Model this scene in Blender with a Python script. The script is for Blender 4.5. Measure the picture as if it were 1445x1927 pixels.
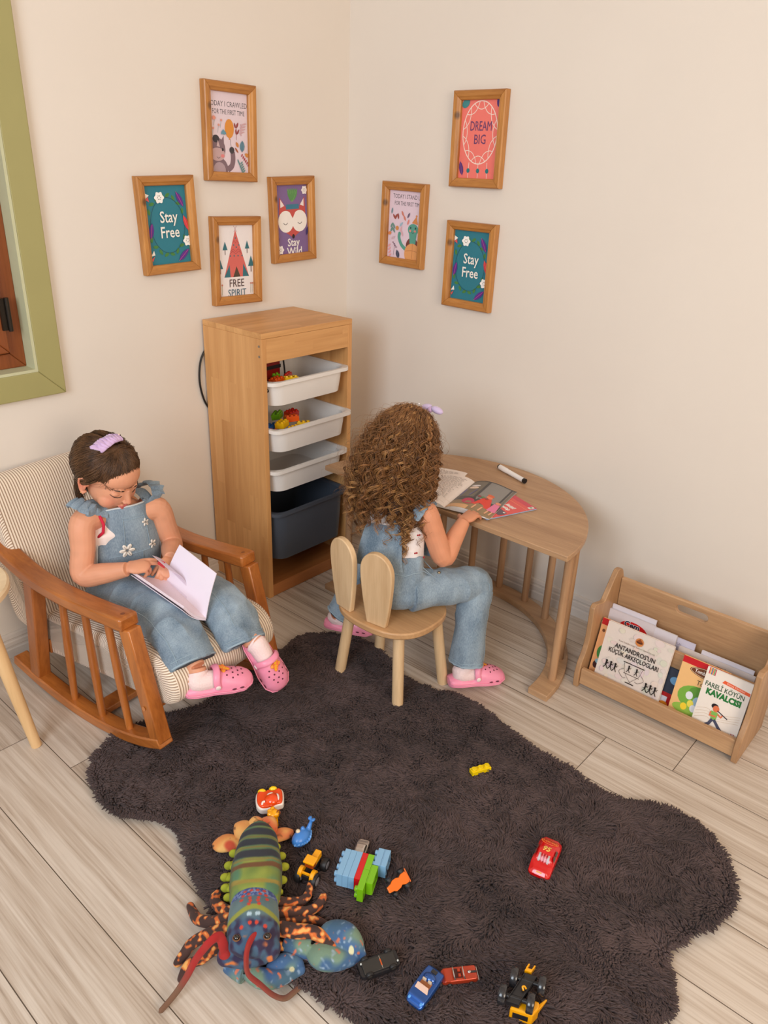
import bpy, bmesh, math, random
import numpy as np
from mathutils import Vector, Matrix, Euler, Quaternion, noise

S = bpy.context.scene
COL = S.collection
for o in list(bpy.data.objects): bpy.data.objects.remove(o)
PI = math.pi
random.seed(7); RNG = np.random.default_rng(7)

# ---------------------------------------------------------------- camera
CAM = dict(loc=(-2.231, -2.171, 1.447), f=1449.04)
FW = Vector((0.687, 0.596, -0.416)).normalized()
RT = Vector((0.666, -0.745, 0.033)).normalized()
UP = RT.cross(FW).normalized(); RT = FW.cross(UP).normalized()
cd = bpy.data.cameras.new('camera'); co = bpy.data.objects.new('camera', cd); COL.objects.link(co)
cd.sensor_fit = 'VERTICAL'; cd.sensor_height = 36.0; cd.lens = 36.0 * CAM['f'] / 1927.0
cd.clip_start = 0.05
co.matrix_world = Matrix(((RT.x, UP.x, -FW.x, CAM['loc'][0]), (RT.y, UP.y, -FW.y, CAM['loc'][1]), (RT.z, UP.z, -FW.z, CAM['loc'][2]), (0, 0, 0, 1)))
S.camera = co
CL = Vector(CAM['loc'])

def P(px, py, z=0.0):
    """point of the level plane at height z seen at a photo pixel"""
    d = FW + RT * ((px - 722.5) / CAM['f']) - UP * ((py - 963.5) / CAM['f'])
    return CL + d * ((z - CL.z) / d.z)

# ---------------------------------------------------------------- light
S.view_settings.view_transform = 'Standard'; S.view_settings.look = 'None'
S.view_settings.gamma = 1.0; S.view_settings.use_curve_mapping = False
S.view_settings.exposure = 0.0
W = bpy.data.worlds.new('daylight'); S.world = W; W.use_nodes = True
W.node_tree.nodes['Background'].inputs[0].default_value = (1.0, 0.88, 0.76, 1)
W.node_tree.nodes['Background'].inputs[1].default_value = 0.18

def area(name, loc, target, sx, sy, power, col):
    l = bpy.data.lights.new(name, 'AREA'); l.shape = 'RECTANGLE'; l.size = sx; l.size_y = sy
    l.energy = power; l.color = col
    o = bpy.data.objects.new(name, l); COL.objects.link(o); o.location = loc
    o.rotation_euler = (Vector(target) - Vector(loc)).to_track_quat('-Z', 'Y').to_euler()
    return o
area('window_daylight_left', (-3.9, -1.9, 1.9), (-0.6, -0.7, 0.9), 1.5, 1.4, 66, (0.80, 0.90, 1.0))
area('window_daylight_rear', (-2.3, -4.6, 1.8), (-0.2, -0.9, 0.7), 1.8, 1.5, 74, (1.0, 0.84, 0.68))

# ---------------------------------------------------------------- materials
def srgb(r, g, b):
    f = lambda c: (c / 255 / 12.92) if c / 255 <= 0.04045 else ((c / 255 + 0.055) / 1.055) ** 2.4
    return (f(r), f(g), f(b), 1.0)
MATS = {}
def new_mat(name):
    m = bpy.data.materials.new(name); m.use_nodes = True
    nt = m.node_tree; b = nt.nodes['Principled BSDF']
    return m, nt, b
def N(nt, t, **k):
    n = nt.nodes.new(t)
    for a, v in k.items(): setattr(n, a, v)
    return n
def flat(col, rough=0.6, name=None, metal=0.0, spec=0.5, noise_amt=0.06, scale=30, bump=0.0, sheen=0.0, coat=0.0, alpha=1.0, trans=0.0):
    key = ('flat', tuple(col), rough, metal, noise_amt, scale, bump, sheen, coat, alpha, trans, spec)
    if key in MATS: return MATS[key]
    m, nt, b = new_mat(name or 'paint_%d_%d_%d' % tuple(int(c) for c in col[:3]))
    c = srgb(*col)
    tc = N(nt, 'ShaderNodeTexCoord'); nz = N(nt, 'ShaderNodeTexNoise'); nz.inputs['Scale'].default_value = scale
    nz.inputs['Detail'].default_value = 3
    nt.links.new(tc.outputs['Object'], nz.inputs['Vector'])
    mx = N(nt, 'ShaderNodeMix', data_type='RGBA')
    mx.inputs[6].default_value = tuple(x * (1 - noise_amt) for x in c[:3]) + (1,)
    mx.inputs[7].default_value = tuple(min(1, x * (1 + noise_amt)) for x in c[:3]) + (1,)
    nt.links.new(nz.outputs['Fac'], mx.inputs[0]); nt.links.new(mx.outputs[2], b.inputs['Base Color'])
    b.inputs['Roughness'].default_value = rough; b.inputs['Metallic'].default_value = metal
    b.inputs['Specular IOR Level'].default_value = spec
    b.inputs['Coat Weight'].default_value = coat
    b.inputs['Sheen Weight'].default_value = sheen
    b.inputs['Transmission Weight'].default_value = trans
    if bump:
        bp = N(nt, 'ShaderNodeBump'); bp.inputs['Strength'].default_value = bump; bp.inputs['Distance'].default_value = 0.002
        nt.links.new(nz.outputs['Fac'], bp.inputs['Height']); nt.links.new(bp.outputs[0], b.inputs['Normal'])
    MATS[key] = m
    return m
def wood(name, dark, light, axis=2, across=28, along=1.2, rough=0.45, planks=None, knots=0.0, coat=0.0, lines=0.5):
    m, nt, b = new_mat(name)
    tc = N(nt, 'ShaderNodeTexCoord'); mp = N(nt, 'ShaderNodeMapping')
    sc = [across] * 3; sc[axis] = along; mp.inputs['Scale'].default_value = sc
    nt.links.new(tc.outputs['Object'], mp.inputs['Vector'])
    vec = mp.outputs[0]
    n1 = N(nt, 'ShaderNodeTexNoise'); n1.inputs['Scale'].default_value = 1.0; n1.inputs['Detail'].default_value = 4; n1.inputs['Distortion'].default_value = 0.6
    n2 = N(nt, 'ShaderNodeTexNoise'); n2.inputs['Scale'].default_value = 6.0; n2.inputs['Detail'].default_value = 3
    n3 = N(nt, 'ShaderNodeTexNoise'); n3.inputs['Scale'].default_value = 0.25; n3.inputs['Detail'].default_value = 2
    src = vec
    tint = None
    if planks:
        # glued blocks: colour step per block, position = object coordinates in (u, v)
        (u, v, bw, bh) = planks
        sx = N(nt, 'ShaderNodeSeparateXYZ'); nt.links.new(tc.outputs['Object'], sx.inputs[0])
        cx = N(nt, 'ShaderNodeCombineXYZ'); nt.links.new(sx.outputs[u], cx.inputs[0]); nt.links.new(sx.outputs[v], cx.inputs[1])
        br = N(nt, 'ShaderNodeTexBrick'); br.inputs['Scale'].default_value = 1.0; br.inputs['Mortar Size'].default_value = 0.0003
        br.inputs['Brick Width'].default_value = bw; br.inputs['Row Height'].default_value = bh; br.offset = 0.37; br.offset_frequency = 2
        br.inputs['Color1'].default_value = (0, 0, 0, 1); br.inputs['Color2'].default_value = (1, 1, 1, 1); br.inputs['Mortar'].default_value = (0.2, 0.2, 0.2, 1)
        nt.links.new(cx.outputs[0], br.inputs['Vector'])
        ad = N(nt, 'ShaderNodeVectorMath', operation='ADD'); nt.links.new(vec, ad.inputs[0])
        ml = N(nt, 'ShaderNodeVectorMath', operation='SCALE'); ml.inputs['Scale'].default_value = 9.0
        nt.links.new(br.outputs['Color'], ml.inputs[0]); nt.links.new(ml.outputs[0], ad.inputs[1]); src = ad.outputs[0]
        tint = br.outputs['Color']
    for n in (n1, n2, n3): nt.links.new(src, n.inputs['Vector'])
    a1 = N(nt, 'ShaderNodeMath', operation='MULTIPLY_ADD'); nt.links.new(n2.outputs[0], a1.inputs[0]); a1.inputs[1].default_value = lines; nt.links.new(n1.outputs[0], a1.inputs[2])
    a2 = N(nt, 'ShaderNodeMath', operation='MULTIPLY_ADD'); nt.links.new(n3.outputs[0], a2.inputs[0]); a2.inputs[1].default_value = 0.7; nt.links.new(a1.outputs[0], a2.inputs[2])
    last = a2.outputs[0]; lo, hi = 0.5 + lines * 0.25 + 0.1, 0.5 + lines * 0.75 + 0.55
    if tint is not None:
        a3 = N(nt, 'ShaderNodeMath', operation='MULTIPLY_ADD'); nt.links.new(tint, a3.inputs[0]); a3.inputs[1].default_value = 0.35; nt.links.new(last, a3.inputs[2]); last = a3.outputs[0]; lo += .08; hi += .27
    mr = N(nt, 'ShaderNodeMapRange'); mr.inputs[1].default_value = lo; mr.inputs[2].default_value = hi
    nt.links.new(last, mr.inputs[0])
    mx = N(nt, 'ShaderNodeMix', data_type='RGBA'); mx.inputs[6].default_value = srgb(*dark); mx.inputs[7].default_value = srgb(*light)
    nt.links.new(mr.outputs[0], mx.inputs[0]); out = mx.outputs[2]
    if knots:
        vo = N(nt, 'ShaderNodeTexVoronoi'); vo.inputs['Scale'].default_value = knots
        nt.links.new(tc.outputs['Object'], vo.inputs['Vector'])
        kr = N(nt, 'ShaderNodeMapRange'); kr.inputs[1].default_value = 0.05; kr.inputs[2].default_value = 0.13; kr.inputs[3].default_value = 0.75; kr.inputs[4].default_value = 0.0
        nt.links.new(vo.outputs['Distance'], kr.inputs[0])
        mk = N(nt, 'ShaderNodeMix', data_type='RGBA'); mk.inputs[7].default_value = srgb(*[c * 0.45 for c in dark])
        nt.links.new(kr.outputs[0], mk.inputs[0]); nt.links.new(out, mk.inputs[6]); out = mk.outputs[2]
    nt.links.new(out, b.inputs['Base Color'])
    b.inputs['Roughness'].default_value = rough; b.inputs['Coat Weight'].default_value = coat; b.inputs['Coat Roughness'].default_value = 0.2
    bp = N(nt, 'ShaderNodeBump'); bp.inputs['Strength'].default_value = 0.15; bp.inputs['Distance'].default_value = 0.001
    nt.links.new(n2.outputs[0], bp.inputs['Height']); nt.links.new(bp.outputs[0], b.inputs['Normal'])
    return m

# ---------------------------------------------------------------- mesh helpers
class MB:
    def __init__(s): s.v = []; s.f = []; s.mi = []; s.cur = 0
    def add(s, verts, faces, M=None, mi=None):
        n = len(s.v)
        for p in verts:
            p = Vector(p)
            if M is not None: p = M @ p
            s.v.append(p)
        for f in faces:
            s.f.append([i + n for i in f]); s.mi.append(s.cur if mi is None else mi)
        return s
    def box(s, c, d, M=None, mi=None):
        x, y, z = c; a, b, h = d[0] / 2, d[1] / 2, d[2] / 2
        vs = [(x + i * a, y + j * b, z + k * h) for k in (-1, 1) for j in (-1, 1) for i in (-1, 1)]
        return s.add(vs, [(0, 2, 3, 1), (4, 5, 7, 6), (0, 1, 5, 4), (2, 6, 7, 3), (0, 4, 6, 2), (1, 3, 7, 5)], M, mi)
    def prism(s, pts, t0, t1, M=None, mi=None, plane='xy', cap=True):
        """polygon in a plane, thick from t0 to t1 along the third axis"""
        n = len(pts)
        def p3(p, t):
            return {'xy': (p[0], p[1], t), 'xz': (p[0], t, p[1]), 'yz': (t, p[0], p[1])}[plane]
        vs = [p3(p, t0) for p in pts] + [p3(p, t1) for p in pts]
        fs = [[i, (i + 1) % n, n + (i + 1) % n, n + i] for i in range(n)]
        if cap: fs += [list(range(n))[::-1], list(range(n, 2 * n))]
        return s.add(vs, fs, M, mi)
    def tube(s, pts, rad, seg=12, M=None, mi=None, side=None, cap=True, flatb=None):
        """tapered tube along points; rad number / list / list of (a, b) with a along 'side'"""
        pts = [Vector(p) for p in pts]; n = len(pts)
        if not isinstance(rad, (list, tuple)) : rad = [rad] * n
        rr = [(r, r) if not isinstance(r, (list, tuple)) else r for r in rad]
        vs = []; prev = None
        for i in range(n):
            t = (pts[min(i + 1, n - 1)] - pts[max(i - 1, 0)])
            if t.length < 1e-9: t = Vector((0, 0, 1))
            t.normalize()
            if side is not None: a = Vector(side) - t * Vector(side).dot(t)
            elif prev is not None: a = prev - t * prev.dot(t)
            else:
                a = Vector((1, 0, 0)) if abs(t.x) < 0.8 else Vector((0, 1, 0)); a = a - t * a.dot(t)
            if a.length < 1e-6: a = t.orthogonal()
            a.normalize(); prev = a; b = t.cross(a)
            for k in range(seg):
                th = 2 * PI * k / seg
                vs.append(pts[i] + a * (math.cos(th) * rr[i][0]) + b * (math.sin(th) * rr[i][1]))
        fs = [[i * seg + k, i * seg + (k + 1) % seg, (i + 1) * seg + (k + 1) % seg, (i + 1) * seg + k] for i in range(n - 1) for k in range(seg)]
        if cap: fs += [list(range(seg))[::-1], list(range((n - 1) * seg, n * seg))]
        return s.add(vs, fs, M, mi)
    def lathe(s, prof, seg=24, M=None, mi=None, sy=1.0):
        vs = []; n = len(prof)
        for r, z in prof:
            for k in range(seg):
                th = 2 * PI * k / seg; vs.append((r * math.cos(th), r * math.sin(th) * sy, z))
        fs = [[i * seg + k, i * seg + (k + 1) % seg, (i + 1) * seg + (k + 1) % seg, (i + 1) * seg + k] for i in range(n - 1) for k in range(seg)]
        fs += [list(range(seg))[::-1], list(range((n - 1) * seg, n * seg))]
        return s.add(vs, fs, M, mi)
    def ell(s, c, r, M=None, mi=None, u=20, w=12, R=None):
        """ellipsoid; R optional 3x3 rotation"""
        vs = []; c = Vector(c)
        def q(x, y, z):
            p = Vector((x * r[0], y * r[1], z * r[2]))
            if R is not None: p = R @ p
            return c + p
        vs.append(q(0, 0, -1))
        for i in range(1, w):
            ph = -PI / 2 + PI * i / w
            for k in range(u):
                th = 2 * PI * k / u; vs.append(q(math.cos(ph) * math.cos(th), math.cos(ph) * math.sin(th), math.sin(ph)))
        vs.append(q(0, 0, 1)); L = len(vs) - 1
        fs = [[0, 1 + (k + 1) % u, 1 + k] for k in range(u)]
        for i in range(w - 2):
            for k in range(u):
                a = 1 + i * u; b_ = 1 + (i + 1) * u
                fs.append([a + k, a + (k + 1) % u, b_ + (k + 1) % u, b_ + k])
        a = 1 + (w - 2) * u
        fs += [[a + k, a + (k + 1) % u, L] for k in range(u)]
        return s.add(vs, fs, M, mi)
    def mesh(s, name):
        me = bpy.data.meshes.new(name); me.from_pydata([tuple(p) for p in s.v], [], s.f)
        me.polygons.foreach_set('material_index', s.mi); me.update()
        return me

def fixn(me):
    bm = bmesh.new(); bm.from_mesh(me); bmesh.ops.recalc_face_normals(bm, faces=bm.faces); bm.to_mesh(me); bm.free()
def smooth(me, ang=None):
    me.polygons.foreach_set('use_smooth', [True] * len(me.polygons))
    if ang is not None:
        try: me.set_sharp_from_angle(angle=math.radians(ang))
        except Exception: pass
def obj(name, mb, mats, parent=None, bevel=0.0, sub=0, sm=None, bseg=2, recalc=True, mods=None):
    me = mb.mesh(name) if isinstance(mb, MB) else mb
    if recalc: fixn(me)
    if not isinstance(mats, (list, tuple)): mats = [mats]
    for m in mats: me.materials.append(m)
    o = bpy.data.objects.new(name, me); COL.objects.link(o)
    if sm is not None: smooth(me, sm if sm > 0 else None)
    if parent is not None: o.parent = parent
    if bevel:
        b = o.modifiers.new('bevel', 'BEVEL'); b.width = bevel; b.segments = bseg; b.limit_method = 'ANGLE'; b.angle_limit = math.radians(35)
    if sub:
        b = o.modifiers.new('sub', 'SUBSURF'); b.levels = sub; b.render_levels = sub
    return o
def thing(name, label, cat, loc=(0, 0, 0), rotz=0, group=None, M=None):
    o = bpy.data.objects.new(name, None); COL.objects.link(o); o.empty_display_size = 0.05
    if M is not None: o.matrix_world = M
    else: o.location = loc; o.rotation_euler = (0, 0, rotz)
    tag(o, label, cat, group); return o
def tag(o, label, cat, group=None, kind=None):
    o['label'] = label; o['category'] = cat
    if group: o['group'] = group
    if kind: o['kind'] = kind
    return o
def lab(o, t): o['label'] = t; return o
def struct(name, mb, mat, bevel=0.0, sm=None, label=None):
    o = obj(name, mb, mat, bevel=bevel, sm=sm); o['kind'] = 'structure'
    if label: o['label'] = label
    return o
def basis(x, y, z, t=(0, 0, 0)):
    x, y, z = Vector(x), Vector(y), Vector(z)
    return Matrix(((x.x, y.x, z.x, t[0]), (x.y, y.y, z.y, t[1]), (x.z, y.z, z.z, t[2]), (0, 0, 0, 1)))
def frame_from(fwd, up, t=(0, 0, 0)):
    """local y = fwd, local z ~ up, local x = right"""
    y = Vector(fwd).normalized(); z = Vector(up); z = (z - y * z.dot(y)).normalized(); x = y.cross(z)
    return basis(x, y, z, t)
def T(*a): return Matrix.Translation(Vector(a))
def RX(d): return Matrix.Rotation(math.radians(d), 4, 'X')
def RY(d): return Matrix.Rotation(math.radians(d), 4, 'Y')
def RZ(d): return Matrix.Rotation(math.radians(d), 4, 'Z')
def SC(x, y, z): return Matrix.Diagonal((x, y, z, 1))
def cr(pts, n=8, closed=False):
    """Catmull-Rom through points (tuples of any length)"""
    P_ = [np.array(p, float) for p in pts]; out = []
    m = len(P_)
    rng = range(m if closed else m - 1)
    for i in rng:
        if closed: p0, p1, p2, p3 = P_[(i - 1) % m], P_[i], P_[(i + 1) % m], P_[(i + 2) % m]
        else: p0, p1, p2, p3 = P_[max(i - 1, 0)], P_[i], P_[i + 1], P_[min(i + 2, m - 1)]
        for k in range(n):
            t = k / n
            out.append(0.5 * ((2 * p1) + (-p0 + p2) * t + (2 * p0 - 5 * p1 + 4 * p2 - p3) * t * t + (-p0 + 3 * p1 - 3 * p2 + p3) * t ** 3))
    if not closed: out.append(P_[-1])
    return [tuple(p) for p in out]
def circle(cx, cy, r, n=24, a0=0, a1=360, ry=None):
    ry = r if ry is None else ry
    full = abs(a1 - a0) >= 360
    k = n if full else n + 1
    return [(cx + r * math.cos(math.radians(a0 + (a1 - a0) * i / n)), cy + ry * math.sin(math.radians(a0 + (a1 - a0) * i / n))) for i in range(k)]
def rrect(w, h, r, n=5, cx=0, cy=0):
    out = []
    for sx, sy, a in ((1, 1, 0), (-1, 1, 90), (-1, -1, 180), (1, -1, 270)):
        out += circle(cx + sx * (w / 2 - r), cy + sy * (h / 2 - r), r, n, a, a + 90)
    return out
def bake(o):
    """apply modifiers into a plain mesh"""
    dg = bpy.context.evaluated_depsgraph_get(); dg.update()
    me = bpy.data.meshes.new_from_object(o.evaluated_get(dg), preserve_all_data_layers=False, depsgraph=dg)
    old = o.data; o.modifiers.clear(); o.data = me; me.name = o.name
    return o
def remeshed(name, mb, mat, voxel, smooth_it=6, parent=None, factor=0.5, disp=None):
    """fuse overlapping closed shapes of mb into one continuous skin"""
    me = mb.mesh(name); fixn_parts(me)
    o = bpy.data.objects.new(name, me); COL.objects.link(o)
    r = o.modifiers.new('r', 'REMESH'); r.mode = 'VOXEL'; r.voxel_size = voxel; r.use_smooth_shade = True
    if smooth_it:
        s = o.modifiers.new('s', 'SMOOTH'); s.factor = factor; s.iterations = smooth_it
    bake(o); o.data.materials.clear(); 
    for m in (mat if isinstance(mat, (list, tuple)) else [mat]): o.data.materials.append(m)
    if parent is not None: o.parent = parent
    smooth(o.data)
    return o
def fixn_parts(me): fixn(me)
def tubes(name, C, R, mat, sides=4, parent=None, flatn=None):
    """many thin tapered strands as one mesh; C (n,k,3) centre lines, R (n,k) radii"""
    C = np.asarray(C, float); R = np.asarray(R, float); n, k, _ = C.shape
    t = np.empty_like(C); t[:, 1:-1] = C[:, 2:] - C[:, :-2]; t[:, 0] = C[:, 1] - C[:, 0]; t[:, -1] = C[:, -1] - C[:, -2]
    t /= np.linalg.norm(t, axis=2, keepdims=True) + 1e-12
    ref = np.zeros_like(t); ref[..., 0] = 0.31; ref[..., 1] = 0.77; ref[..., 2] = 0.55
    a = np.cross(t, ref); a /= np.linalg.norm(a, axis=2, keepdims=True) + 1e-12; b = np.cross(t, a)
    th = 2 * np.pi * np.arange(sides) / sides
    V = C[:, :, None, :] + R[:, :, None, None] * (np.cos(th)[None, None, :, None] * a[:, :, None, :] + np.sin(th)[None, None, :, None] * b[:, :, None, :])
    V = V.reshape(-1, 3)
    base = (np.arange(n)[:, None, None] * k + np.arange(k - 1)[None, :, None]) * sides
    j = np.arange(sides)[None, None, :]; j2 = (j + 1) % sides
    F = np.stack([base + j, base + j2, base + sides + j2, base + sides + j], -1).reshape(-1, 4)
    me = bpy.data.meshes.new(name); me.vertices.add(len(V)); me.vertices.foreach_set('co', V.astype(np.float32).ravel())
    me.loops.add(F.size); me.loops.foreach_set('vertex_index', F.astype(np.int32).ravel())
    me.polygons.add(len(F)); me.polygons.foreach_set('loop_start', np.arange(0, F.size, 4, dtype=np.int32))
    me.polygons.foreach_set('loop_total', np.full(len(F), 4, np.int32))
    me.update(calc_edges=True); me.polygons.foreach_set('use_smooth', np.ones(len(F), bool))
    rn = np.repeat(np.random.default_rng(3).random(n), k * sides).astype(np.float32); at = me.attributes.new('rnd', 'FLOAT', 'POINT'); at.data.foreach_set('value', rn)
    me.materials.append(mat)
    o = bpy.data.objects.new(name, me); COL.objects.link(o)
    if parent is not None: o.parent = parent
    return o

_tc = {}
def text_polys(s, bold=0.0):
    """outline faces of a text in its own flat units (cap height ~0.7)"""
    if (s, bold) in _tc: return _tc[(s, bold)]
    c = bpy.data.curves.new('t', 'FONT'); c.body = s; c.align_x = 'CENTER'; c.align_y = 'CENTER'; c.resolution_u = 2; c.offset = bold
    o = bpy.data.objects.new('t', c); COL.objects.link(o)
    dg = bpy.context.evaluated_depsgraph_get(); dg.update()
    me = bpy.data.meshes.new_from_object(o.evaluated_get(dg))
    r = ([(v.co.x, v.co.y) for v in me.vertices], [list(p.vertices) for p in me.polygons])
    bpy.data.objects.remove(o); bpy.data.curves.remove(c); bpy.data.meshes.remove(me)
    _tc[(s, bold)] = r; return r
class Art:
    """flat printed shapes on a sheet lying in local xy, stacked by tiny steps along +z; units centimetres"""
    def __init__(s, M=None, unit=0.01, step=0.00006, z0=0.0, rough=0.5, coat=0.0):
        s.mb = MB(); s.mats = []; s.idx = {}; s.u = unit; s.k = 0; s.step = step; s.z0 = z0; s.M = M; s.rough = rough; s.coat = coat; s.warp = None
    def m(s, col):
        if col not in s.idx:
            s.idx[col] = len(s.mats); s.mats.append(flat(col, s.rough, noise_amt=0.03, scale=60, coat=s.coat))
        return s.idx[col]
    def z(s): s.k += 1; return s.z0 + s.k * s.step
    def raw(s, pts, faces, col, z=None):
        z = s.z() if z is None else z
        vs = [(p[0] * s.u, p[1] * s.u, z) for p in pts]
        if s.warp: vs = [s.warp(v) for v in vs]
        s.mb.add(vs, faces, s.M, s.m(col)); return s
    def poly(s, pts, col): return s.raw(pts, [list(range(len(pts)))], col)
    def ell(s, cx, cy, rx, ry, col, rot=0, n=20):
        c, d = math.cos(math.radians(rot)), math.sin(math.radians(rot))
        return s.poly([(cx + x * c - y * d, cy + x * d + y * c) for x, y in circle(0, 0, rx, n, ry=ry)], col)
    def rect(s, x0, y0, x1, y1, col): return s.poly([(x0, y0), (x1, y0), (x1, y1), (x0, y1)], col)
    def line(s, pts, w, col, closed=False):
        z = s.z(); n = len(pts); L = []; Rr = []
        for i in range(n):
            a = pts[(i - 1) % n] if (i > 0 or closed) else pts[i]; b = pts[(i + 1) % n] if (i < n - 1 or closed) else pts[i]
            dx, dy = b[0] - a[0], b[1] - a[1]; l = math.hypot(dx, dy) or 1
            nx, ny = -dy / l * w / 2, dx / l * w / 2
            L.append((pts[i][0] + nx, pts[i][1] + ny)); Rr.append((pts[i][0] - nx, pts[i][1] - ny))
        fs = [[i, (i + 1) % n, n + (i + 1) % n, n + i] for i in range(n if closed else n - 1)]
        return s.raw(L + Rr, fs, col, z)
    def leaf(s, cx, cy, l, w, rot, col, vein=None):
        pts = [(-l / 2, 0), (-l * .25, w * .42), (l * .05, w * .5), (l * .3, w * .33), (l / 2, 0), (l * .3, -w * .33), (l * .05, -w * .5), (-l * .25, -w * .42)]
        c, d = math.cos(math.radians(rot)), math.sin(math.radians(rot))
        R = lambda x, y: (cx + x * c - y * d, cy + x * d + y * c)
        s.poly([R(*p) for p in pts], col)
        if vein: s.line([R(-l / 2, 0), R(l * .42, 0)], max(w * .07, .05), vein)
        return s
    def flower(s, cx, cy, r, col, ctr=(60, 50, 60), n=6):
        pts = [(cx + r * (0.92 + .11 * math.cos(n * t)) * math.cos(t), cy + r * (0.92 + .11 * math.cos(n * t)) * math.sin(t)) for t in [2 * PI * i / 48 for i in range(48)]]
        s.poly(pts, col)
        if ctr:
            for a in range(6): s.ell(cx + r * .32 * math.cos(a * 1.05), cy + r * .32 * math.sin(a * 1.05), r * .08, r * .08, ctr, n=8)
        return s
    def text(s, t, cx, cy, size, col, rot=0, bold=0.0, sx=1.0, shear=0.0):
        vs, fs = text_polys(t, bold); c, d = math.cos(math.radians(rot)), math.sin(math.radians(rot))
        pts = []
        for x, y in vs:
            x = (x + shear * y) * size * sx; y = y * size
            pts.append((cx + x * c - y * d, cy + x * d + y * c))
        if fs: s.raw(pts, fs, col)
        return s
    def build(s, name, parent):
        me = s.mb.mesh(name); 
        for m in s.mats: me.materials.append(m)
        o = bpy.data.objects.new(name, me); COL.objects.link(o)
        if parent is not None: o.parent = parent
        return o
# ---------------------------------------------------------------- setting
def wall_mat():
    m, nt, b = new_mat('painted_plaster')
    tc = N(nt, 'ShaderNodeTexCoord'); nz = N(nt, 'ShaderNodeTexNoise'); nz.inputs['Scale'].default_value = 2.5; nz.inputs['Detail'].default_value = 5
    nt.links.new(tc.outputs['Object'], nz.inputs['Vector'])
    mx = N(nt, 'ShaderNodeMix', data_type='RGBA'); mx.inputs[6].default_value = srgb(224, 214, 203); mx.inputs[7].default_value = srgb(231, 222, 211)
    nt.links.new(nz.outputs[0], mx.inputs[0]); nt.links.new(mx.outputs[2], b.inputs['Base Color'])
    n2 = N(nt, 'ShaderNodeTexNoise'); n2.inputs['Scale'].default_value = 60; n2.inputs['Detail'].default_value = 4; nt.links.new(tc.outputs['Object'], n2.inputs['Vector'])
    bp = N(nt, 'ShaderNodeBump'); bp.inputs['Strength'].default_value = 0.12; bp.inputs['Distance'].default_value = 0.002
    nt.links.new(n2.outputs[0], bp.inputs['Height']); nt.links.new(bp.outputs[0], b.inputs['Normal'])
    b.inputs['Roughness'].default_value = 0.75
    return m
WALL = wall_mat()
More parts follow.
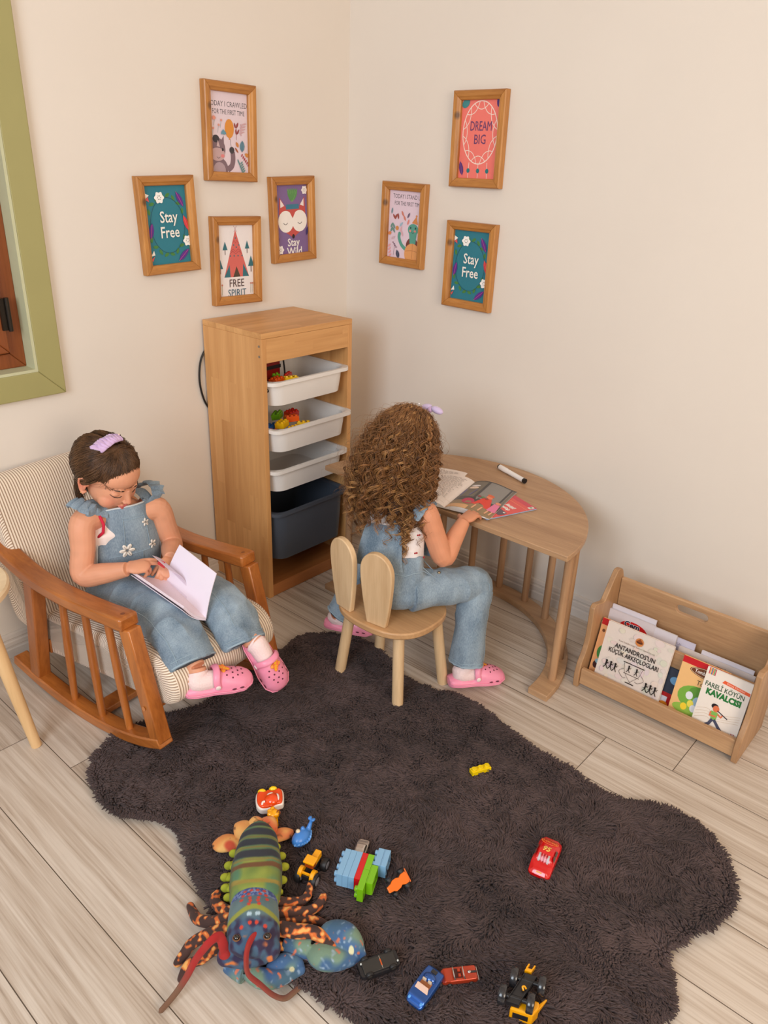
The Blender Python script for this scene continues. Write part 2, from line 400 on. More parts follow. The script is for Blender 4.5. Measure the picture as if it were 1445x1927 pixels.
def floor_mat():
    m, nt, b = new_mat('pale_laminate')
    tc = N(nt, 'ShaderNodeTexCoord'); sx = N(nt, 'ShaderNodeSeparateXYZ'); nt.links.new(tc.outputs['Object'], sx.inputs[0])
    def mth(op, a, bb, c=None):
        n = N(nt, 'ShaderNodeMath', operation=op)
        for i, q in enumerate((a, bb, c)):
            if q is None: continue
            if isinstance(q, (int, float)): n.inputs[i].default_value = q
            else: nt.links.new(q, n.inputs[i])
        return n.outputs[0]
    PW, X0 = 0.180, -0.52
    xr = mth('SUBTRACT', sx.outputs[0], X0); row = mth('FLOOR', mth('DIVIDE', xr, PW), 0.0)
    u = mth('MULTIPLY_ADD', row, 0.19, mth('ADD', sx.outputs[1], 1.54 + 0.19))
    cx = N(nt, 'ShaderNodeCombineXYZ'); nt.links.new(u, cx.inputs[0]); nt.links.new(xr, cx.inputs[1])
    br = N(nt, 'ShaderNodeTexBrick'); br.offset = 0.0; br.inputs['Scale'].default_value = 1; br.inputs['Brick Width'].default_value = 1.25; br.inputs['Row Height'].default_value = PW
    br.inputs['Mortar Size'].default_value = 0.0011; br.inputs['Mortar Smooth'].default_value = 0.1
    br.inputs['Color1'].default_value = (0, 0, 0, 1); br.inputs['Color2'].default_value = (1, 1, 1, 1)
    nt.links.new(cx.outputs[0], br.inputs['Vector'])
    mp = N(nt, 'ShaderNodeMapping'); mp.inputs['Scale'].default_value = (42, 1.1, 1); nt.links.new(tc.outputs['Object'], mp.inputs[0])
    off = N(nt, 'ShaderNodeVectorMath', operation='MULTIPLY_ADD'); nt.links.new(br.outputs['Color'], off.inputs[0]); off.inputs[1].default_value = (7, 13, 3); nt.links.new(mp.outputs[0], off.inputs[2])
    n1 = N(nt, 'ShaderNodeTexNoise'); n1.inputs['Scale'].default_value = 1.0; n1.inputs['Detail'].default_value = 5; n1.inputs['Distortion'].default_value = 1.1; nt.links.new(off.outputs[0], n1.inputs['Vector'])
    n2 = N(nt, 'ShaderNodeTexNoise'); n2.inputs['Scale'].default_value = 5.5; n2.inputs['Detail'].default_value = 3; nt.links.new(off.outputs[0], n2.inputs['Vector'])
    g = mth('MULTIPLY_ADD', n2.outputs[0], 0.55, n1.outputs[0])
    g = mth('MULTIPLY_ADD', br.outputs['Color'], 0.10, g)
    mr = N(nt, 'ShaderNodeMapRange'); mr.inputs[1].default_value = 0.50; mr.inputs[2].default_value = 0.98; nt.links.new(g, mr.inputs[0])
    cr_ = N(nt, 'ShaderNodeValToRGB'); e = cr_.color_ramp.elements
    e[0].color = srgb(142, 124, 108); e[0].position = 0.0; e[1].color = srgb(208, 196, 183); e[1].position = 1.0
    q = e.new(0.42); q.color = srgb(184, 168, 152)
    nt.links.new(mr.outputs[0], cr_.inputs[0])
    mm = N(nt, 'ShaderNodeMix', data_type='RGBA'); mm.inputs[7].default_value = srgb(88, 74, 62)
    nt.links.new(br.outputs['Fac'], mm.inputs[0]); nt.links.new(cr_.outputs[0], mm.inputs[6]); nt.links.new(mm.outputs[2], b.inputs['Base Color'])
    b.inputs['Roughness'].default_value = 0.36; b.inputs['Specular IOR Level'].default_value = 0.5
    bp = N(nt, 'ShaderNodeBump'); bp.inputs['Strength'].default_value = 0.25; bp.inputs['Distance'].default_value = 0.001
    inv = mth('SUBTRACT', n2.outputs[0], br.outputs['Fac']); nt.links.new(inv, bp.inputs['Height']); nt.links.new(bp.outputs[0], b.inputs['Normal'])
    return m
mb = MB().box((-1.7, -1.9, -0.05), (4.6, 5.2, 0.1)); struct('floor', mb, floor_mat())
WH = 2.75
# left wall (plane y = 0) with the window opening; right wall (plane x = 0)
WX0, WX1, WZ0, WZ1 = -2.10, -1.268, 0.868, 2.02     # opening
mb = MB()
mb.box(((WX1 + 0.1) / 2, 0.1, WH / 2), (0.1 - WX1, 0.2, WH))
mb.box(((-4.0 + WX0) / 2, 0.1, WH / 2), (4.0 + WX0, 0.2, WH))
mb.box(((WX0 + WX1) / 2, 0.1, WZ0 / 2), (WX1 - WX0, 0.2, WZ0))
mb.box(((WX0 + WX1) / 2, 0.1, (WZ1 + WH) / 2), (WX1 - WX0, 0.2, WH - WZ1))
struct('wall_left', mb, WALL)
mb = MB().box((0.1, -2.2, WH / 2), (0.2, 4.6, WH)); struct('wall_right', mb, WALL)
mb = MB().box((-1.7, -1.9, WH + 0.05), (4.6, 5.2, 0.1)); struct('ceiling', mb, WALL)
# ribbed skirting boards
BBM = flat((214, 204, 194), 0.5, noise_amt=0.1, scale=14, name='skirting_paint')
def skirting(name, L, M):
    prof = [(0, 0), (0.016, 0), (0.016, 0.028), (0.012, 0.031), (0.012, 0.036), (0.014, 0.039), (0.014, 0.052), (0.010, 0.055), (0.010, 0.060), (0.012, 0.063), (0.009, 0.074), (0.004, 0.078), (0, 0.078)]
    mb = MB().prism(prof, 0, L, M, plane='yz'); return struct(name, mb, BBM, sm=30)
skirting('baseboard_left', 4.0, Matrix(((-1, 0, 0, 0), (0, -1, 0, 0), (0, 0, 1, 0), (0, 0, 0, 1))))
skirting('baseboard_right', 4.2, basis((0, -1, 0), (-1, 0, 0), (0, 0, 1)))
# window: green painted casing, reveal, wooden casement with hinge
GREEN = flat((163, 156, 102), 0.45, name='olive_paint', noise_amt=0.05, scale=9, bump=0.1)
SASH = wood('sash_wood', (104, 50, 20), (146, 78, 36), axis=2, across=30, along=1.5, rough=0.35)
win = bpy.data.objects.new('window_1', None); COL.objects.link(win); win['kind'] = 'structure'; win['label'] = 'olive green framed window with brown wooden casement'
CW = 0.074; T0 = 0.02
def mitre(x0, x1, z0, z1, w, y0, y1):
    """four mitred boards around an opening, as separate prisms"""
    out = []
    for a in (((x0 - w, z0 - w), (x1 + w, z0 - w), (x1, z0), (x0, z0)), ((x1 + w, z0 - w), (x1 + w, z1 + w), (x1, z1), (x1, z0)),
              ((x1 + w, z1 + w), (x0 - w, z1 + w), (x0, z1), (x1, z1)), ((x0 - w, z1 + w), (x0 - w, z0 - w), (x0, z0), (x0, z1))):
        out.append(MB().prism(a, y0, y1, plane='xz'))
    return out
for q in mitre(WX0 , WX1, WZ0, WZ1, CW, -T0, 0.0): obj('casing_board', q, GREEN, win, bevel=0.003)
rv = MB()
rv.box((WX1 - 0.004, 0.045, (WZ0 + WZ1) / 2), (0.008, 0.13, WZ1 - WZ0)); rv.box((WX0 + 0.004, 0.045, (WZ0 + WZ1) / 2), (0.008, 0.13, WZ1 - WZ0))
rv.box(((WX0 + WX1) / 2, 0.045, WZ0 + 0.004), (WX1 - WX0 - .016, 0.13, 0.008)); rv.box(((WX0 + WX1) / 2, 0.045, WZ1 - 0.004), (WX1 - WX0 - .016, 0.13, 0.008))
obj('window_reveal', rv, flat((196, 196, 160), 0.5, name='pale_green_paint'), win)
fr = mitre(WX0 + 0.05, WX1 - 0.05, WZ0 + 0.05, WZ1 - 0.05, 0.042, 0.03, 0.09)
for q in fr: obj('window_frame', q, SASH, win, bevel=0.003)
sa = mitre(WX0 + 0.125, WX1 - 0.125, WZ0 + 0.125, WZ1 - 0.125, 0.07, 0.012, 0.055)
for q in sa: obj('casement', q, SASH, win, bevel=0.004)
gl = MB().box(((WX0 + WX1) / 2, 0.035, (WZ0 + WZ1) / 2), (WX1 - WX0 - 0.24, 0.004, WZ1 - WZ0 - 0.24))
obj('pane', gl, flat((235, 240, 240), 0.05, name='window_glass', trans=0.95), win)
hg = MB().box((WX1 - 0.058, 0.008, 1.03), (0.018, 0.01, 0.085)); hg.tube([(WX1 - 0.048, 0.0, 0.985), (WX1 - 0.048, 0.0, 1.075)], 0.006)
obj('hinge', hg, flat((52, 46, 40), 0.35, metal=0.8, name='dark_metal'), win)
# ---------------------------------------------------------------- storage cabinet
CX0, CX1, CY0, CH = -0.695, -0.290, -0.311, 0.946
BIRCH_Z = wood('glued_birch_upright', (196, 138, 80), (226, 172, 112), axis=2, across=34, along=2.2, rough=0.42, planks=(2, 1, 0.38, 0.045), lines=0.35)
BIRCH_X = wood('glued_birch_level', (192, 136, 78), (224, 170, 110), axis=0, across=34, along=2.2, rough=0.42, planks=(0, 1, 0.30, 0.045), lines=0.35)
BIRCH_F = wood('glued_birch_rail', (192, 136, 78), (224, 170, 110), axis=0, across=34, along=2.2, rough=0.42, planks=(0, 2, 0.22, 0.09), lines=0.35)
PINE_LOW = wood('birch_bottom_shelf', (160, 96, 48), (190, 124, 70), axis=0, across=34, along=2.2, rough=0.4, lines=0.35)
cab = thing('storage_cabinet', 'tall narrow light wooden cabinet with four pull-out plastic bins in the corner', 'cabinet', (CX0, CY0, 0))
w_, d_ = CX1 - CX0, 0.30; t_ = 0.019
bins_z = [0.787, 0.631, 0.483, 0.328]
def side_panel(x):
    mb = MB().box((x, d_ / 2, (CH - 0.018) / 2), (t_, d_, CH - 0.018)); return obj('side_panel', mb, BIRCH_Z, cab, bevel=0.0015)
side_panel(t_ / 2); side_panel(w_ - t_ / 2)
obj('top_panel', MB().box((w_ / 2, d_ / 2, CH - 0.009), (w_, d_, 0.018)), BIRCH_X, cab, bevel=0.0015)
obj('back_panel', MB().box((w_ / 2, d_ - 0.004, CH / 2), (w_ - 2 * t_, 0.006, CH - 0.05)), BIRCH_Z, cab)
obj('top_rail', MB().box((w_ / 2, 0.010, 0.889), (w_ - 2 * t_, 0.018, 0.077)), BIRCH_F, cab, bevel=0.001)
obj('bottom_shelf', MB().box((w_ / 2, d_ / 2, 0.024), (w_ - 2 * t_, d_ - 0.004, 0.046)), PINE_LOW, cab, bevel=0.0015)
for z in bins_z:
    for sx in (t_ + 0.003, w_ - t_ - 0.003):
        obj('bin_runner', MB().box((sx, d_ / 2, z - 0.008), (0.006, d_ - 0.01, 0.006)), BIRCH_Z, cab)
for z in (0.905, 0.873): obj('screw', MB().lathe([(0.004, 0), (0.004, 0.001), (0.001, 0.0012)], 12, T(0, 0.012, z) @ RY(-90)), flat((150, 146, 140), 0.3, metal=0.9), cab)
def bin_mesh(h, W_, D_):
    """open tub with flared rim; x centred, y from 0 (front) back, z=0 at rim top"""
    def ring(sx, sy, z, r): return [(x, y + D_ / 2, z) for x, y in rrect(W_ * sx, D_ * sy, r, 6)]
    L = [ring(0.80, 0.80, -h, .03), ring(0.88, 0.90, -h + .006, .045), ring(0.915, 0.945, -h * .45, .05), ring(0.925, 0.955, -0.016, .05), ring(0.965, 1.0, -0.013, .04),
         ring(1.0, 1.03, -0.012, .03), ring(1.0, 1.03, 0.0, .03), ring(0.95, 0.975, 0.001, .045), ring(0.905, 0.935, -0.008, .05), ring(0.895, 0.925, -h * .45, .05), ring(0.86, 0.88, -h + .008, .04), ring(0.78, 0.78, -h + .004, .03)]
    mb = MB(); n = len(L[0]); vs = [p for r in L for p in r]
    fs = [[i * n + k, i * n + (k + 1) % n, (i + 1) * n + (k + 1) % n, (i + 1) * n + k] for i in range(len(L) - 1) for k in range(n)]
    fs += [list(range(n))[::-1], list(range((len(L) - 1) * n, len(L) * n))]
    return mb.add(vs, fs)
WHITE_PL = flat((232, 226, 220), 0.35, name='white_plastic', noise_amt=0.02)
GREY_PL = flat((72, 78, 88), 0.4, name='dark_grey_plastic', noise_amt=0.03)
names = ['white plastic bin, topmost in the cabinet, red and black toys inside', 'white plastic bin, second from the top, coloured bricks inside', 'empty white plastic bin just above the dark grey one', 'deep dark grey plastic bin in the bottom of the cabinet']
yoff = [-0.020, -0.036, -0.020, -0.026]
for i, z in enumerate(bins_z):
    h = 0.090 if i < 3 else 0.195
    o = obj('storage_bin', bin_mesh(h, w_ - 2 * t_ - 0.002, 0.285), WHITE_PL if i < 3 else GREY_PL, None, sm=40)
    o.location = (CX0 + w_ / 2, CY0 + yoff[i] + 0.004, z)
    tag(o, names[i], 'storage bin', 'pull-out bins in the cabinet')
# things inside the bins
def brick(name, label, cat, col, nx, ny, M, group, st=0.016, h=0.019, pr=0.005, hollow=False):
    root = thing(name, label, cat, M=M, group=group)
    m = flat(col, 0.25, noise_amt=0.02, coat=0.2)
    b = MB().box((0, 0, h / 2), (nx * st - .0004, ny * st - .0004, h))
    obj('body', b, m, root, bevel=0.0008)
    for i in range(nx):
        for j in range(ny):
            obj('stud', MB().lathe([(pr, 0), (pr, 0.0042), (pr - .0008, 0.005)], 16, T((i - (nx - 1) / 2) * st, (j - (ny - 1) / 2) * st, h)), m, root, sm=40)
    return root
RED, YEL, GRN, BLU, ORG = (205, 40, 22), (240, 190, 20), (120, 190, 30), (40, 110, 200), (236, 92, 20)
cb = Vector((CX0, CY0, 0))
G = 'toy bricks lying in the open bins'
bk = [((0.10, 0.06), YEL, 3, 2, 25, 2, 'yellow toy brick on the pile left of the green one'), ((0.165, 0.085), ORG, 3, 2, -20, 2, 'orange toy brick in the middle of the second bin'), ((0.205, 0.13), RED, 3, 2, 10, 2, 'red toy brick at the right end of the second bin pile'),
      ((0.155, 0.145), GRN, 3, 2, 35, 2, 'bright green toy brick at the back of the second bin'), ((0.05, 0.05), RED, 2, 2, 40, 1, 'red toy brick at the left front of the second bin'), ((0.085, 0.10), BLU, 3, 2, -10, 1, 'blue toy brick at the back left of the second bin'),
      ((0.13, 0.035), YEL, 3, 1, 5, 1, 'small yellow toy brick at the front rim of the second bin'), ((0.06, 0.15), GRN, 2, 2, 0, 0, 'green toy brick deep in the second bin'), ((0.19, 0.05), YEL, 3, 2, -35, 1, 'yellow toy brick under the orange one in the second bin')]
for (x, y), c, nx, ny, r, lv, lb in bk:
    brick('toy_brick', lb, 'toy brick', c, nx, ny, T(*(cb + Vector((x + 0.02, y - 0.01, 0.631 - 0.082 + 0.020 + lv * 0.019)))) @ RZ(r) @ RX(random.uniform(-14, 14)), G)
bk = [((0.09, 0.07), ORG, 3, 2, 15, 2, 'orange toy brick in the top bin next to the red box'), ((0.135, 0.05), YEL, 3, 2, -20, 2, 'yellow toy brick at the front of the top bin'), ((0.16, 0.09), RED, 3, 1, 30, 2, 'red toy brick lying in the top bin'), ((0.12, 0.12), GRN, 2, 2, 5, 2, 'green toy brick in the top bin'), ((0.15, 0.11), YEL, 3, 2, 35, 0, 'yellow toy brick at the bottom of the top bin')]
for (x, y), c, nx, ny, r, lv, lb in bk:
    brick('toy_brick', lb, 'toy brick', c, nx, ny, T(*(cb + Vector((x + 0.02, y - 0.01, 0.787 - 0.082 + 0.018 + lv * 0.017)))) @ RZ(r) @ RX(random.uniform(-14, 14)), G)
t = thing('toy_box', 'dark red toy box with a black handle standing in the top bin', 'toy', tuple(cb + Vector((0.105, 0.125, 0.712))), math.radians(4))
obj('body', MB().box((0, 0, 0.056), (0.118, 0.05, 0.112)), flat((128, 14, 12), 0.3, coat=0.3), t, bevel=0.004)
obj('handle', MB().tube(cr([(0.062, -0.03, 0.02), (0.07, -0.034, 0.06), (0.068, -0.03, 0.112)], 6), 0.003, 8), flat((20, 18, 18), 0.4), t, sm=40)
obj('trim_strip', MB().box((0, -0.0256, 0.09), (0.12, 0.001, 0.012)), flat((24, 18, 18), 0.4), t)
o = obj('toy_ball', MB().ell((0, 0, 0), (0.017, 0.017, 0.012)), flat((24, 22, 24), 0.3), sm=0); o.location = cb + Vector((0.045, 0.035, 0.755)); tag(o, 'small black round toy in the left front of the top bin', 'toy')
# black cable behind cabinet
cbl = obj('cable', MB().tube(cr([(CX0 + .02, -0.008, 0.86), (CX0 - 0.014, -0.008, 0.81), (CX0 - 0.024, -0.008, 0.74), (CX0 - 0.010, -0.008, 0.67), (CX0 + .02, -0.008, 0.62)], 8), 0.0035, 8), flat((22, 20, 20), 0.4), sm=40)
tag(cbl, 'black cable looping out behind the left side of the tall cabinet', 'cable')

# ---------------------------------------------------------------- half-round table
TCX, TCY, TR, TH = -0.506, -0.868, 0.469, 0.487
OAK = wood('oak_laminate', (150, 112, 80), (194, 156, 118), axis=1, across=30, along=2.0, rough=0.4, lines=0.6)
OAKD = wood('oak_dowel', (148, 108, 76), (188, 148, 110), axis=2, across=40, along=2.0, rough=0.45, lines=0.5)
tb = thing('half_round_table', 'low half-round oak coloured table on a curved base with upright dowels', 'table', (TCX, TCY, 0))
obj('tabletop', MB().prism(circle(0, 0, TR, 56, -90, 90), TH - 0.017, TH), OAK, tb, bevel=0.002, sm=30)
ring = circle(0, 0, TR, 48, -90, 90) + circle(0, 0, 0.405, 48, 90, -90)
# ring as quads
def arc_ring(r0, r1, a0, a1, z0, z1, n=48):
    mb = MB(); vs = []
    for i in range(n + 1):
        a = math.radians(a0 + (a1 - a0) * i / n); c, s = math.cos(a), math.sin(a)
        vs += [(r0 * c, r0 * s, z0), (r1 * c, r1 * s, z0), (r1 * c, r1 * s, z1), (r0 * c, r0 * s, z1)]
    fs = []
    for i in range(n):
        a = i * 4; b = a + 4
        for k in range(4): fs.append([a + k, a + (k + 1) % 4, b + (k + 1) % 4, b + k])
    fs += [[0, 1, 2, 3], [n * 4 + 3, n * 4 + 2, n * 4 + 1, n * 4]]
    return mb.add(vs, fs)
obj('base_ring', arc_ring(0.405, TR, -90, 90, 0, 0.021), OAK, tb, bevel=0.0015, sm=30)
for a in (-78.6, -63.2, -32, -16, 0, 15.5, 31, 47, 63.2, 78.6):
    x, y = 0.443 * math.cos(math.radians(a)), 0.443 * math.sin(math.radians(a))
    obj('dowel', MB().lathe([(0.0125, 0.019), (0.0125, TH - 0.016)], 20, T(x, y, 0)), OAKD, tb, sm=40)
    
# ---------------------------------------------------------------- rabbit-ear chair
BEECH = wood('pale_ash', (196, 160, 118), (226, 194, 152), axis=2, across=26, along=1.6, rough=0.5, lines=0.6)
BSEAT = wood('ash_seat', (170, 128, 86), (206, 162, 116), axis=1, across=26, along=1.6, rough=0.45, lines=0.6)
SH = 0.262; SCX, SCY = -0.742, -0.925
ch = thing('rabbit_ear_chair', 'small wooden stool chair with a two-piece rabbit ear backrest', 'chair', (SCX, SCY, 0))
pts = []
for i in range(56):
    a = 2 * PI * i / 56; c, s = math.cos(a), math.sin(a); e = 2 / 2.5
    pts.append((math.copysign(abs(c) ** e, c) * 0.137, math.copysign(abs(s) ** e, s) * 0.155))
obj('seat', MB().prism(pts, SH - 0.020, SH), BSEAT, ch, bevel=0.004, sm=30)
for (x, y) in ((-0.097, -0.117), (-0.092, 0.124), (0.091, 0.124), (0.098, -0.132)):
    obj('leg', MB().tube([(x, y, 0), (x * 0.78, y * 0.78, SH - 0.018)], 0.0165, 20), BEECH, ch, sm=40)
for yc, rz in ((0.087, -7), (-0.038, 9)):
    pts = []
    prof = cr([(-0.031, 0), (-0.043, 0.07), (-0.051, 0.15), (-0.048, 0.19), (-0.030, 0.218), (0, 0.229), (0.030, 0.218), (0.048, 0.19), (0.051, 0.15), (0.043, 0.07), (0.031, 0)], 5)
    M = T(-0.108, yc, SH) @ RZ(rz) @ RY(-3)
    obj('ear_backrest', MB().prism([(p[0], p[1]) for p in prof], -0.009, 0.009, M, plane='yz'), BEECH, ch, bevel=0.003, sm=35)

# ---------------------------------------------------------------- book rack
BX = -0.375; BY0, BY1 = -1.352, -1.845
bs = thing('book_rack', 'low oak coloured floor book rack with sloping back and cut-out handle', 'book rack', (BX, BY0, 0))
OAK2 = wood('oak_rack', (160, 120, 86), (202, 162, 120), axis=1, across=30, along=2.0, rough=0.45, lines=0.6)
OAK2S = wood('oak_rack_side', (152, 112, 78), (188, 148, 108), axis=2, across=30, along=2.0, rough=0.45, lines=0.5)
side = cr([(0.0, 0.0), (-0.004, 0.045), (0.004, 0.085)], 4) + cr([(0.020, 0.115), (0.032, 0.16), (0.030, 0.265)], 4) + [(0.042, 0.275), (0.092, 0.262)] + cr([(0.100, 0.264), (0.150, 0.335), (0.165, 0.345), (0.190, 0.338), (0.206, 0.31)], 4) + [(0.212, 0.0)]
for y in (-0.008, BY1 - BY0 + 0.008):
    obj('side_panel', MB().prism(side, y - 0.008, y + 0.008, plane='xz'), OAK2S, bs, bevel=0.002, sm=30)
LY = BY1 - BY0
obj('front_rail', MB().box((0.012, LY / 2, 0.040), (0.014, -LY - 0.034, 0.054)), OAK2, bs, bevel=0.002)
obj('floor_board', MB().box((0.108, LY / 2, 0.020), (0.18, -LY - 0.034, 0.014)), OAK2, bs)
obj('middle_rail', MB().box((0.098, LY / 2, 0.150), (0.012, -LY - 0.034, 0.095), ), OAK2, bs, bevel=0.002)
def panel_with_slot(L, H, th, sw, shh, cy, cz):
    """vertical board in local yz (y length, z height) with a rounded slot"""
    outer = [(-L / 2, 0), (L / 2, 0), (L / 2, H), (-L / 2, H)]
    inner = rrect(sw, shh, shh / 2 - .0005, 6, cy, cz)
    bm = bmesh.new()
    vo = [bm.verts.new((0, *p)) for p in outer]; vi = [bm.verts.new((0, *p)) for p in inner]
    es = [bm.edges.new((vo[i], vo[(i + 1) % 4])) for i in range(4)] + [bm.edges.new((vi[i], vi[(i + 1) % len(vi)])) for i in range(len(vi))]
    bmesh.ops.triangle_fill(bm, use_beauty=True, use_dissolve=False, edges=es)
    g = bm.faces[:]
    r = bmesh.ops.extrude_face_region(bm, geom=g)
    for v in [e for e in r['geom'] if isinstance(e, bmesh.types.BMVert)]: v.co.x += th
    me = bpy.data.meshes.new('back'); bm.to_mesh(me); bm.free(); return me
bp_ = obj('back_panel', panel_with_slot(-LY - 0.034, 0.282, 0.014, 0.094, 0.027, 0.006, 0.252), OAK2, bs, bevel=0.0015)
bp_.location = (0.190, LY / 2, 0.026)

# ---------------------------------------------------------------- side table at left edge
st = thing('side_table', 'pale wooden round table at the left edge with one splayed leg in view', 'side table', (-1.750, -0.343, 0))
obj('tabletop', MB().lathe([(0.160, 0.463), (0.170, 0.467), (0.170, 0.480), (0.165, 0.485)], 56), wood('pale_birch', (214, 186, 146), (238, 214, 178), axis=0, across=26, along=1.5, lines=.4), st, sm=40)
PB = wood('pale_birch_leg', (206, 164, 112), (232, 194, 144), axis=2, across=30, along=1.5, lines=.4)
for a in (0, 120, 240):
    c, s = math.cos(math.radians(a - 38.7)), math.sin(math.radians(a - 38.7))
    obj('leg', MB().tube([(c * 0.167, s * 0.167, 0.0), (c * 0.097, s * 0.097, 0.466)], [0.0135, 0.020], 20), PB, st, sm=40)
# ---------------------------------------------------------------- framed prints
FRW, FRH, FB = 0.1995, 0.2799, 0.0275
FRAME = wood('honey_pine_frame', (152, 92, 34), (206, 144, 74), axis=1, across=60, along=5, rough=0.38, lines=0.5, knots=9, coat=0.15)
FRAMEH = wood('honey_pine_frame_level', (148, 88, 32), (202, 140, 70), axis=0, across=60, along=5, rough=0.38, lines=0.5, knots=9, coat=0.15)
TEAL, DTEAL, WHT, PURP, LEAFG, INK = (38, 122, 140), (30, 84, 110), (244, 240, 232), (92, 42, 138), (72, 132, 62), (60, 56, 62)
def picture(label, wall, u, v, rot, art):
    if wall == 'L': M = basis((1, 0, 0), (0, 0, 1), (0, -1, 0), (u, 0, v))
    else: M = basis((0, -1, 0), (0, 0, 1), (-1, 0, 0), (0, -u, v))
    t = thing('framed_print', label, 'picture', M=M @ RZ(math.degrees(rot)), group=None)
    w, h = FRW / 2, FRH / 2; D = 0.026
    prof = [(0, 0.001), (0, D - .004), (0.003, D), (0.016, D - 0.001), (0.020, D - 0.004), (FB - .002, D - 0.006), (FB, D - 0.009), (FB, 0.004)]   # (in, z)
    n = len(prof)
    for i, (ax, s) in enumerate((('h', 1), ('v', 1), ('h', -1), ('v', -1))):
        mb = MB(); vs = []
        for e in (-1, 1):
            for (a, z) in prof:
                if ax == 'h': vs.append((e * (w - a - .0003), s * (h - a), z))
                else: vs.append((s * (w - a), e * (h - a - .0003), z))
        fs = [[k, (k + 1) % n, n + (k + 1) % n, n + k] for k in range(n)] + [list(range(n)), list(range(n, 2 * n))[::-1]]
        mb.add(vs, fs); obj('frame_rail', mb, FRAMEH if ax == 'h' else FRAME, t, bevel=0.0006)
    A = Art(z0=0.0085, step=0.00005, rough=0.45); A.rect(-7.3, -11.4, 7.3, 11.4, (236, 226, 228)); art(A); A.build('print', t)
    return t
def art_stayfree(A, fx=0.0):
    A.rect(-7.3, -11.4, 7.3, 11.4, TEAL)
    cx = fx
    for k in range(20):
        a = 2 * PI * k / 20 + .15
        if abs(math.cos(a)) > .93: continue
        A.leaf(cx + 6.6 * math.cos(a) - .3, 8.6 * math.sin(a), 2.0, 1.0, math.degrees(a) + (60 if k % 2 else 130), LEAFG, (52, 104, 60))
    A.line(circle(cx, -.1, 6.0, 60, ry=8.0), 0.09, (30, 52, 70), closed=True)
    for (x, y, r, l) in ((5.0, 7.2, -62, 5.0), (-6.0, -1.4, 78, 4.6), (4.8, -9.0, 40, 5.2)):
        A.leaf(x, y, l, 1.7, r, PURP, (206, 80, 130))
    A.leaf(6.6, 0.2, 5.0, 1.5, -70, (214, 62, 70), (240, 120, 110))
    A.poly([(-7.1, 9.3), (-5.6, 8.6), (-7.1, 7.6)], WHT); A.poly([(-7.1, 7.5), (-6.0, 8.2), (-5.8, 6.8)], (220, 90, 90))
    A.poly([(-7.1, -8.6), (-5.9, -7.0), (-5.6, -8.4)], WHT); A.poly([(-7.1, -9.6), (-5.8, -8.7), (-6.6, -10.2)], (220, 90, 90))
    A.flower(-2.2 + fx, 7.9, 1.7, (250, 248, 244)); A.flower(6.5, -4.9, 1.6, (250, 248, 244))
    A.text('Stay', 0.4, 2.2, 4.6, WHT, bold=0.012, sx=0.82); A.text('Free', 0.4, -2.2, 4.6, WHT, bold=0.012, sx=0.82)
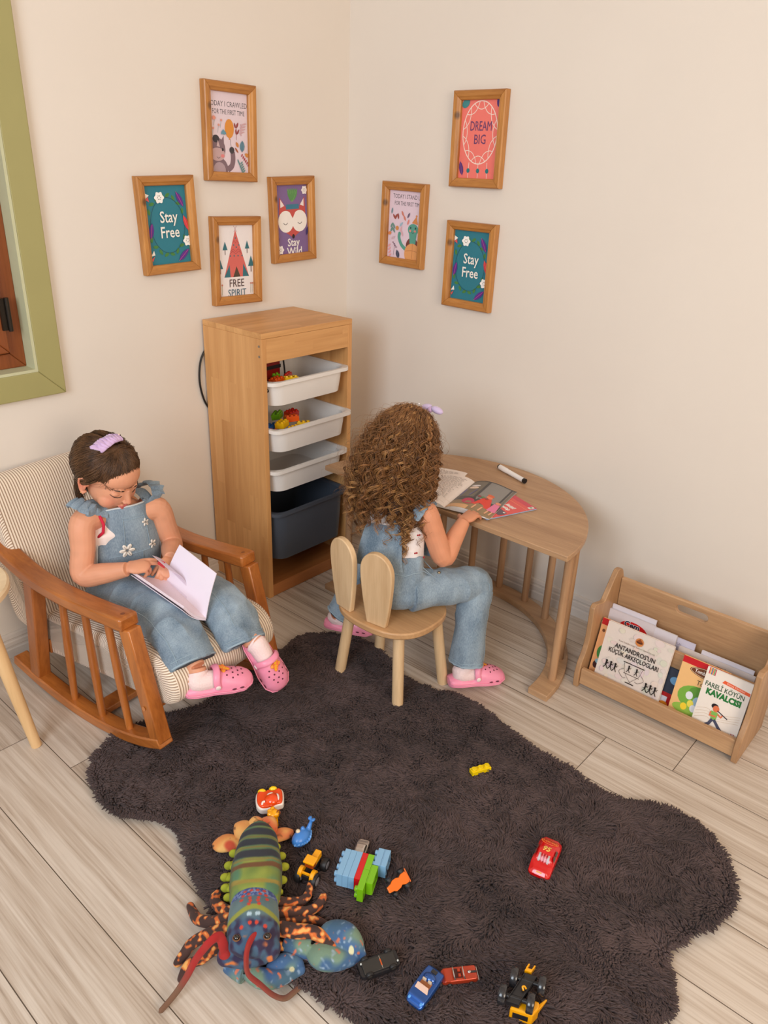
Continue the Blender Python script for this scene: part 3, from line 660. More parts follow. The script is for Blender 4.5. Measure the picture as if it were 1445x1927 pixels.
def art_crawl(A):
    A.rect(-7.3, -11.4, 7.3, 11.4, (226, 208, 216))
    A.text('TODAY I CRAWLED', -0.35, 7.9, 2.1, INK, sx=0.80); A.text('FOR THE FIRST TIME', -0.1, 5.7, 1.95, INK, sx=0.71)
    GR = (128, 104, 112)
    A.ell(-5.4, -10.4, 4.6, 3.6, GR); A.ell(-4.2, -10.9, 2.4, 2.4, (176, 152, 158))
    A.line(cr([(-1.0, -10.6), (0.6, -9.5), (1.2, -7.6), (1.1, -5.4)], 6), 1.8, GR)
    A.ell(0.8, -4.9, 1.0, 1.0, (64, 60, 64))
    A.ell(-4.6, -4.9, 2.9, 3.3, GR); A.ell(-4.8, -6.3, 2.9, 1.9, (196, 164, 164))
    A.poly([(-3.6, -2.6), (-2.3, -0.9), (-2.2, -3.4)], GR); A.poly([(-6.6, -2.8), (-6.4, -0.9), (-4.9, -2.2)], GR); A.ell(-5.3, -1.9, 1.3, 1.1, (58, 54, 60))
    A.poly([(-4.6, -2.2), (-3.8, -4.2), (-5.1, -4.0)], (202, 176, 176))
    A.ell(-2.8, -4.9, .35, .45, (40, 36, 40)); A.ell(-2.9, -6.7, .7, .5, (222, 130, 130)); A.line(cr([(-5.2, -7.0), (-4.5, -7.4), (-3.8, -7.0)], 5), .13, (90, 70, 76))
    A.line([(0.3, -1.8), (0.6, -4.6)], .1, (80, 70, 70)); A.ell(0.0, 1.2, 1.75, 2.7, (220, 144, 58), n=28); A.poly([(-.35, -1.9), (.35, -1.9), (0, -1.3)], (220, 144, 58))
    for k, (x, y, r) in enumerate(((2.2, 2.2, 110), (3.2, 2.4, 70), (2.6, .4, 100), (3.4, .5, 60))): A.leaf(x, y, 1.8, .6, r, (150, 60, 56))
    A.line([(2.7, -1.8), (2.8, 2.8)], .12, (150, 60, 56))
    for k in range(4):
        A.leaf(5.0 + .25 * k, 0.4 + .8 * k, 2.2, .5, 15, (206, 166, 172)); A.leaf(4.4 + .1 * k, -.1 + .8 * k, 1.4, .5, 130, (206, 166, 172))
    A.leaf(4.9, -3.6, 3.4, 1.9, 86, (96, 134, 152), (70, 100, 120)); A.leaf(2.9, -3.2, 1.8, 1.0, 120, (204, 130, 66)); A.leaf(2.6, -4.8, 2.0, .6, 130, (170, 96, 60))
    for k in range(6): A.leaf(4.7 + .5 * k, -6.2 - .55 * k, 1.1, .45, 60, (170, 52, 60))
    A.leaf(6.6, -6.1, 1.8, 1.2, 150, (210, 140, 70))
    for k in range(5): A.leaf(3.2 + .35 * k, -8.0 - .7 * k, 1.5, .45, 115, (96, 140, 140)); A.leaf(4.4 + .25 * k, -8.4 - .6 * k, 1.4, .45, 40, (96, 140, 140))
    for (x, y) in ((-5.6, 3.9), (-3.2, 3.4), (-4.2, 2.0), (-6.3, 1.0)): A.line([(x, y), (x - .5, y - 2.2)], .09, (120, 150, 140)); A.ell(x, y, .35, .35, (222, 150, 130))
    for k in range(4): A.leaf(-2.9 + .3 * k, .1, 1.8, .6, 60 + 25 * k, (104, 150, 168))
    A.ell(-6.0, 3.9, .6, .6, (230, 150, 130), n=10)
def art_tent(A):
    A.rect(-7.3, -11.4, 7.3, 11.4, (238, 232, 232)); SAL, TL = (214, 106, 98), (52, 112, 124)
    A.line([(-.6, 11), (.6, 9.2)], .16, (180, 140, 150)); A.line([(.6, 11), (-.5, 9.2)], .16, (180, 140, 150))
    A.poly([(0, 9.8), (-5.0, -5.2), (5.4, -5.2)], SAL)
    A.poly([(-5.0, -5.2), (-2.4, -5.2), (-2.7, -1.2)], TL); A.poly([(2.7, -5.2), (5.4, -5.2), (3.0, -1.0)], TL); A.poly([(-1.3, -5.2), (1.7, -5.2), (.2, -1.8)], (80, 66, 52))
    for y, w in ((6.0, 1.2), (3.3, 2.2), (2.6, 2.5)):
        n = 4; A.line([(-w + 2 * w * i / n, y + (.5 if i % 2 else -.4)) for i in range(n + 1)], .18, (170, 66, 70))
    for (x, y) in ((-.8, 5.0), (1.4, 5.0), (.3, 4.3), (-2.3, 1.6), (-.7, 1.6), (.9, 1.6), (2.6, 1.6), (0, 7.2)): A.ell(x, y, .26, .26, TL, n=10)
    for (x, y, s) in ((-4.4, 4.4, 1), (4.8, 4.6, .95), (6.3, -.8, 1.25), (-6.6, -1.4, 1.1)):
        A.rect(x - .12 * s, y - 2.4 * s, x + .12 * s, y - .6 * s, (92, 60, 60)); A.poly([(x, y + 1.8 * s), (x - 1.0 * s, y - .9 * s), (x + 1.0 * s, y - .9 * s)], TL)
    A.text('FREE', 0, -7.3, 3.6, (74, 50, 50), sx=0.86); A.text('SPIRIT', 0.1, -10.5, 3.4, (66, 104, 122), sx=0.86)
    for x in (-6.2, 5.9, 6.6): A.line([(x, -10.8), (x + .1, -7.8)], .1, (120, 140, 90)); A.ell(x + .1, -7.6, .3, .3, (200, 130, 110))
def art_fox(A):
    A.rect(-7.3, -11.4, 7.3, 11.4, (128, 102, 150)); RD = (200, 84, 78)
    for k, a in enumerate((110, 98, 86, 74, 62)): A.leaf(.2 + 2.6 * math.cos(math.radians(a)) * 1.2, 8.0, 4.6, 1.5, a, (92, 146, 84), (130, 176, 110))
    A.poly([(-6.0, 2.0), (-5.6, 7.4), (-2.6, 3.8), (3.2, 3.8), (6.0, 7.4), (6.3, 2.0), (4.6, -3.6), (0.2, -6.0), (-4.2, -3.6)], RD)
    A.poly([(-5.3, 4.0), (-5.2, 6.7), (-3.5, 4.6)], (240, 226, 222)); A.poly([(5.6, 4.2), (5.6, 6.8), (3.8, 4.7)], (240, 226, 222))
    A.poly([(-2.8, 3.4), (-2.5, 5.0), (3.1, 5.0), (3.4, 3.4)], (62, 122, 146))
    A.ell(-3.0, -.6, 3.5, 3.6, (244, 238, 232), rot=20, n=30); A.ell(3.4, -.6, 3.5, 3.6, (244, 238, 232), rot=-20, n=30)
    A.poly([(-1.6, 3.2), (2.0, 3.2), (.2, .4)], RD); A.poly([(-1.4, -3.8), (1.8, -3.8), (.2, -5.8)], RD)
    for x in (-3.2, 3.5): A.line(cr([(x - 1.0, -1.0), (x, -1.6), (x + 1.0, -1.0)], 5), .2, (70, 60, 60))
    A.ell(.25, -5.6, .6, .75, (38, 28, 30))
    A.text('Stay', .2, -7.7, 3.6, (240, 234, 232), bold=.02, sx=.95); A.text('Wild', .6, -10.8, 3.8, (240, 234, 232), bold=.02, sx=.95)
    A.flower(6.0, 9.4, 1.4, (244, 238, 236)); A.flower(-6.0, -9.8, 1.5, (244, 238, 236)); A.leaf(6.8, -4.2, 3, 1, 75, (60, 52, 110)); A.leaf(-7.0, -5.8, 3, 1, 105, (60, 52, 110))
def art_dream(A):
    A.rect(-7.3, -11.4, 7.3, 11.4, (240, 122, 112)); WH2 = (246, 226, 214)
    A.line(circle(0.2, 2.0, 6.6, 60, ry=9.0), .28, WH2, closed=True); 
    for k in range(12):
        a = 2 * PI * k / 12; A.line(cr([(0.2 + 6.6 * math.cos(a + q) * f, 2 + 9.0 * math.sin(a + q) * f) for q, f in ((-.42, 1), (-.3, .84), (0, .74), (.3, .84), (.42, 1))], 5), .2, WH2)
    A.text('DREAM', 0.5, 3.8, 3.9, (98, 58, 108), sx=0.66); A.text('BIG', 0.4, .0, 3.9, (98, 58, 108), sx=.8)
    for x in (-3.4, 0.4, 4.0):
        A.line([(x * .95, -6.6), (x, -11.2)], .18, WH2); A.ell(x, -9.0, .62, .7, (34, 120, 124))
    A.leaf(-6.2, -8.4, 4.4, 1.6, 105, (88, 50, 120), (160, 90, 150)); A.ell(-5.8, 10.4, 1.6, 1.2, (60, 136, 140), rot=40); A.ell(6.6, 10.6, .7, 1.4, (80, 50, 120))
def art_turtle(A):
    A.rect(-7.3, -11.4, 7.3, 11.4, (228, 208, 222))
    A.text('TODAY I STAND UP', 1.0, 9.3, 2.0, INK, sx=.74); A.text('FOR THE FIRST TIME', 1.1, 7.0, 1.9, INK, sx=.70)
    TQ = (88, 160, 144)
    A.ell(4.2, -6.8, 2.9, 3.0, (120, 62, 58)); A.line(cr([(1.2, -8.0), (-.8, -6.6), (-2.0, -4.4), (-1.9, -3.0)], 6), 1.3, TQ); A.ell(-1.9, -3.0, .65, .65, TQ)
    A.ell(4.3, -1.2, 2.4, 2.0, TQ); A.poly([(2.4, -1.6), (6.2, -1.6), (5.6, -6.6), (3.2, -6.6)], TQ)
    A.ell(4.4, -9.4, 3.6, 3.6, (226, 160, 100), n=28); A.line([(4.4, -5.9), (4.4, -11)], .12, (170, 100, 60)); A.line(cr([(1.2, -8.6), (4.4, -8.2), (7.2, -8.6)], 5), .12, (170, 100, 60))
    A.poly([(3.6, 1.0), (6.4, .6), (5.6, 3.4)], (216, 140, 84)); A.ell(5.6, 3.4, .4, .4, (216, 140, 84), n=10)
    for x in (3.2, 5.4): A.ell(x, -.6, .28, .38, (40, 60, 60), n=10); A.ell(x - .2, -1.6, .5, .4, (220, 140, 130), n=10)
    A.line(cr([(3.6, -1.8), (4.3, -2.4), (5.0, -1.8)], 5), .15, (50, 96, 90))
    rr = random.Random(3)
    for (x, y, c, r) in ((-5.8, 4.4, (120, 150, 160), 80), (-3.8, 2.6, (160, 80, 70), 60), (-2.8, 2.8, (160, 80, 70), 100), (-4.6, 2.5, (160, 80, 70), 130), (-.8, 3.8, (214, 130, 110), 120), (0.2, 2.4, (214, 130, 110), 120), (2.0, 3.4, (110, 96, 120), 60), (2.0, 1.2, (226, 140, 130), 70),
                         (-5.6, -.4, (110, 150, 140), 60), (-4.6, -.6, (110, 150, 140), 120), (-5.6, -1.8, (110, 150, 140), 60), (-4.6, -2.0, (110, 150, 140), 120), (-1.2, -1.4, (222, 176, 184), 70), (-.6, -2.8, (222, 176, 184), 110), (-1.2, .2, (160, 190, 210), 45), (-4.6, -4.6, (206, 180, 190), 30)):
        A.leaf(x, y, 2.2, .8, r, c)
    A.ell(-3.0, -1.2, .75, .75, (216, 146, 80)); A.leaf(-6.4, -3.2, 1.8, 1.2, 20, (224, 140, 90))
    A.leaf(-2.2, -10, 3.0, 1.6, 110, (60, 66, 90), (110, 120, 140)); A.line([(-4.2, -10.6), (-3.8, -6.4)], .12, (120, 110, 130))
    for k in range(4): A.ell(-4.6 + .5 * k, -6.2 - .5 * k, .28, .28, (120, 90, 110), n=8); A.leaf(-6.4 + .2 * k, -7.4 - 1.1 * k, 1.8, .6, 40, (238, 168, 168))
picture('wooden framed print TODAY I CRAWLED with an orange balloon, top of the left wall group', 'L', -0.5461, 1.507, -0.021, art_crawl)
picture('wooden framed teal Stay Free print, leftmost frame on the left wall', 'L', -0.797, 1.2427, 0.0296, art_stayfree)
picture('wooden framed FREE SPIRIT tent print, lowest frame above the cabinet', 'L', -0.5425, 1.1222, -0.019, art_tent)
picture('wooden framed purple fox print Stay Wild, nearest the corner on the left wall', 'L', -0.2876, 1.2449, 0.0318, art_fox)
picture('wooden framed coral DREAM BIG print, topmost frame on the right wall', 'R', 0.5847, 1.5137, 0.0049, art_dream)
picture('wooden framed pink turtle print TODAY I STAND UP, nearest the corner on the right wall', 'R', 0.2883, 1.2374, -0.0201, art_turtle)
picture('wooden framed teal Stay Free print, lowest frame on the right wall', 'R', 0.5871, 1.1284, -0.0112, art_stayfree)
# ---------------------------------------------------------------- rocking chair (local x across, y = -forward, z up)
RF = Vector((0.1191, -0.9929, 0)); RN = Vector((0.9929, 0.1191, 0)); RP0 = Vector((-1.444, -0.762, 0))
RANG = math.atan2(RN.y, RN.x)
RTH = wood('teak_stained_beech', (140, 74, 26), (192, 116, 52), axis=1, across=40, along=4, rough=0.28, lines=0.45, coat=0.35)
RTV = wood('teak_stained_beech_upright', (136, 72, 24), (188, 112, 50), axis=2, across=40, along=4, rough=0.28, lines=0.45, coat=0.35)
rk = thing('rocking_chair', 'low wooden rocking chair with cream corduroy cushions and curved armrests', 'rocking chair', RP0, RANG)
def L(s, w, z):
    """rocking chair frame to world"""
    return RP0 + RF * s + RN * w + Vector((0, 0, z))
def strip(pts, wd, x0, x1, M=None):
    """board of a side frame: centre line in (s, z), thickness wd list, from x0 to x1 across"""
    n = len(pts); up = []; dn = []
    for i in range(n):
        a = pts[max(i - 1, 0)]; b = pts[min(i + 1, n - 1)]; d = math.hypot(b[0] - a[0], b[1] - a[1]); nx, nz = -(b[1] - a[1]) / d, (b[0] - a[0]) / d
        h = (wd[i] if isinstance(wd, (list, tuple)) else wd) / 2
        up.append((-(pts[i][0] + nx * h), pts[i][1] + nz * h)); dn.append((-(pts[i][0] - nx * h), pts[i][1] - nz * h))
    mb = MB(); k = 2 * n
    vs = [(x, p[0], p[1]) for x in (x0, x1) for p in up + dn[::-1]]
    fs = []
    for i in range(n - 1):
        a, b, c, d = i, i + 1, k - 2 - i, k - 1 - i
        fs += [[a, b, c, d], [k + d, k + c, k + b, k + a]]
    fs += [[i, (i + 1) % k, k + (i + 1) % k, k + i] for i in range(k)]
    return mb.add(vs, fs)
WID = 0.458; TW = 0.044
rock = cr([(-0.645, 0.062), (-0.52, 0.033), (-0.36, 0.015), (-0.20, 0.023), (-0.08, 0.050), (0.0, 0.082)], 6)
arm = cr([(-0.70, 0.462), (-0.60, 0.420), (-0.48, 0.388), (-0.345, 0.380), (-0.22, 0.388), (-0.092, 0.400)], 6)
for x0 in (0.0, WID - TW):
    x1 = x0 + TW; c = (x0 + x1) / 2
    obj('rocker', strip(rock, 0.030, x0, x1), RTH, rk, bevel=0.004, sm=30)
    obj('armrest', strip(arm, [0.034] * (len(arm) - 4) + [0.036, 0.037, 0.037, 0.034], x0 - 0.004, x1 + 0.008), RTH, rk, bevel=0.006, sm=30)
    obj('front_leg', strip([(-0.016, 0.075), (-0.092, 0.386)], 0.040, x0 + .002, x1 - .002), RTV, rk, bevel=0.004, sm=30)
    obj('rear_leg', strip([(-0.545, 0.040), (-0.495, 0.376)], 0.042, x0 + .002, x1 - .002), RTV, rk, bevel=0.004, sm=30)
    for (s0, z0, s1, z1) in ((-0.386, 0.020, -0.372, 0.366), (-0.262, 0.025, -0.276, 0.368), (-0.143, 0.042, -0.182, 0.374)):
        obj('spindle', MB().tube([(c, -s0, z0), (c, -(s0 + s1) / 2, (z0 + z1) / 2), (c, -s1, z1)], [0.0095, 0.0115, 0.0095], 16), RTV, rk, sm=40)
    obj('dowel_plug', MB().lathe([(0.0055, 0), (0.0055, 0.0008)], 14, T(c, 0.113, 0.4162) @ RX(-6)), flat((120, 66, 34), 0.3), rk)
obj('dowel_plug', MB().lathe([(0.006, 0), (0.006, 0.001)], 14, T(0.0, 0.043, 0.175) @ RY(-90)), flat((196, 124, 70), 0.3), rk)
obj('cross_rail', MB().box((WID / 2, 0.06, 0.165), (WID - 2 * TW, 0.022, 0.05)), RTH, rk, bevel=0.003)
obj('cross_rail', MB().box((WID / 2, 0.52, 0.14), (WID - 2 * TW, 0.022, 0.045)), RTH, rk, bevel=0.003)
obj('cross_rail', MB().box((WID / 2, 0.30, 0.022), (WID - 2 * TW, 0.05, 0.020)), RTH, rk, bevel=0.003)
# corduroy
def corduroy():
    m, nt, b = new_mat('cream_corduroy')
    at = N(nt, 'ShaderNodeAttribute'); at.attribute_name = 'rib'
    mu = N(nt, 'ShaderNodeMath', operation='MULTIPLY'); nt.links.new(at.outputs['Fac'], mu.inputs[0]); mu.inputs[1].default_value = 2 * PI / 0.0078
    sn = N(nt, 'ShaderNodeMath', operation='SINE'); nt.links.new(mu.outputs[0], sn.inputs[0])
    mr = N(nt, 'ShaderNodeMapRange'); mr.inputs[1].default_value = -1.0; mr.inputs[2].default_value = 0.0; nt.links.new(sn.outputs[0], mr.inputs[0])
    mx = N(nt, 'ShaderNodeMix', data_type='RGBA'); mx.inputs[6].default_value = srgb(178, 144, 116); mx.inputs[7].default_value = srgb(242, 224, 204)
    nt.links.new(mr.outputs[0], mx.inputs[0]); nt.links.new(mx.outputs[2], b.inputs['Base Color'])
    bp = N(nt, 'ShaderNodeBump'); bp.inputs['Strength'].default_value = 0.9; bp.inputs['Distance'].default_value = 0.0025
    nt.links.new(mr.outputs[0], bp.inputs['Height']); nt.links.new(bp.outputs[0], b.inputs['Normal'])
    b.inputs['Roughness'].default_value = 0.95; b.inputs['Sheen Weight'].default_value = 0.3
    return m
CORD = corduroy()
def cushion(name, section, x0, x1, bulge, ribdir, parent, nx=26):
    """closed section in (y, z) swept across x with rounded ends; rib attribute per vertex"""
    k = len(section); cx = sum(p[0] for p in section) / k; cz = sum(p[1] for p in section) / k
    vs = []; rib = []
    arc = [0]
    for i in range(1, k): arc.append(arc[-1] + math.dist(section[i], section[i - 1]))
    X = []; SCL = []
    re = 0.030
    for i in range(nx + 1):
        t = i / nx
        if i < 5: a = i / 4 * PI / 2; X.append(x0 + re * (1 - math.cos(a)) * .8); SCL.append(math.sin(a) ** .6 if i else 0.0)
        elif i > nx - 5: a = (nx - i) / 4 * PI / 2; X.append(x1 - re * (1 - math.cos(a)) * .8); SCL.append(math.sin(a) ** .6 if i < nx else 0.0)
        else: X.append(x0 + .024 + (x1 - x0 - .048) * (i - 4) / (nx - 8)); SCL.append(1.0)
    fs = []
    def col_(i, side):
        f = SCL[i]; b_ = bulge * math.sin(PI * i / nx) ** .6; n0 = len(vs)
        for j, p in enumerate(section):
            dy, dz = p[0] - cx, p[1] - cz; l = math.hypot(dy, dz) or 1; shrink = (1 - f) * re
            q = (l - shrink + b_) / l
            vs.append((X[i], cx + dy * q, cz + dz * q)); rib.append(arc[j] if side else X[i])
        return n0
    for rng, side in ((range(0, 4), True), (range(3, nx - 2), False), (range(nx - 3, nx + 1), True)):
        st = [col_(i, side) for i in rng]
        for a_, b_ in zip(st, st[1:]): fs += [[a_ + j, a_ + (j + 1) % k, b_ + (j + 1) % k, b_ + j] for j in range(k)]
        if rng.start == 0: fs.append(list(range(st[0], st[0] + k)))
        if rng.stop == nx + 1: fs.append(list(range(st[-1], st[-1] + k))[::-1])
    me = MB().add(vs, fs).mesh(name); a = me.attributes.new('rib', 'FLOAT', 'POINT'); a.data.foreach_set('value', rib)
    return obj(name, me, CORD, parent, sm=0, recalc=True)
seat_sec = cr([(0.60, 0.225), (0.45, 0.243), (0.28, 0.268), (0.12, 0.288), (0.040, 0.284), (-0.004, 0.258), (-0.020, 0.215), (-0.004, 0.176), (0.055, 0.160), (0.25, 0.140), (0.45, 0.122), (0.60, 0.112), (0.615, 0.17)], 6, closed=True)
back_sec = cr([(0.528, 0.235), (0.560, 0.34), (0.600, 0.46), (0.640, 0.57), (0.664, 0.606), (0.70, 0.612), (0.725, 0.58), (0.710, 0.50), (0.668, 0.36), (0.632, 0.22), (0.590, 0.19), (0.545, 0.20)], 6, closed=True)
cs_ = cushion('seat_cushion', seat_sec, 0.049, WID - 0.036, 0.004, 'seat', rk)
cb_ = cushion('back_cushion', back_sec, 0.020, WID - 0.020, 0.006, 'back', rk)
# ---------------------------------------------------------------- shaggy rug
RZT = 0.012
outl_px = [(560,1197),(590,1190),(634,1191),(680,1200),(718,1222),(745,1250),(790,1288),(860,1305),(915,1332),(958,1368),(1010,1405),(1085,1448),(1130,1485),(1175,1503),(1240,1512),(1300,1535),(1345,1575),(1380,1625),(1392,1675),(1380,1718),(1340,1748),(1290,1775),(1264,1808),(1268,1850),(1280,1890),(1262,1922),(1215,1940),(1120,1950),(1000,1958),(900,1958),(800,1955),(720,1945),(657,1921),(618,1899),(574,1869),(520,1840),(455,1805),(415,1765),(394,1716),(375,1680),(361,1650),(346,1619),(333,1580),(310,1550),(271,1542),(231,1537),(195,1522),(172,1490),(162,1455),(176,1416),(206,1385),(235,1367),(270,1358),(315,1341),(364,1328),(410,1300),(460,1265),(500,1240),(530,1218)]
outl = [tuple(P(x, y, 0.015))[:2] for x, y in outl_px]
outl = cr(outl, 4, closed=True)
OU = np.array(outl)
_t = np.roll(OU, -1, 0) - np.roll(OU, 1, 0); _n = np.stack([_t[:, 1], -_t[:, 0]], 1); _n /= np.hypot(_n[:, 0], _n[:, 1])[:, None]
_ar = .5 * np.sum(OU[:, 0] * np.roll(OU[:, 1], -1) - np.roll(OU[:, 0], -1) * OU[:, 1])
OU = OU - _n * np.sign(_ar) * .011
def inside(Q):
    x, y = Q[:, 0], Q[:, 1]; c = np.zeros(len(Q), bool); n = len(OU)
    for i in range(n):
        x1, y1 = OU[i]; x2, y2 = OU[(i + 1) % n]
        if y1 == y2: continue
        k = ((y1 > y) != (y2 > y)) & (x < (x2 - x1) * (y - y1) / (y2 - y1) + x1); c ^= k
    return c
def edge_dist(Q):
    d = np.full(len(Q), 9.0); dirv = np.zeros_like(Q)
    for i in range(len(OU)):
        a = OU[i]; b = OU[(i + 1) % len(OU)]; ab = b - a; t = np.clip(((Q - a) @ ab) / (ab @ ab + 1e-12), 0, 1)
        v = Q - (a + t[:, None] * ab); l = np.hypot(v[:, 0], v[:, 1]); m = l < d; d[m] = l[m]; dirv[m] = v[m]
    return d, dirv
def rug_mat():
    m, nt, b = new_mat('dark_brown_pile')
    tc = N(nt, 'ShaderNodeTexCoord'); nz = N(nt, 'ShaderNodeTexNoise'); nz.inputs['Scale'].default_value = 7; nz.inputs['Detail'].default_value = 6
    nt.links.new(tc.outputs['Object'], nz.inputs[0]); mr = N(nt, 'ShaderNodeMapRange'); mr.inputs[1].default_value = .35; mr.inputs[2].default_value = .65; at = N(nt, 'ShaderNodeAttribute'); at.attribute_name = 'rnd'; av = N(nt, 'ShaderNodeMath', operation='MULTIPLY_ADD'); nt.links.new(at.outputs['Fac'], av.inputs[0]); av.inputs[1].default_value = .22; nt.links.new(nz.outputs[0], av.inputs[2]); nt.links.new(av.outputs[0], mr.inputs[0]); mr.inputs[2].default_value = .82
    mx = N(nt, 'ShaderNodeMix', data_type='RGBA'); mx.inputs[6].default_value = srgb(56, 46, 46); mx.inputs[7].default_value = srgb(86, 70, 69)
    nt.links.new(mr.outputs[0], mx.inputs[0]); nt.links.new(mx.outputs[2], b.inputs['Base Color']); b.inputs['Roughness'].default_value = 0.8; b.inputs['Sheen Weight'].default_value = 0.06
    b.inputs['Specular IOR Level'].default_value = .3
    return m
RUGM = rug_mat()
rug = thing('shaggy_rug', 'dark brown animal-hide shaped shaggy rug in the middle of the floor', 'rug', tuple(P(800, 1550)))
rl = rug.location.copy()
ctr_ = OU.mean(0)
mb = MB().prism([(p[0] - rl.x, p[1] - rl.y) for p in [tuple(ctr_ + (q - ctr_) * .992) for q in OU]], 0.0005, RZT)
obj('backing', mb, RUGM, rug)
def vnoise(Q, sc, seed):
    r = np.random.default_rng(seed); g = r.random((64, 64)); x = Q[:, 0] * sc + 31.7; y = Q[:, 1] * sc + 17.3
    i = np.floor(x).astype(int); j = np.floor(y).astype(int); fx = x - i; fy = y - j; fx = fx * fx * (3 - 2 * fx); fy = fy * fy * (3 - 2 * fy)
    G_ = lambda a, b_: g[a % 64, b_ % 64]
    return (G_(i, j) * (1 - fx) + G_(i + 1, j) * fx) * (1 - fy) + (G_(i, j + 1) * (1 - fx) + G_(i + 1, j + 1) * fx) * fy
PRESS = [(*P(x, y, .03)[:2], r_, k_) for x, y, r_, k_ in ((480,1590,.05,.6),(482,1640,.065,.6),(480,1690,.065,.6),(478,1740,.06,.6),(478,1785,.05,.6),(620,1790,.04,.5),(655,1790,.045,.5),(590,1785,.03,.5),(507,1505,.04,.5),(567,1583,.032,.5),(585,1630,.035,.5),(655,1640,.05,.55),(690,1655,.05,.55),(715,1620,.04,.55),(690,1690,.03,.5),(750,1665,.03,.5),(1014,1636,.035,.55),(1027,1608,.035,.55),(1040,1582,.035,.55),(712,1820,.04,.5),(690,1830,.03,.5),(735,1812,.03,.5),(790,1870,.03,.5),(812,1840,.03,.5),(865,1836,.03,.5),(845,1838,.025,.5),(885,1834,.025,.5),(985,1890,.035,.5),(975,1855,.03,.4),(903,1445,.03,.5),(450,1570,.03,.5),(425,1590,.03,.5),(530,1575,.03,.5),(545,1700,.02,.4),(575,1718,.02,.4),(580,1685,.02,.4),(605,1700,.02,.4),(560,1755,.03,.4),(600,1765,.03,.4),(740,1333,.022,.5),(638,1266,.022,.5),(300,1400,.04,.5),(270,1385,.04,.4))]
def pile(n_target, step):
    lo, hi = OU.min(0), OU.max(0)
    gx, gy = np.meshgrid(np.arange(lo[0], hi[0], step), np.arange(lo[1], hi[1], step)); Q = np.stack([gx.ravel(), gy.ravel()], 1)
    Q += RNG.uniform(-.5, .5, Q.shape) * step; Q = Q[inside(Q)]
    d, dv = edge_dist(Q); n = len(Q)
    # neighbouring tufts share a lean; each lock waves
    a = vnoise(Q, 3.0, 1) * 2 * np.pi * 1.3 + (vnoise(Q, 26, 2) - .5) * 3.4 + RNG.normal(0, .28, n) - 1.2
    lean = 0.62 + .45 * vnoise(Q, 30, 3) + RNG.normal(0, .06, n)
    dirx, diry = np.cos(a), np.sin(a)
    e = np.clip(1 - d / .022, 0, 1)[:, None]; out = dv / (np.hypot(dv[:, 0], dv[:, 1])[:, None] + 1e-9)
    D = np.stack([dirx, diry], 1) * (1 - e) - out * e * .8
    Lh = 0.0185 * (.70 + .6 * vnoise(Q, 44, 4)) * (1 + RNG.normal(0, .07, n)); Lh *= (1 - .1 * e[:, 0])
    for (bx, by, br_, hk) in PRESS:
        q = np.clip(1 - np.hypot(Q[:, 0] - bx, Q[:, 1] - by) / br_, 0, 1); Lh *= 1 - hk * np.minimum(1, q * 3.5); lean += q * .25
    k = 6; ts = np.linspace(0, 1, k); C = np.zeros((n, k, 3)); w = RNG.uniform(0, 6.28, n); wv = .0021
    S2 = np.stack([-D[:, 1], D[:, 0]], 1)
    for q, t in enumerate(ts):
        s = lean * Lh * (t ** 1.35) * 1.35
        wob = wv * np.sin(w + 7.5 * t) * min(1, t * 2)
        C[:, q, 0] = Q[:, 0] + D[:, 0] * s + S2[:, 0] * wob
        C[:, q, 1] = Q[:, 1] + D[:, 1] * s + S2[:, 1] * wob
        C[:, q, 2] = RZT - .003 + Lh * (t - .38 * np.minimum(lean, 1.2) * t * t) * (1 - .5 * e[:, 0] * t)
    R = np.zeros((n, k)); base = (.00235 + .0008 * RNG.random(n))[:, None]; R[:] = base * np.array([1.0, 1.1, 1.1, .95, .7, .25])[None]
    C[:, :, 0] -= rl.x; C[:, :, 1] -= rl.y
    return C, R
C_, R_ = pile(0, 0.0038)
po = tubes('pile', C_, R_, RUGM, sides=4, parent=rug); po['kind'] = 'stuff'
# ---------------------------------------------------------------- toys on the rug
RT_ = 0.019     # height of the pressed pile under a toy
BLK = flat((26, 25, 27), 0.5, name='black_rubber'); BLKG = flat((34, 33, 36), 0.3, name='black_plastic'); CHR = flat((200, 198, 196), 0.18, metal=0.9, name='chrome')
# brick stack lying on its side
SA, SB, SZ = Vector((0.454, -0.891, 0)), Vector((0.892, 0.452, 0)), Vector((0, 0, 1))
stk = thing('toy_brick_stack', 'light blue, red and green bricks clicked together lying sideways on the rug', 'toy bricks', M=basis(SB, SZ, SA, (-1.3916, -1.3446, RT_)))
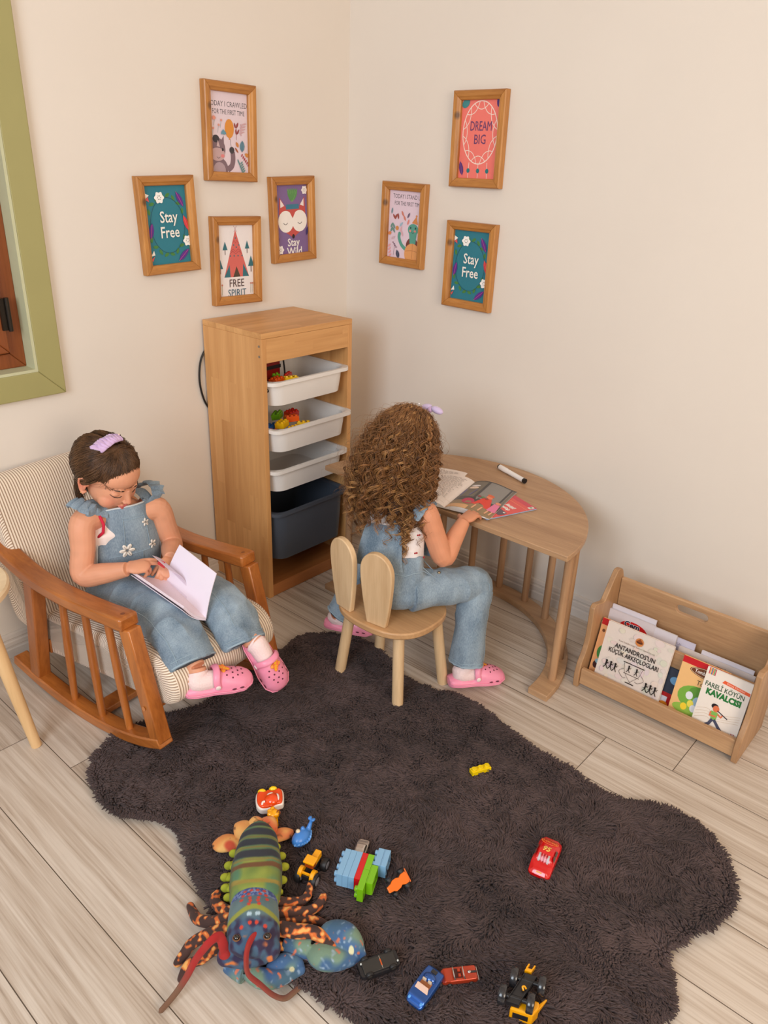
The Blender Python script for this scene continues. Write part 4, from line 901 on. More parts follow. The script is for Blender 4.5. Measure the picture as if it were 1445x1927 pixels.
# local x = along b, y = height, z = stacking axis a
def bplate(col, a0, a1, b0, b1, h=0.035, studs=True, hollow=False, lbl=None, sk=None, y0=0.0):
    m = flat(col, 0.22, noise_amt=0.02, coat=0.25); mb = MB(); e = .0002
    if hollow:
        t = .0018; mb.box(((b0 + b1) / 2, y0 + h / 2, a0 + .001), (b1 - b0, h, .002))
        for (cx, cy, sx, sy) in (((b0 + b1) / 2, y0 + h - t / 2, b1 - b0, t), ((b0 + b1) / 2, y0 + t / 2, b1 - b0, t), (b0 + t / 2, y0 + h / 2, t, h - 2 * t), (b1 - t / 2, y0 + h / 2, t, h - 2 * t)):
            mb.box((cx, cy, (a0 + a1) / 2 + .001), (sx, sy, a1 - a0 - .002))
        mb.tube([((b0 + b1) / 2, y0 + h / 2, a0 + .002), ((b0 + b1) / 2, y0 + h / 2, a1 - .001)], .006, 16)
    else: mb.box(((b0 + b1) / 2, y0 + h / 2, (a0 + a1) / 2), (b1 - b0 - e, h - e, a1 - a0 - e))
    o = obj('brick', mb, m, stk, bevel=0.0007)
    if lbl: lab(o, lbl)
    if studs:
        n = round((b1 - b0) / .0176); k = sk or range(n)
        for i in k:
            for j in range(2):
                cx = b0 + (i + .5) * (b1 - b0) / n; s = obj('stud', MB().lathe([(0.0063, 0), (0.0063, -0.0050), (0.0053, -0.0062)], 18, T(cx, y0 + .0088 + j * .0176, a0)), m, o, sm=40)
    return o
LBL, GR_, RD_ = (132, 178, 214), (122, 186, 22), (206, 22, 24)
for k in range(3): bplate(LBL, k * .01313, (k + 1) * .01313, 0, .0707, studs=(k == 0))
bplate(RD_, .0394, .0525, 0, .0707, studs=False, lbl='red plate')
bplate(GR_, .0525, .0665, .029, .0707, studs=False, lbl='green plate')
bplate(GR_, .0525, .0665, -.024, .0288, h=.0365, studs=True, sk=[0], y0=-.001, lbl='green plate reaching out to the front')
bplate(GR_, .0667, .0815, -.003, .045, studs=False, hollow=True, lbl='open green brick')
bplate(LBL, .0700, .0840, .047, .093, studs=True, sk=[1, 2] if False else None)
bplate(LBL, .0842, .0975, .047, .093, studs=False, hollow=True)
# yellow brick
yb = brick('toy_brick', 'yellow three-stud toy brick alone on the rug', 'toy brick', (238, 205, 10), 3, 1, T(-0.893, -1.371, RT_ - .001) @ RZ(-25), None, st=0.0185, h=0.012, pr=0.0068)

def wheel(par, M, r, w, hub=None, mat=None, name='wheel'):
    mb = MB().lathe([(r * .55, -w / 2), (r * .93, -w / 2), (r, -w / 2 + w * .18), (r, w / 2 - w * .18), (r * .93, w / 2), (r * .55, w / 2), (r * .5, w * .3)], 24, M @ RY(90))
    o = obj(name, mb, mat or BLK, par, sm=35)
    if hub is not None: obj('hub', MB().lathe([(r * .58, -w * .52), (r * .58, w * .52), (r * .3, w * .6)], 18, M @ RY(90)), hub, o, sm=35)
    return o
def car(name, label, M, ln, wd, prof, shoulder, z0, body, glass, group=None, taper=0.12, wr=0.2, wheels=True, hub=None, roofw=0.68, wpos=(0.30, -0.30)):
    """prof: (y fraction -.5..+.5 front, top height); shoulder: height function"""
    t = thing(name, label, 'toy car', M=M, group=group)
    n = 34; vs = []; fs = []; mi = []; ys = [(-.5 + i / n) for i in range(n + 1)]
    def itp(tab, y):
        for (a, b_), (c, d) in zip(tab, tab[1:]):
            if a <= y <= c: s = (y - a) / (c - a); s = s * s * (3 - 2 * s); return b_ + (d - b_) * s
        return tab[-1][1]
    K = 16
    for y in ys:
        w = wd / 2 * (1 - taper * abs(2 * y) ** 3.2) ; e = max(0, (abs(y) - .44) / .06); w *= (1 - .22 * e * e)
        zt = itp(prof, y); zs = min(itp(shoulder, y), zt)
        g = zt - zs; rw = w * (roofw if g > .0015 else .80)
        half = [(w * .90, z0), (w * .99, z0 + (zs - z0) * .25), (w, z0 + (zs - z0) * .6), (w * .95, zs - (zs - z0) * .06), (w * .88, zs), (rw + (w * .88 - rw) * .12, zs + g * .86), (rw * .93, zs + g * .98), (rw * .45, zt)]
        pts = half + [(-a, b_) for a, b_ in half[::-1]]
        vs += [(a, y * ln, b_) for a, b_ in pts]
    for i in range(n):
        for k in range(K):
            fs.append([i * K + k, i * K + (k + 1) % K, (i + 1) * K + (k + 1) % K, (i + 1) * K + k])
            zt = itp(prof, ys[i] + .5 / n); zs = itp(shoulder, ys[i] + .5 / n)
            mi.append(1 if (zt - zs > .0035 and k in (4, 10)) else 0)
    fs += [list(range(K)), list(range(n * K, n * K + K))[::-1]]; mi += [0, 0]
    mb = MB(); mb.add(vs, fs); mb.mi = mi; o = obj('body', mb, [body, glass], t, sm=45)
    if wheels:
        r = ln * .5 * wr * .62
        for sx in (-1, 1):
            for yy in wpos: wheel(t, T(sx * (wd / 2 - .0035), yy * ln, z0 + r * .35), r, .007, hub)
    return t
GL = flat((30, 30, 34), 0.1, name='tinted_glass', coat=0.5)
# red car
f, b_ = P(1013, 1638, .045), P(1042, 1572, .050); c_ = (f + b_) / 2
REDP = flat((206, 8, 14), 0.22, coat=0.6, noise_amt=0.02, name='red_lacquer')
rc = car('toy_car', 'red plastic toy car with grey windscreen stripes, right of the brick stack', frame_from((f - b_), (0, 0, 1), (c_.x, c_.y, RT_ - .002)), 0.098, 0.052,
         [(-.5, .020), (-.46, .028), (-.25, .036), (-.02, .039), (.12, .034), (.24, .024), (.42, .020), (.5, .012)], [(-.5, .020), (-.3, .026), (.2, .024), (.5, .012)], .004, REDP, REDP, taper=.06, roofw=.62)
A = Art(unit=0.01, step=0.00008, z0=0, rough=.3)
def onroof(v):  # drape decals on the car top
    y = v[1] / 0.098; tab = [(-.5, .020), (-.46, .028), (-.25, .036), (-.02, .039), (.12, .034), (.24, .024), (.42, .020), (.5, .012)]
    for (a, p), (c, d) in zip(tab, tab[1:]):
        if a <= y <= c: s = (y - a) / (c - a); s = s * s * (3 - 2 * s); return (v[0], v[1], p + (d - p) * s + .0006 + v[2] - abs(v[0]) * .04)
    return (v[0], v[1], .04)
A.warp = onroof; GY_ = (176, 166, 166)
def strip_(x0, x1, y0, y1, col, sk=0, n=8):
    pts = []; 
    z = A.z()
    for i in range(n + 1):
        y = y0 + (y1 - y0) * i / n; e = sk * (1 - i / n); pts += [(x0 + e, y), (x1 + e, y)]
    A.raw(pts, [[2 * i, 2 * i + 1, 2 * i + 3, 2 * i + 2] for i in range(n)], col, z)
strip_(-1.25, -.8, .8, 2.3, GY_, .0); strip_(.8, 1.25, .8, 2.3, GY_, 0); strip_(-.42, -.22, .85, 2.35, (226, 120, 128)); strip_(.2, .40, .85, 2.35, (226, 120, 128)); strip_(-.7, -.55, .85, 2.3, (150, 12, 30)); strip_(.55, .68, .85, 2.3, (150, 12, 30)); strip_(-.1, .1, .85, 2.3, (150, 12, 30))
A.text('95', 0, -.35, 1.75, (236, 196, 96), rot=180, bold=.03, sx=1.0, shear=.2)
A.line(circle(0, -2.75, 1.9, 40, ry=.8), .16, (238, 120, 40), closed=True); A.text('Rust-eze', 0, -2.75, .95, (240, 140, 50), rot=180, bold=.01)
strip_(-.6, .6, 4.45, 4.6, (240, 170, 60))
A.build('decal', rc)
sd_ = Art(unit=0.01, step=0.0001); SQ = flat((112, 92, 84), .25)
for sx in (-1, 1):
    mb = MB(); mb.add([(sx * .0225, .003, .0285), (sx * .0225, .017, .0285), (sx * .0188, .012, .0352), (sx * .0188, .003, .0365)], [(0, 1, 2, 3)]); mb.add([(sx * .0225, -.014, .0292), (sx * .0225, .001, .0288), (sx * .0190, .001, .0362), (sx * .0190, -.012, .0358)], [(0, 1, 2, 3)])
    for v in mb.v: v.x += sx * .0012
    obj('side_window', mb, SQ, rc)
# blue roadster
f, b_ = P(783, 1880, .03), P(818, 1832, .03); c_ = (f + b_) / 2
BLUP = flat((34, 84, 160), 0.2, metal=0.5, coat=0.7, noise_amt=0.02, name='blue_metallic')
bc = car('toy_car', 'metallic blue toy roadster with open cabin, leftmost of the two touching cars', frame_from((f - b_), (-.12, -.02, 1), (c_.x, c_.y, RT_ - .003)), 0.082, 0.040,
         [(-.5, .014), (-.42, .020), (-.2, .021), (.1, .0205), (.35, .019), (.5, .009)], [(-.5, .014), (-.42, .020), (-.2, .021), (.1, .0205), (.35, .019), (.5, .009)], .004, BLUP, GL, hub=CHR, wr=.26)
obj('interior', MB().box((0, .004, .0205), (.022, .020, .004)), flat((150, 90, 50), .5), bc, bevel=.001)
for x in (-.006, .006): obj('seat', MB().box((x, -.004, .0245), (.008, .004, .007)), flat((196, 180, 160), .4), bc, bevel=.0012)
obj('windscreen', MB().add([(-.014, .017, .0205), (.014, .017, .0205), (.012, .011, .029), (-.012, .011, .029), (-.014, .0155, .0205), (.014, .0155, .0205), (.012, .0095, .029), (-.012, .0095, .029)], [(0, 1, 2, 3), (7, 6, 5, 4), (0, 4, 5, 1), (1, 5, 6, 2), (2, 6, 7, 3), (3, 7, 4, 0)]), flat((226, 190, 170), .15, name='warm_clear_plastic'), bc)
obj('roof_cover', MB().ell((0, -.013, .0205), (.014, .010, .0095), u=18, w=10), BLUP, bc, sm=0)
obj('engine_cover', MB().box((0, -.029, .0205), (.012, .008, .0022)), GL, bc, bevel=.0006)
for sx in (-1, 1): obj('headlamp', MB().ell((sx * .013, .034, .0145), (.003, .005, .002), u=12, w=8), flat((90, 160, 230), .1), bc, sm=0)
# coral classic car
f, b_ = P(831, 1838, .028), P(897, 1831, .028); c_ = (f + b_) / 2
CORP = flat((184, 62, 32), 0.2, metal=0.45, coat=0.6, noise_amt=0.03, name='copper_lacquer')
cc = car('toy_car', 'coppery orange toy convertible with chrome trim touching the blue car', frame_from((f - b_), (.1, -.1, 1), (c_.x, c_.y, RT_ - .002)), 0.070, 0.029,
         [(-.5, .013), (-.45, .0165), (.0, .0160), (.4, .0155), (.5, .010)], [(-.5, .013), (-.45, .0165), (.0, .0160), (.4, .0155), (.5, .010)], .004, CORP, GL, hub=CHR, taper=.04, wr=.22)
obj('cabin', MB().box((0, .004, .0158), (.019, .017, .0022)), flat((70, 20, 14), .4), cc, bevel=.0008)
for x, y in ((-.005, .001), (.005, .001)): obj('seat', MB().box((x, y, .018), (.006, .006, .004)), CORP, cc, bevel=.001)
for y, q in ((.0125, .0), (-.0065, .0)): obj('windscreen', MB().tube(cr([(-.012, y - .002, .0155), (-.009, y, .022), (.009, y, .022), (.012, y - .002, .0155)], 4), .0012, 6), CHR, cc, sm=40)
obj('bumper', MB().tube([(-.013, -.0355, .009), (.013, -.0355, .009)], .0016, 8), CHR, cc, sm=40); obj('trunk_ornament', MB().ell((0, -.019, .0175), (.003, .004, .0025), u=12, w=8), CHR, cc, sm=0)
obj('trunk_stripe', MB().box((0, -.026, .0168), (.004, .014, .0008)), GL, cc)
obj('side_plate', MB().box((.0146, .0, .010), (.0006, .010, .004)), CHR, cc)
# black car upside down
f, b_ = P(676, 1834, .03), P(748, 1808, .03); c_ = (f + b_) / 2
kc = car('toy_car', 'black toy car lying upside down near the lobster claw', frame_from((f - b_), (.1, .15, -1), (c_.x, c_.y, RT_ + .024)), 0.080, 0.036,
         [(-.5, .012), (-.4, .017), (-.22, .024), (.05, .024), (.2, .016), (.5, .010)], [(-.5, .012), (-.3, .016), (.2, .015), (.5, .010)], .001, BLKG, GL, wheels=False)
obj('chassis', MB().box((0, 0, -.0005), (.026, .066, .003)), flat((44, 42, 40), .45), kc, bevel=.001)
for yy in (.024, -.024):
    obj('axle', MB().tube([(-.015, yy, -.001), (.015, yy, -.001)], .0010, 8), CHR, kc, sm=40)
    for sx in (-1, 1): wheel(kc, T(sx * .0150, yy, .001), .0078, .006, flat((92, 88, 84), .3, metal=.6))
obj('orange_strip', MB().box((0, -.004, -.0024), (.012, .0024, .0008)), flat((190, 84, 30), .4), kc); obj('silver_strip', MB().box((0, -.004, -.0022), (.024, .0012, .0008)), CHR, kc)
for (x, y) in ((-.008, .034), (.008, -.036)): obj('rivet', MB().lathe([(.0018, -.003), (.0018, -.0012)], 12, T(x, y, 0)), flat((190, 196, 196), .3), kc)
# small silver car behind the brick stack
c_ = P(683, 1607, .03)
sv = car('toy_car', 'small silver and black toy car half hidden behind the brick stack', frame_from((.9, .45, 0), (.3, .2, 1), (c_.x + .006, c_.y + .012, RT_)), 0.062, 0.028,
         [(-.5, .010), (-.4, .015), (-.1, .021), (.1, .020), (.25, .014), (.5, .008)], [(-.5, .010), (-.3, .014), (.2, .013), (.5, .008)], .003, flat((206, 196, 188), .25, metal=.6), GL)
# yellow tractor with big wheels
f, b_ = P(603, 1600, .05), P(570, 1652, .05); d_ = (f - b_).normalized(); c_ = (P(600, 1606, .05) + P(573, 1648, .05)) / 2
YLW = flat((244, 168, 8), 0.3, coat=.3, noise_amt=.03, name='yellow_plastic')
tr = thing('toy_tractor', 'yellow toy tractor with big black wheels and grey hubs right of the lobster tail', 'toy vehicle', M=frame_from(d_, (0, 0, 1), (c_.x, c_.y, RT_ - .002)))
obj('hood', MB().box((0, .016, .036), (.015, .034, .016)), YLW, tr, bevel=.002)
obj('cab', MB().box((0, -.006, .043), (.020, .016, .014)), flat((150, 60, 8), .4), tr, bevel=.001); obj('roof', MB().box((0, -.006, .052), (.026, .022, .005)), YLW, tr, bevel=.0015)
for sx in (-1, 1): obj('fender', MB().prism([(p[0] * .013 - .020, p[1] * .013 + .026) for p in circle(0, 0, 1, 12, 0, 180)] + [(-.033, .023), (-.007, .023)], sx * .010, sx * .019, plane='yz'), YLW, tr, bevel=.001)
obj('rear_bar', MB().box((0, -.025, .031), (.022, .004, .006)), YLW, tr, bevel=.001); obj('chassis', MB().box((0, 0, .022), (.016, .060, .012)), BLKG, tr, bevel=.001)
hubg = flat((150, 146, 150), .3, metal=.3)
for sx in (-1, 1):
    wheel(tr, T(sx * .0185, -.022, .0165), .0165, .013, hubg); wheel(tr, T(sx * .0185, .026, .0150), .0150, .013, hubg)
# orange racing car upside down
f, b_ = P(730, 1680, .035), P(768, 1650, .035); d_ = (f - b_).normalized(); c_ = (f + b_) / 2
ORP = flat((238, 112, 10), 0.3, coat=.3, noise_amt=.03, name='orange_plastic')
oc = thing('toy_racing_car', 'orange toy racing car tipped over right of the brick stack', 'toy vehicle', M=frame_from(d_, (.75, .45, -.55), (c_.x, c_.y, RT_ + .022)))
obj('floor_plate', MB().prism([(-.006, .030), (.006, .030), (.008, .018), (.012, .012), (.011, .0), (.008, -.006), (.012, -.014), (.013, -.024), (.004, -.027), (-.004, -.027), (-.013, -.024), (-.012, -.014), (-.008, -.006), (-.011, 0), (-.012, .012), (-.008, .018)], -.002, .002), ORP, oc, bevel=.0008)
obj('cockpit', MB().box((0, -.004, .006), (.009, .030, .009)), ORP, oc, bevel=.002); obj('rear_wing', MB().box((0, -.030, .010), (.030, .003, .014)).box((0.0, -.028, .018), (.030, .010, .002)), ORP, oc, bevel=.0006)
for sx in (-1, 1):
    wheel(oc, T(sx * .0155, .016, .003), .0072, .007); wheel(oc, T(sx * .0160, -.018, .003), .0082, .008)
obj('steering_link', MB().tube([(-.014, .012, .004), (0, .008, .008), (.014, .012, .004)], .0012, 6), ORP, oc)
# upside-down yellow and black truck
ex = thing('toy_truck', 'yellow toy truck on its back with four black wheels up, bottom right of the rug', 'toy vehicle', P(985, 1870, RT_))
eo = ex.location
ZW = .052; wp = [P(967, 1838, ZW), P(1010, 1852, ZW), P(945, 1870, ZW), P(988, 1886, ZW)]
axd = (wp[1] - wp[0]).normalized(); lgd = Vector((0, 0, 1)).cross(axd)
Rw = basis(axd, lgd, (0, 0, 1))
for i, p in enumerate(wp):
    p = (wp[0] + (wp[2] - wp[0]) * (1 if i > 1 else 0)) + axd * ((.052) if i % 2 else 0)
    wheel(ex, T(*(p - eo)) @ Rw, .0185, .013, BLKG, mat=flat((40, 40, 44), .22, name='glossy_black', coat=.4))
for i in (0, 1):
    p = wp[0] + (wp[2] - wp[0]) * i - eo; obj('axle', MB().tube([p, p + axd * .052], .0048, 12), BLKG, ex, sm=40)
p0 = (wp[0] + wp[2]) / 2 + axd * .026 - eo; d2 = (wp[2] - wp[0]).normalized()
obj('chassis', MB().box((0, 0, 0), (.024, .070, .012), T(*p0) @ Matrix.Translation((0, 0, -.002)) @ basis(axd, d2, axd.cross(d2))), BLKG, ex, bevel=.001)
for k in (-1, 1): obj('chassis_rib', MB().box((k * .011, 0, .0065), (.0012, .062, .003), T(*p0) @ basis(axd, d2, (0, 0, 1))), BLKG, ex)
q = P(986, 1902, .030) - eo
cabp = [(-.021, -.014), (.021, -.014), (.024, .004), (.018, .018), (-.016, .016), (-.022, .004)]
Mc = T(*q) @ basis(axd, -d2, (0, 0, 1))
obj('cab', MB().prism(cabp, -.016, .014, Mc), YLW, ex, bevel=.003); obj('cab_window', MB().box((0, -.0145, -.001), (.028, .001, .012), Mc), BLKG, ex)
obj('side_arm', MB().add([(.012, .0, -.004), (.023, .0, -.004), (.026, .034, .0), (.023, .034, .0), (.012, .0, .008), (.023, .0, .008), (.026, .034, .005), (.023, .034, .005)], [(0, 1, 2, 3), (4, 7, 6, 5), (0, 4, 5, 1), (1, 5, 6, 2), (2, 6, 7, 3), (3, 7, 4, 0)], Mc), YLW, ex, bevel=.001)
q = P(996, 1826, .052) - eo; Mc = T(*q) @ basis(axd, -d2, (0, 0, 1))
obj('tow_fork', MB().box((0, -.003, 0), (.013, .007, .010), Mc).box((-.0055, .005, .001), (.0028, .010, .010), Mc).box((.0055, .005, .001), (.0028, .010, .010), Mc), YLW, ex, bevel=.0008)
q = P(985, 1864, .058) - eo; obj('hook', MB().tube(cr([q, q + Vector((.002, .004, .004)), q + Vector((.006, .002, .003)), q + Vector((.006, -.002, 0))], 4), .0018, 8), YLW, ex, sm=40)
# orange and white toy with yellow knobs
c_ = P(507, 1508, .035); u_ = (P(538, 1500, .035) - P(478, 1506, .035)).normalized(); v_ = Vector((0, 0, 1)).cross(u_)
ot = thing('toy_boat', 'orange plastic toy with white rim and two yellow knobs above the lobster tail', 'toy', M=basis(u_, v_, (0, 0, 1), (c_.x, c_.y, RT_)))
OR2 = flat((236, 74, 14), .18, coat=.5, noise_amt=.02, name='glossy_orange'); WH3 = flat((238, 226, 216), .25, coat=.2, noise_amt=.02)
out = cr([(-.031, .020), (-.024, .027), (-.012, .024), (-.003, .030), (.006, .026), (.016, .027), (.026, .032), (.034, .022), (.035, .0), (.032, -.018), (.020, -.022), (.0, -.030), (-.020, -.030), (-.030, -.018), (-.033, .0)], 5, closed=True)
def sc_(o_, k): return [(p[0] * k, p[1] * k) for p in o_]
obj('rim', MB().prism(out, .006, .024), WH3, ot, bevel=.004, sm=40, bseg=3)
obj('body', MB().prism(sc_(out, .90), .002, .029), OR2, ot, bevel=.006, sm=40, bseg=4)
obj('dome', MB().ell((.006, -.006, .026), (.018, .018, .014)), OR2, ot, sm=0)
obj('window', MB().ell((.002, .003, .0325), (.009, .006, .006), R=Euler((0, -.2, .35)).to_matrix()).ell((.019, -.003, .030), (.0045, .011, .006), R=Euler((0, .5, .1)).to_matrix()), WH3, ot, sm=0)
for x, y in ((-.017, .026), (.010, .031)): obj('knob', MB().ell((x, y, .022), (.0105, .007, .009)), flat((250, 206, 6), .25, coat=.4), ot, sm=0)
obj('hook', MB().tube(cr([(-.018, -.022, .026), (-.016, -.016, .031), (-.011, -.014, .031)], 5), .0026, 10), WH3, ot, sm=40)
c_ = P(517, 1531, .05)
yt = thing('toy_flower', 'small yellow plastic flower shaped toy resting against the orange toy', 'toy', (c_.x, c_.y, RT_ + .004))
YL2 = flat((242, 164, 6), .22, coat=.4, noise_amt=.02)
mb = MB(); mb.ell((0, 0, .026), (.012, .011, .012)); 
for a in range(5):
    an = math.radians(a * 50 + 70); mb.ell((.0115 * math.cos(an), .003 + .0095 * math.sin(an), .030), (.0062, .0062, .0062))
mb.tube([(0, 0, .022), (-.004, -.008, .004), (-.002, -.010, -.006)], [.007, .0055, .004], 12)
remeshed('body', mb, YL2, .0012, 4, yt)
obj('ring', MB().tube([tuple(Vector((0.004, -.007, .034)) + Vector((math.cos(t) * .0045, -.002 + math.sin(t) * .003, math.sin(t) * .0035))) for t in [2 * PI * i / 20 for i in range(21)]], .0009, 8), flat((120, 50, 12), .4), yt, sm=40)
# blue fish
c_ = P(567, 1583, .03)
bf = thing('toy_fish', 'blue plastic toy fish with raised tail beside the lobster tail fan', 'toy', (c_.x, c_.y, RT_ + .004))
BLF = flat((62, 128, 206), .35, coat=.2, noise_amt=.03)
fd = (P(588, 1556, .03) - P(552, 1590, .03)); fd.z = 0; fd.normalize(); sdv = Vector((0, 0, 1)).cross(fd)
mb = MB(); R3 = basis(fd, sdv, (0, 0, 1)).to_3x3()
mb.ell((0, 0, .018), (.026, .018, .017), R=R3)
tp = [Vector((0, 0, .020)) + fd * .014, Vector((0, 0, .026)) + fd * .026, Vector((0, 0, .038)) + fd * .033, Vector((0, 0, .046)) + fd * .036]
mb.tube(tp, [.010, .006, .004, .004], 12)
for s in (-1, 1): mb.ell(tp[3] + sdv * s * .005, (.006, .004, .003), R=R3)
mb.ell(Vector((0, 0, .032)) + fd * .012 + sdv * .006, (.005, .005, .006))
remeshed('body', mb, BLF, .0012, 3, bf)
rfl = []
for i in range(26):
    t = i / 25; a = -.2 + t * 3.5; rfl.append(Vector((0, 0, .018 + .002 * math.sin(i * 2.2))) + fd * (-.027 + .056 * t) - sdv * (.0185 * math.sin(PI * min(1, t * .9 + .05))))
obj('ruffle', MB().tube(rfl, [.0026 + .0008 * math.sin(i * 2.2) for i in range(26)], 8), flat((96, 156, 224), .35), bf, sm=40)
obj('eye', MB().ell(Vector((0, 0, .034)) + sdv * .008 - fd * .002, (.0052, .0052, .0048)), flat((222, 206, 176), .3), bf, sm=0)
# ---------------------------------------------------------------- plush lobster
lo = P(480, 1680, 0); lob = thing('plush_lobster', 'large plush lobster with striped green tail, blue claws and red feelers, half on the rug', 'plush toy', (lo.x, lo.y, 0))
def Q(px, py, z): p = P(px, py, z); return Vector((p.x - lo.x, p.y - lo.y, z))
def paint(o, fn, mat):
    me = o.data; n = len(me.vertices); co = np.empty(n * 3, np.float32); me.vertices.foreach_get('co', co); co = co.reshape(-1, 3)
    c = fn(co.astype(float)); c = np.clip(c, 0, 255) / 255; c = np.where(c <= .04045, c / 12.92, ((c + .055) / 1.055) ** 2.4)
    a = me.color_attributes.new('print', 'FLOAT_COLOR', 'POINT'); a.data.foreach_set('color', np.concatenate([c, np.ones((n, 1))], 1).astype(np.float32).ravel())
    me.materials.clear(); me.materials.append(mat)
def printed(name, rough=.85, sheen=.08):
    m, nt, b = new_mat(name); a = N(nt, 'ShaderNodeAttribute'); a.attribute_name = 'print'; nt.links.new(a.outputs['Color'], b.inputs['Base Color'])
    b.inputs['Roughness'].default_value = rough; b.inputs['Sheen Weight'].default_value = sheen
    tc = N(nt, 'ShaderNodeTexCoord'); nz = N(nt, 'ShaderNodeTexNoise'); nz.inputs['Scale'].default_value = 350; nt.links.new(tc.outputs['Object'], nz.inputs[0])
    bp = N(nt, 'ShaderNodeBump'); bp.inputs['Strength'].default_value = .2; bp.inputs['Distance'].default_value = .001; nt.links.new(nz.outputs[0], bp.inputs['Height']); nt.links.new(bp.outputs[0], b.inputs['Normal'])
    return m
PLUSH = printed('printed_plush')
def n3(co, sc, seed=0):
    """cheap smooth 3-D value noise 0..1"""
    r = np.random.default_rng(seed); g = r.random((32, 32, 32)); p = co * sc + 100.3; i = np.floor(p).astype(int); f = p - i; f = f * f * (3 - 2 * f); out = 0
    for a in (0, 1):
        for b_ in (0, 1):
            for c in (0, 1):
                w = (f[:, 0] if a else 1 - f[:, 0]) * (f[:, 1] if b_ else 1 - f[:, 1]) * (f[:, 2] if c else 1 - f[:, 2])
                out = out + w * g[(i[:, 0] + a) % 32, (i[:, 1] + b_) % 32, (i[:, 2] + c) % 32]
    return out
def mixc(a, b, t): t = np.clip(t, 0, 1)[:, None]; return a * (1 - t) + b * t
def colr(n, c): return np.tile(np.array(c, float), (n, 1))
ZT = .055
A0, A1 = Q(486, 1562, ZT), Q(477, 1795, ZT + .02); AX = (A1 - A0); ALEN = AX.length; AX.normalize(); SX_ = Vector((0, 0, 1)).cross(AX).normalized()   # to image-right? sign checked below
if (Q(530, 1700, ZT) - Q(430, 1700, ZT)).dot(SX_) < 0: SX_ = -SX_
# abdomen
def body_tube(mb, secs):
    pts = [Q(px, py, z) for px, py, z, a, b_ in secs]; mb.tube(pts, [(a, b_) for *_, a, b_ in secs], 28, side=SX_)
mb = MB()
secs = cr([(489, 1560, .040, .018, .020), (487, 1575, .050, .038, .032), (485, 1600, .056, .046, .040), (483, 1635, .062, .053, .045), (481, 1670, .064, .053, .045), (479, 1698, .062, .049, .043), (478, 1705, .062, .045, .040)], 7)
secs = [(a, b_, c, d * (1 + .030 * abs(math.sin(i * PI / 6.0))), e * (1 + .05 * abs(math.sin(i * PI / 6.0)))) for i, (a, b_, c, d, e) in enumerate(secs)]
body_tube(mb, secs)
abd = remeshed('abdomen', mb, PLUSH, .0022, 3, lob)
ax_, sx_, a0_ = np.array(AX), np.array(SX_), np.array(A0)
def f_abd(co):
    t = (co - a0_) @ ax_ / ALEN; s = (co - a0_) @ sx_ / .053; n = len(co)
    t = t + .055 * s * s + .02 * (n3(co, 40, 3) - .5)
    base = mixc(colr(n, (104, 124, 58)), colr(n, (150, 158, 66)), n3(co, 50, 1)); base = mixc(base, colr(n, (84, 124, 92)), (n3(co, 30, 5) - .45) * 4)
    for c, w, col in ((.03, .03, (44, 46, 50)), (.13, .032, (42, 48, 58)), (.245, .030, (40, 46, 56)), (.36, .030, (44, 48, 58)), (.455, .018, (112, 74, 44)), (.58, .014, (150, 132, 60)), (.19, .008, (120, 116, 60)), (.30, .008, (128, 120, 60)), (.41, .008, (128, 120, 64))):
        d = np.abs(t - c) / w; base = mixc(base, colr(n, col), (1.35 - d) * 2.2)
    base = mixc(base, colr(n, (66, 74, 48)), (np.abs(s) - .85) * 4)
    return base
paint(abd, f_abd, PLUSH)
mb = MB()
secs = cr([(479, 1700, .060, .046, .040), (478, 1712, .066, .049, .046), (477, 1740, .070, .051, .050), (477, 1768, .068, .051, .048), (478, 1785, .060, .045, .042), (478, 1797, .052, .030, .028)], 6)
body_tube(mb, secs); mb.ell(Q(430, 1797, .050), (.024, .020, .018)); mb.ell(Q(505, 1785, .062), (.024, .024, .022)); mb.tube([Q(425, 1800, .045), Q(455, 1805, .045), Q(500, 1795, .050)], [.017, .019, .018], 14)
car_ = remeshed('carapace', mb, PLUSH, .0022, 4, lob)
def f_car(co):
    t = (co - a0_) @ ax_ / ALEN; s = (co - a0_) @ sx_ / .050; n = len(co)
    base = mixc(colr(n, (72, 98, 110)), colr(n, (108, 132, 132)), n3(co, 45, 1))
    t2 = t + .03 * s * s
    base = mixc(base, mixc(colr(n, (52, 74, 140)), colr(n, (130, 150, 190)), (n3(co, 300, 9) - .4) * 3), (1.4 - np.abs(t2 - .665) / .035) * 2)
    base = mixc(base, mixc(colr(n, (46, 36, 66)), colr(n, (64, 92, 118)), (n3(co, 90, 4) - .40) * 4), (t2 - .845) * 25)
    base = mixc(base, colr(n, (146, 150, 62)), (1.3 - np.abs(t2 - .825 + .03 * np.cos(s * 3)) / .018) * 2)
    base = mixc(base, colr(n, (206, 116, 60)), (n3(co, 70, 12) - .70) * 10 * (t > .96))
    for (dt, ds) in ((.655, .12), (.655, -.12), (.66, .38), (.66, -.38), (.69, .22), (.69, -.22), (.725, .17), (.725, -.17), (.75, .15), (.75, -.15), (.735, .5), (.735, -.5), (.775, .2), (.775, -.2), (.90, .13), (.90, -.13), (.70, .45), (.70, -.45), (.92, .45), (.92, -.45)):
        d = np.hypot((t2 - dt) * ALEN, (s - ds) * .050); base = mixc(base, colr(n, (196, 62, 44)), (1 - d / .0042) * 4)
    for ds in (-.12, .12, -.2, .2):
        d = np.hypot((t2 - .845) * ALEN * .7, (s - ds) * .050); base = mixc(base, colr(n, (170, 196, 210)), (1 - d / .0035) * 3)
    return base
paint(car_, f_car, PLUSH)
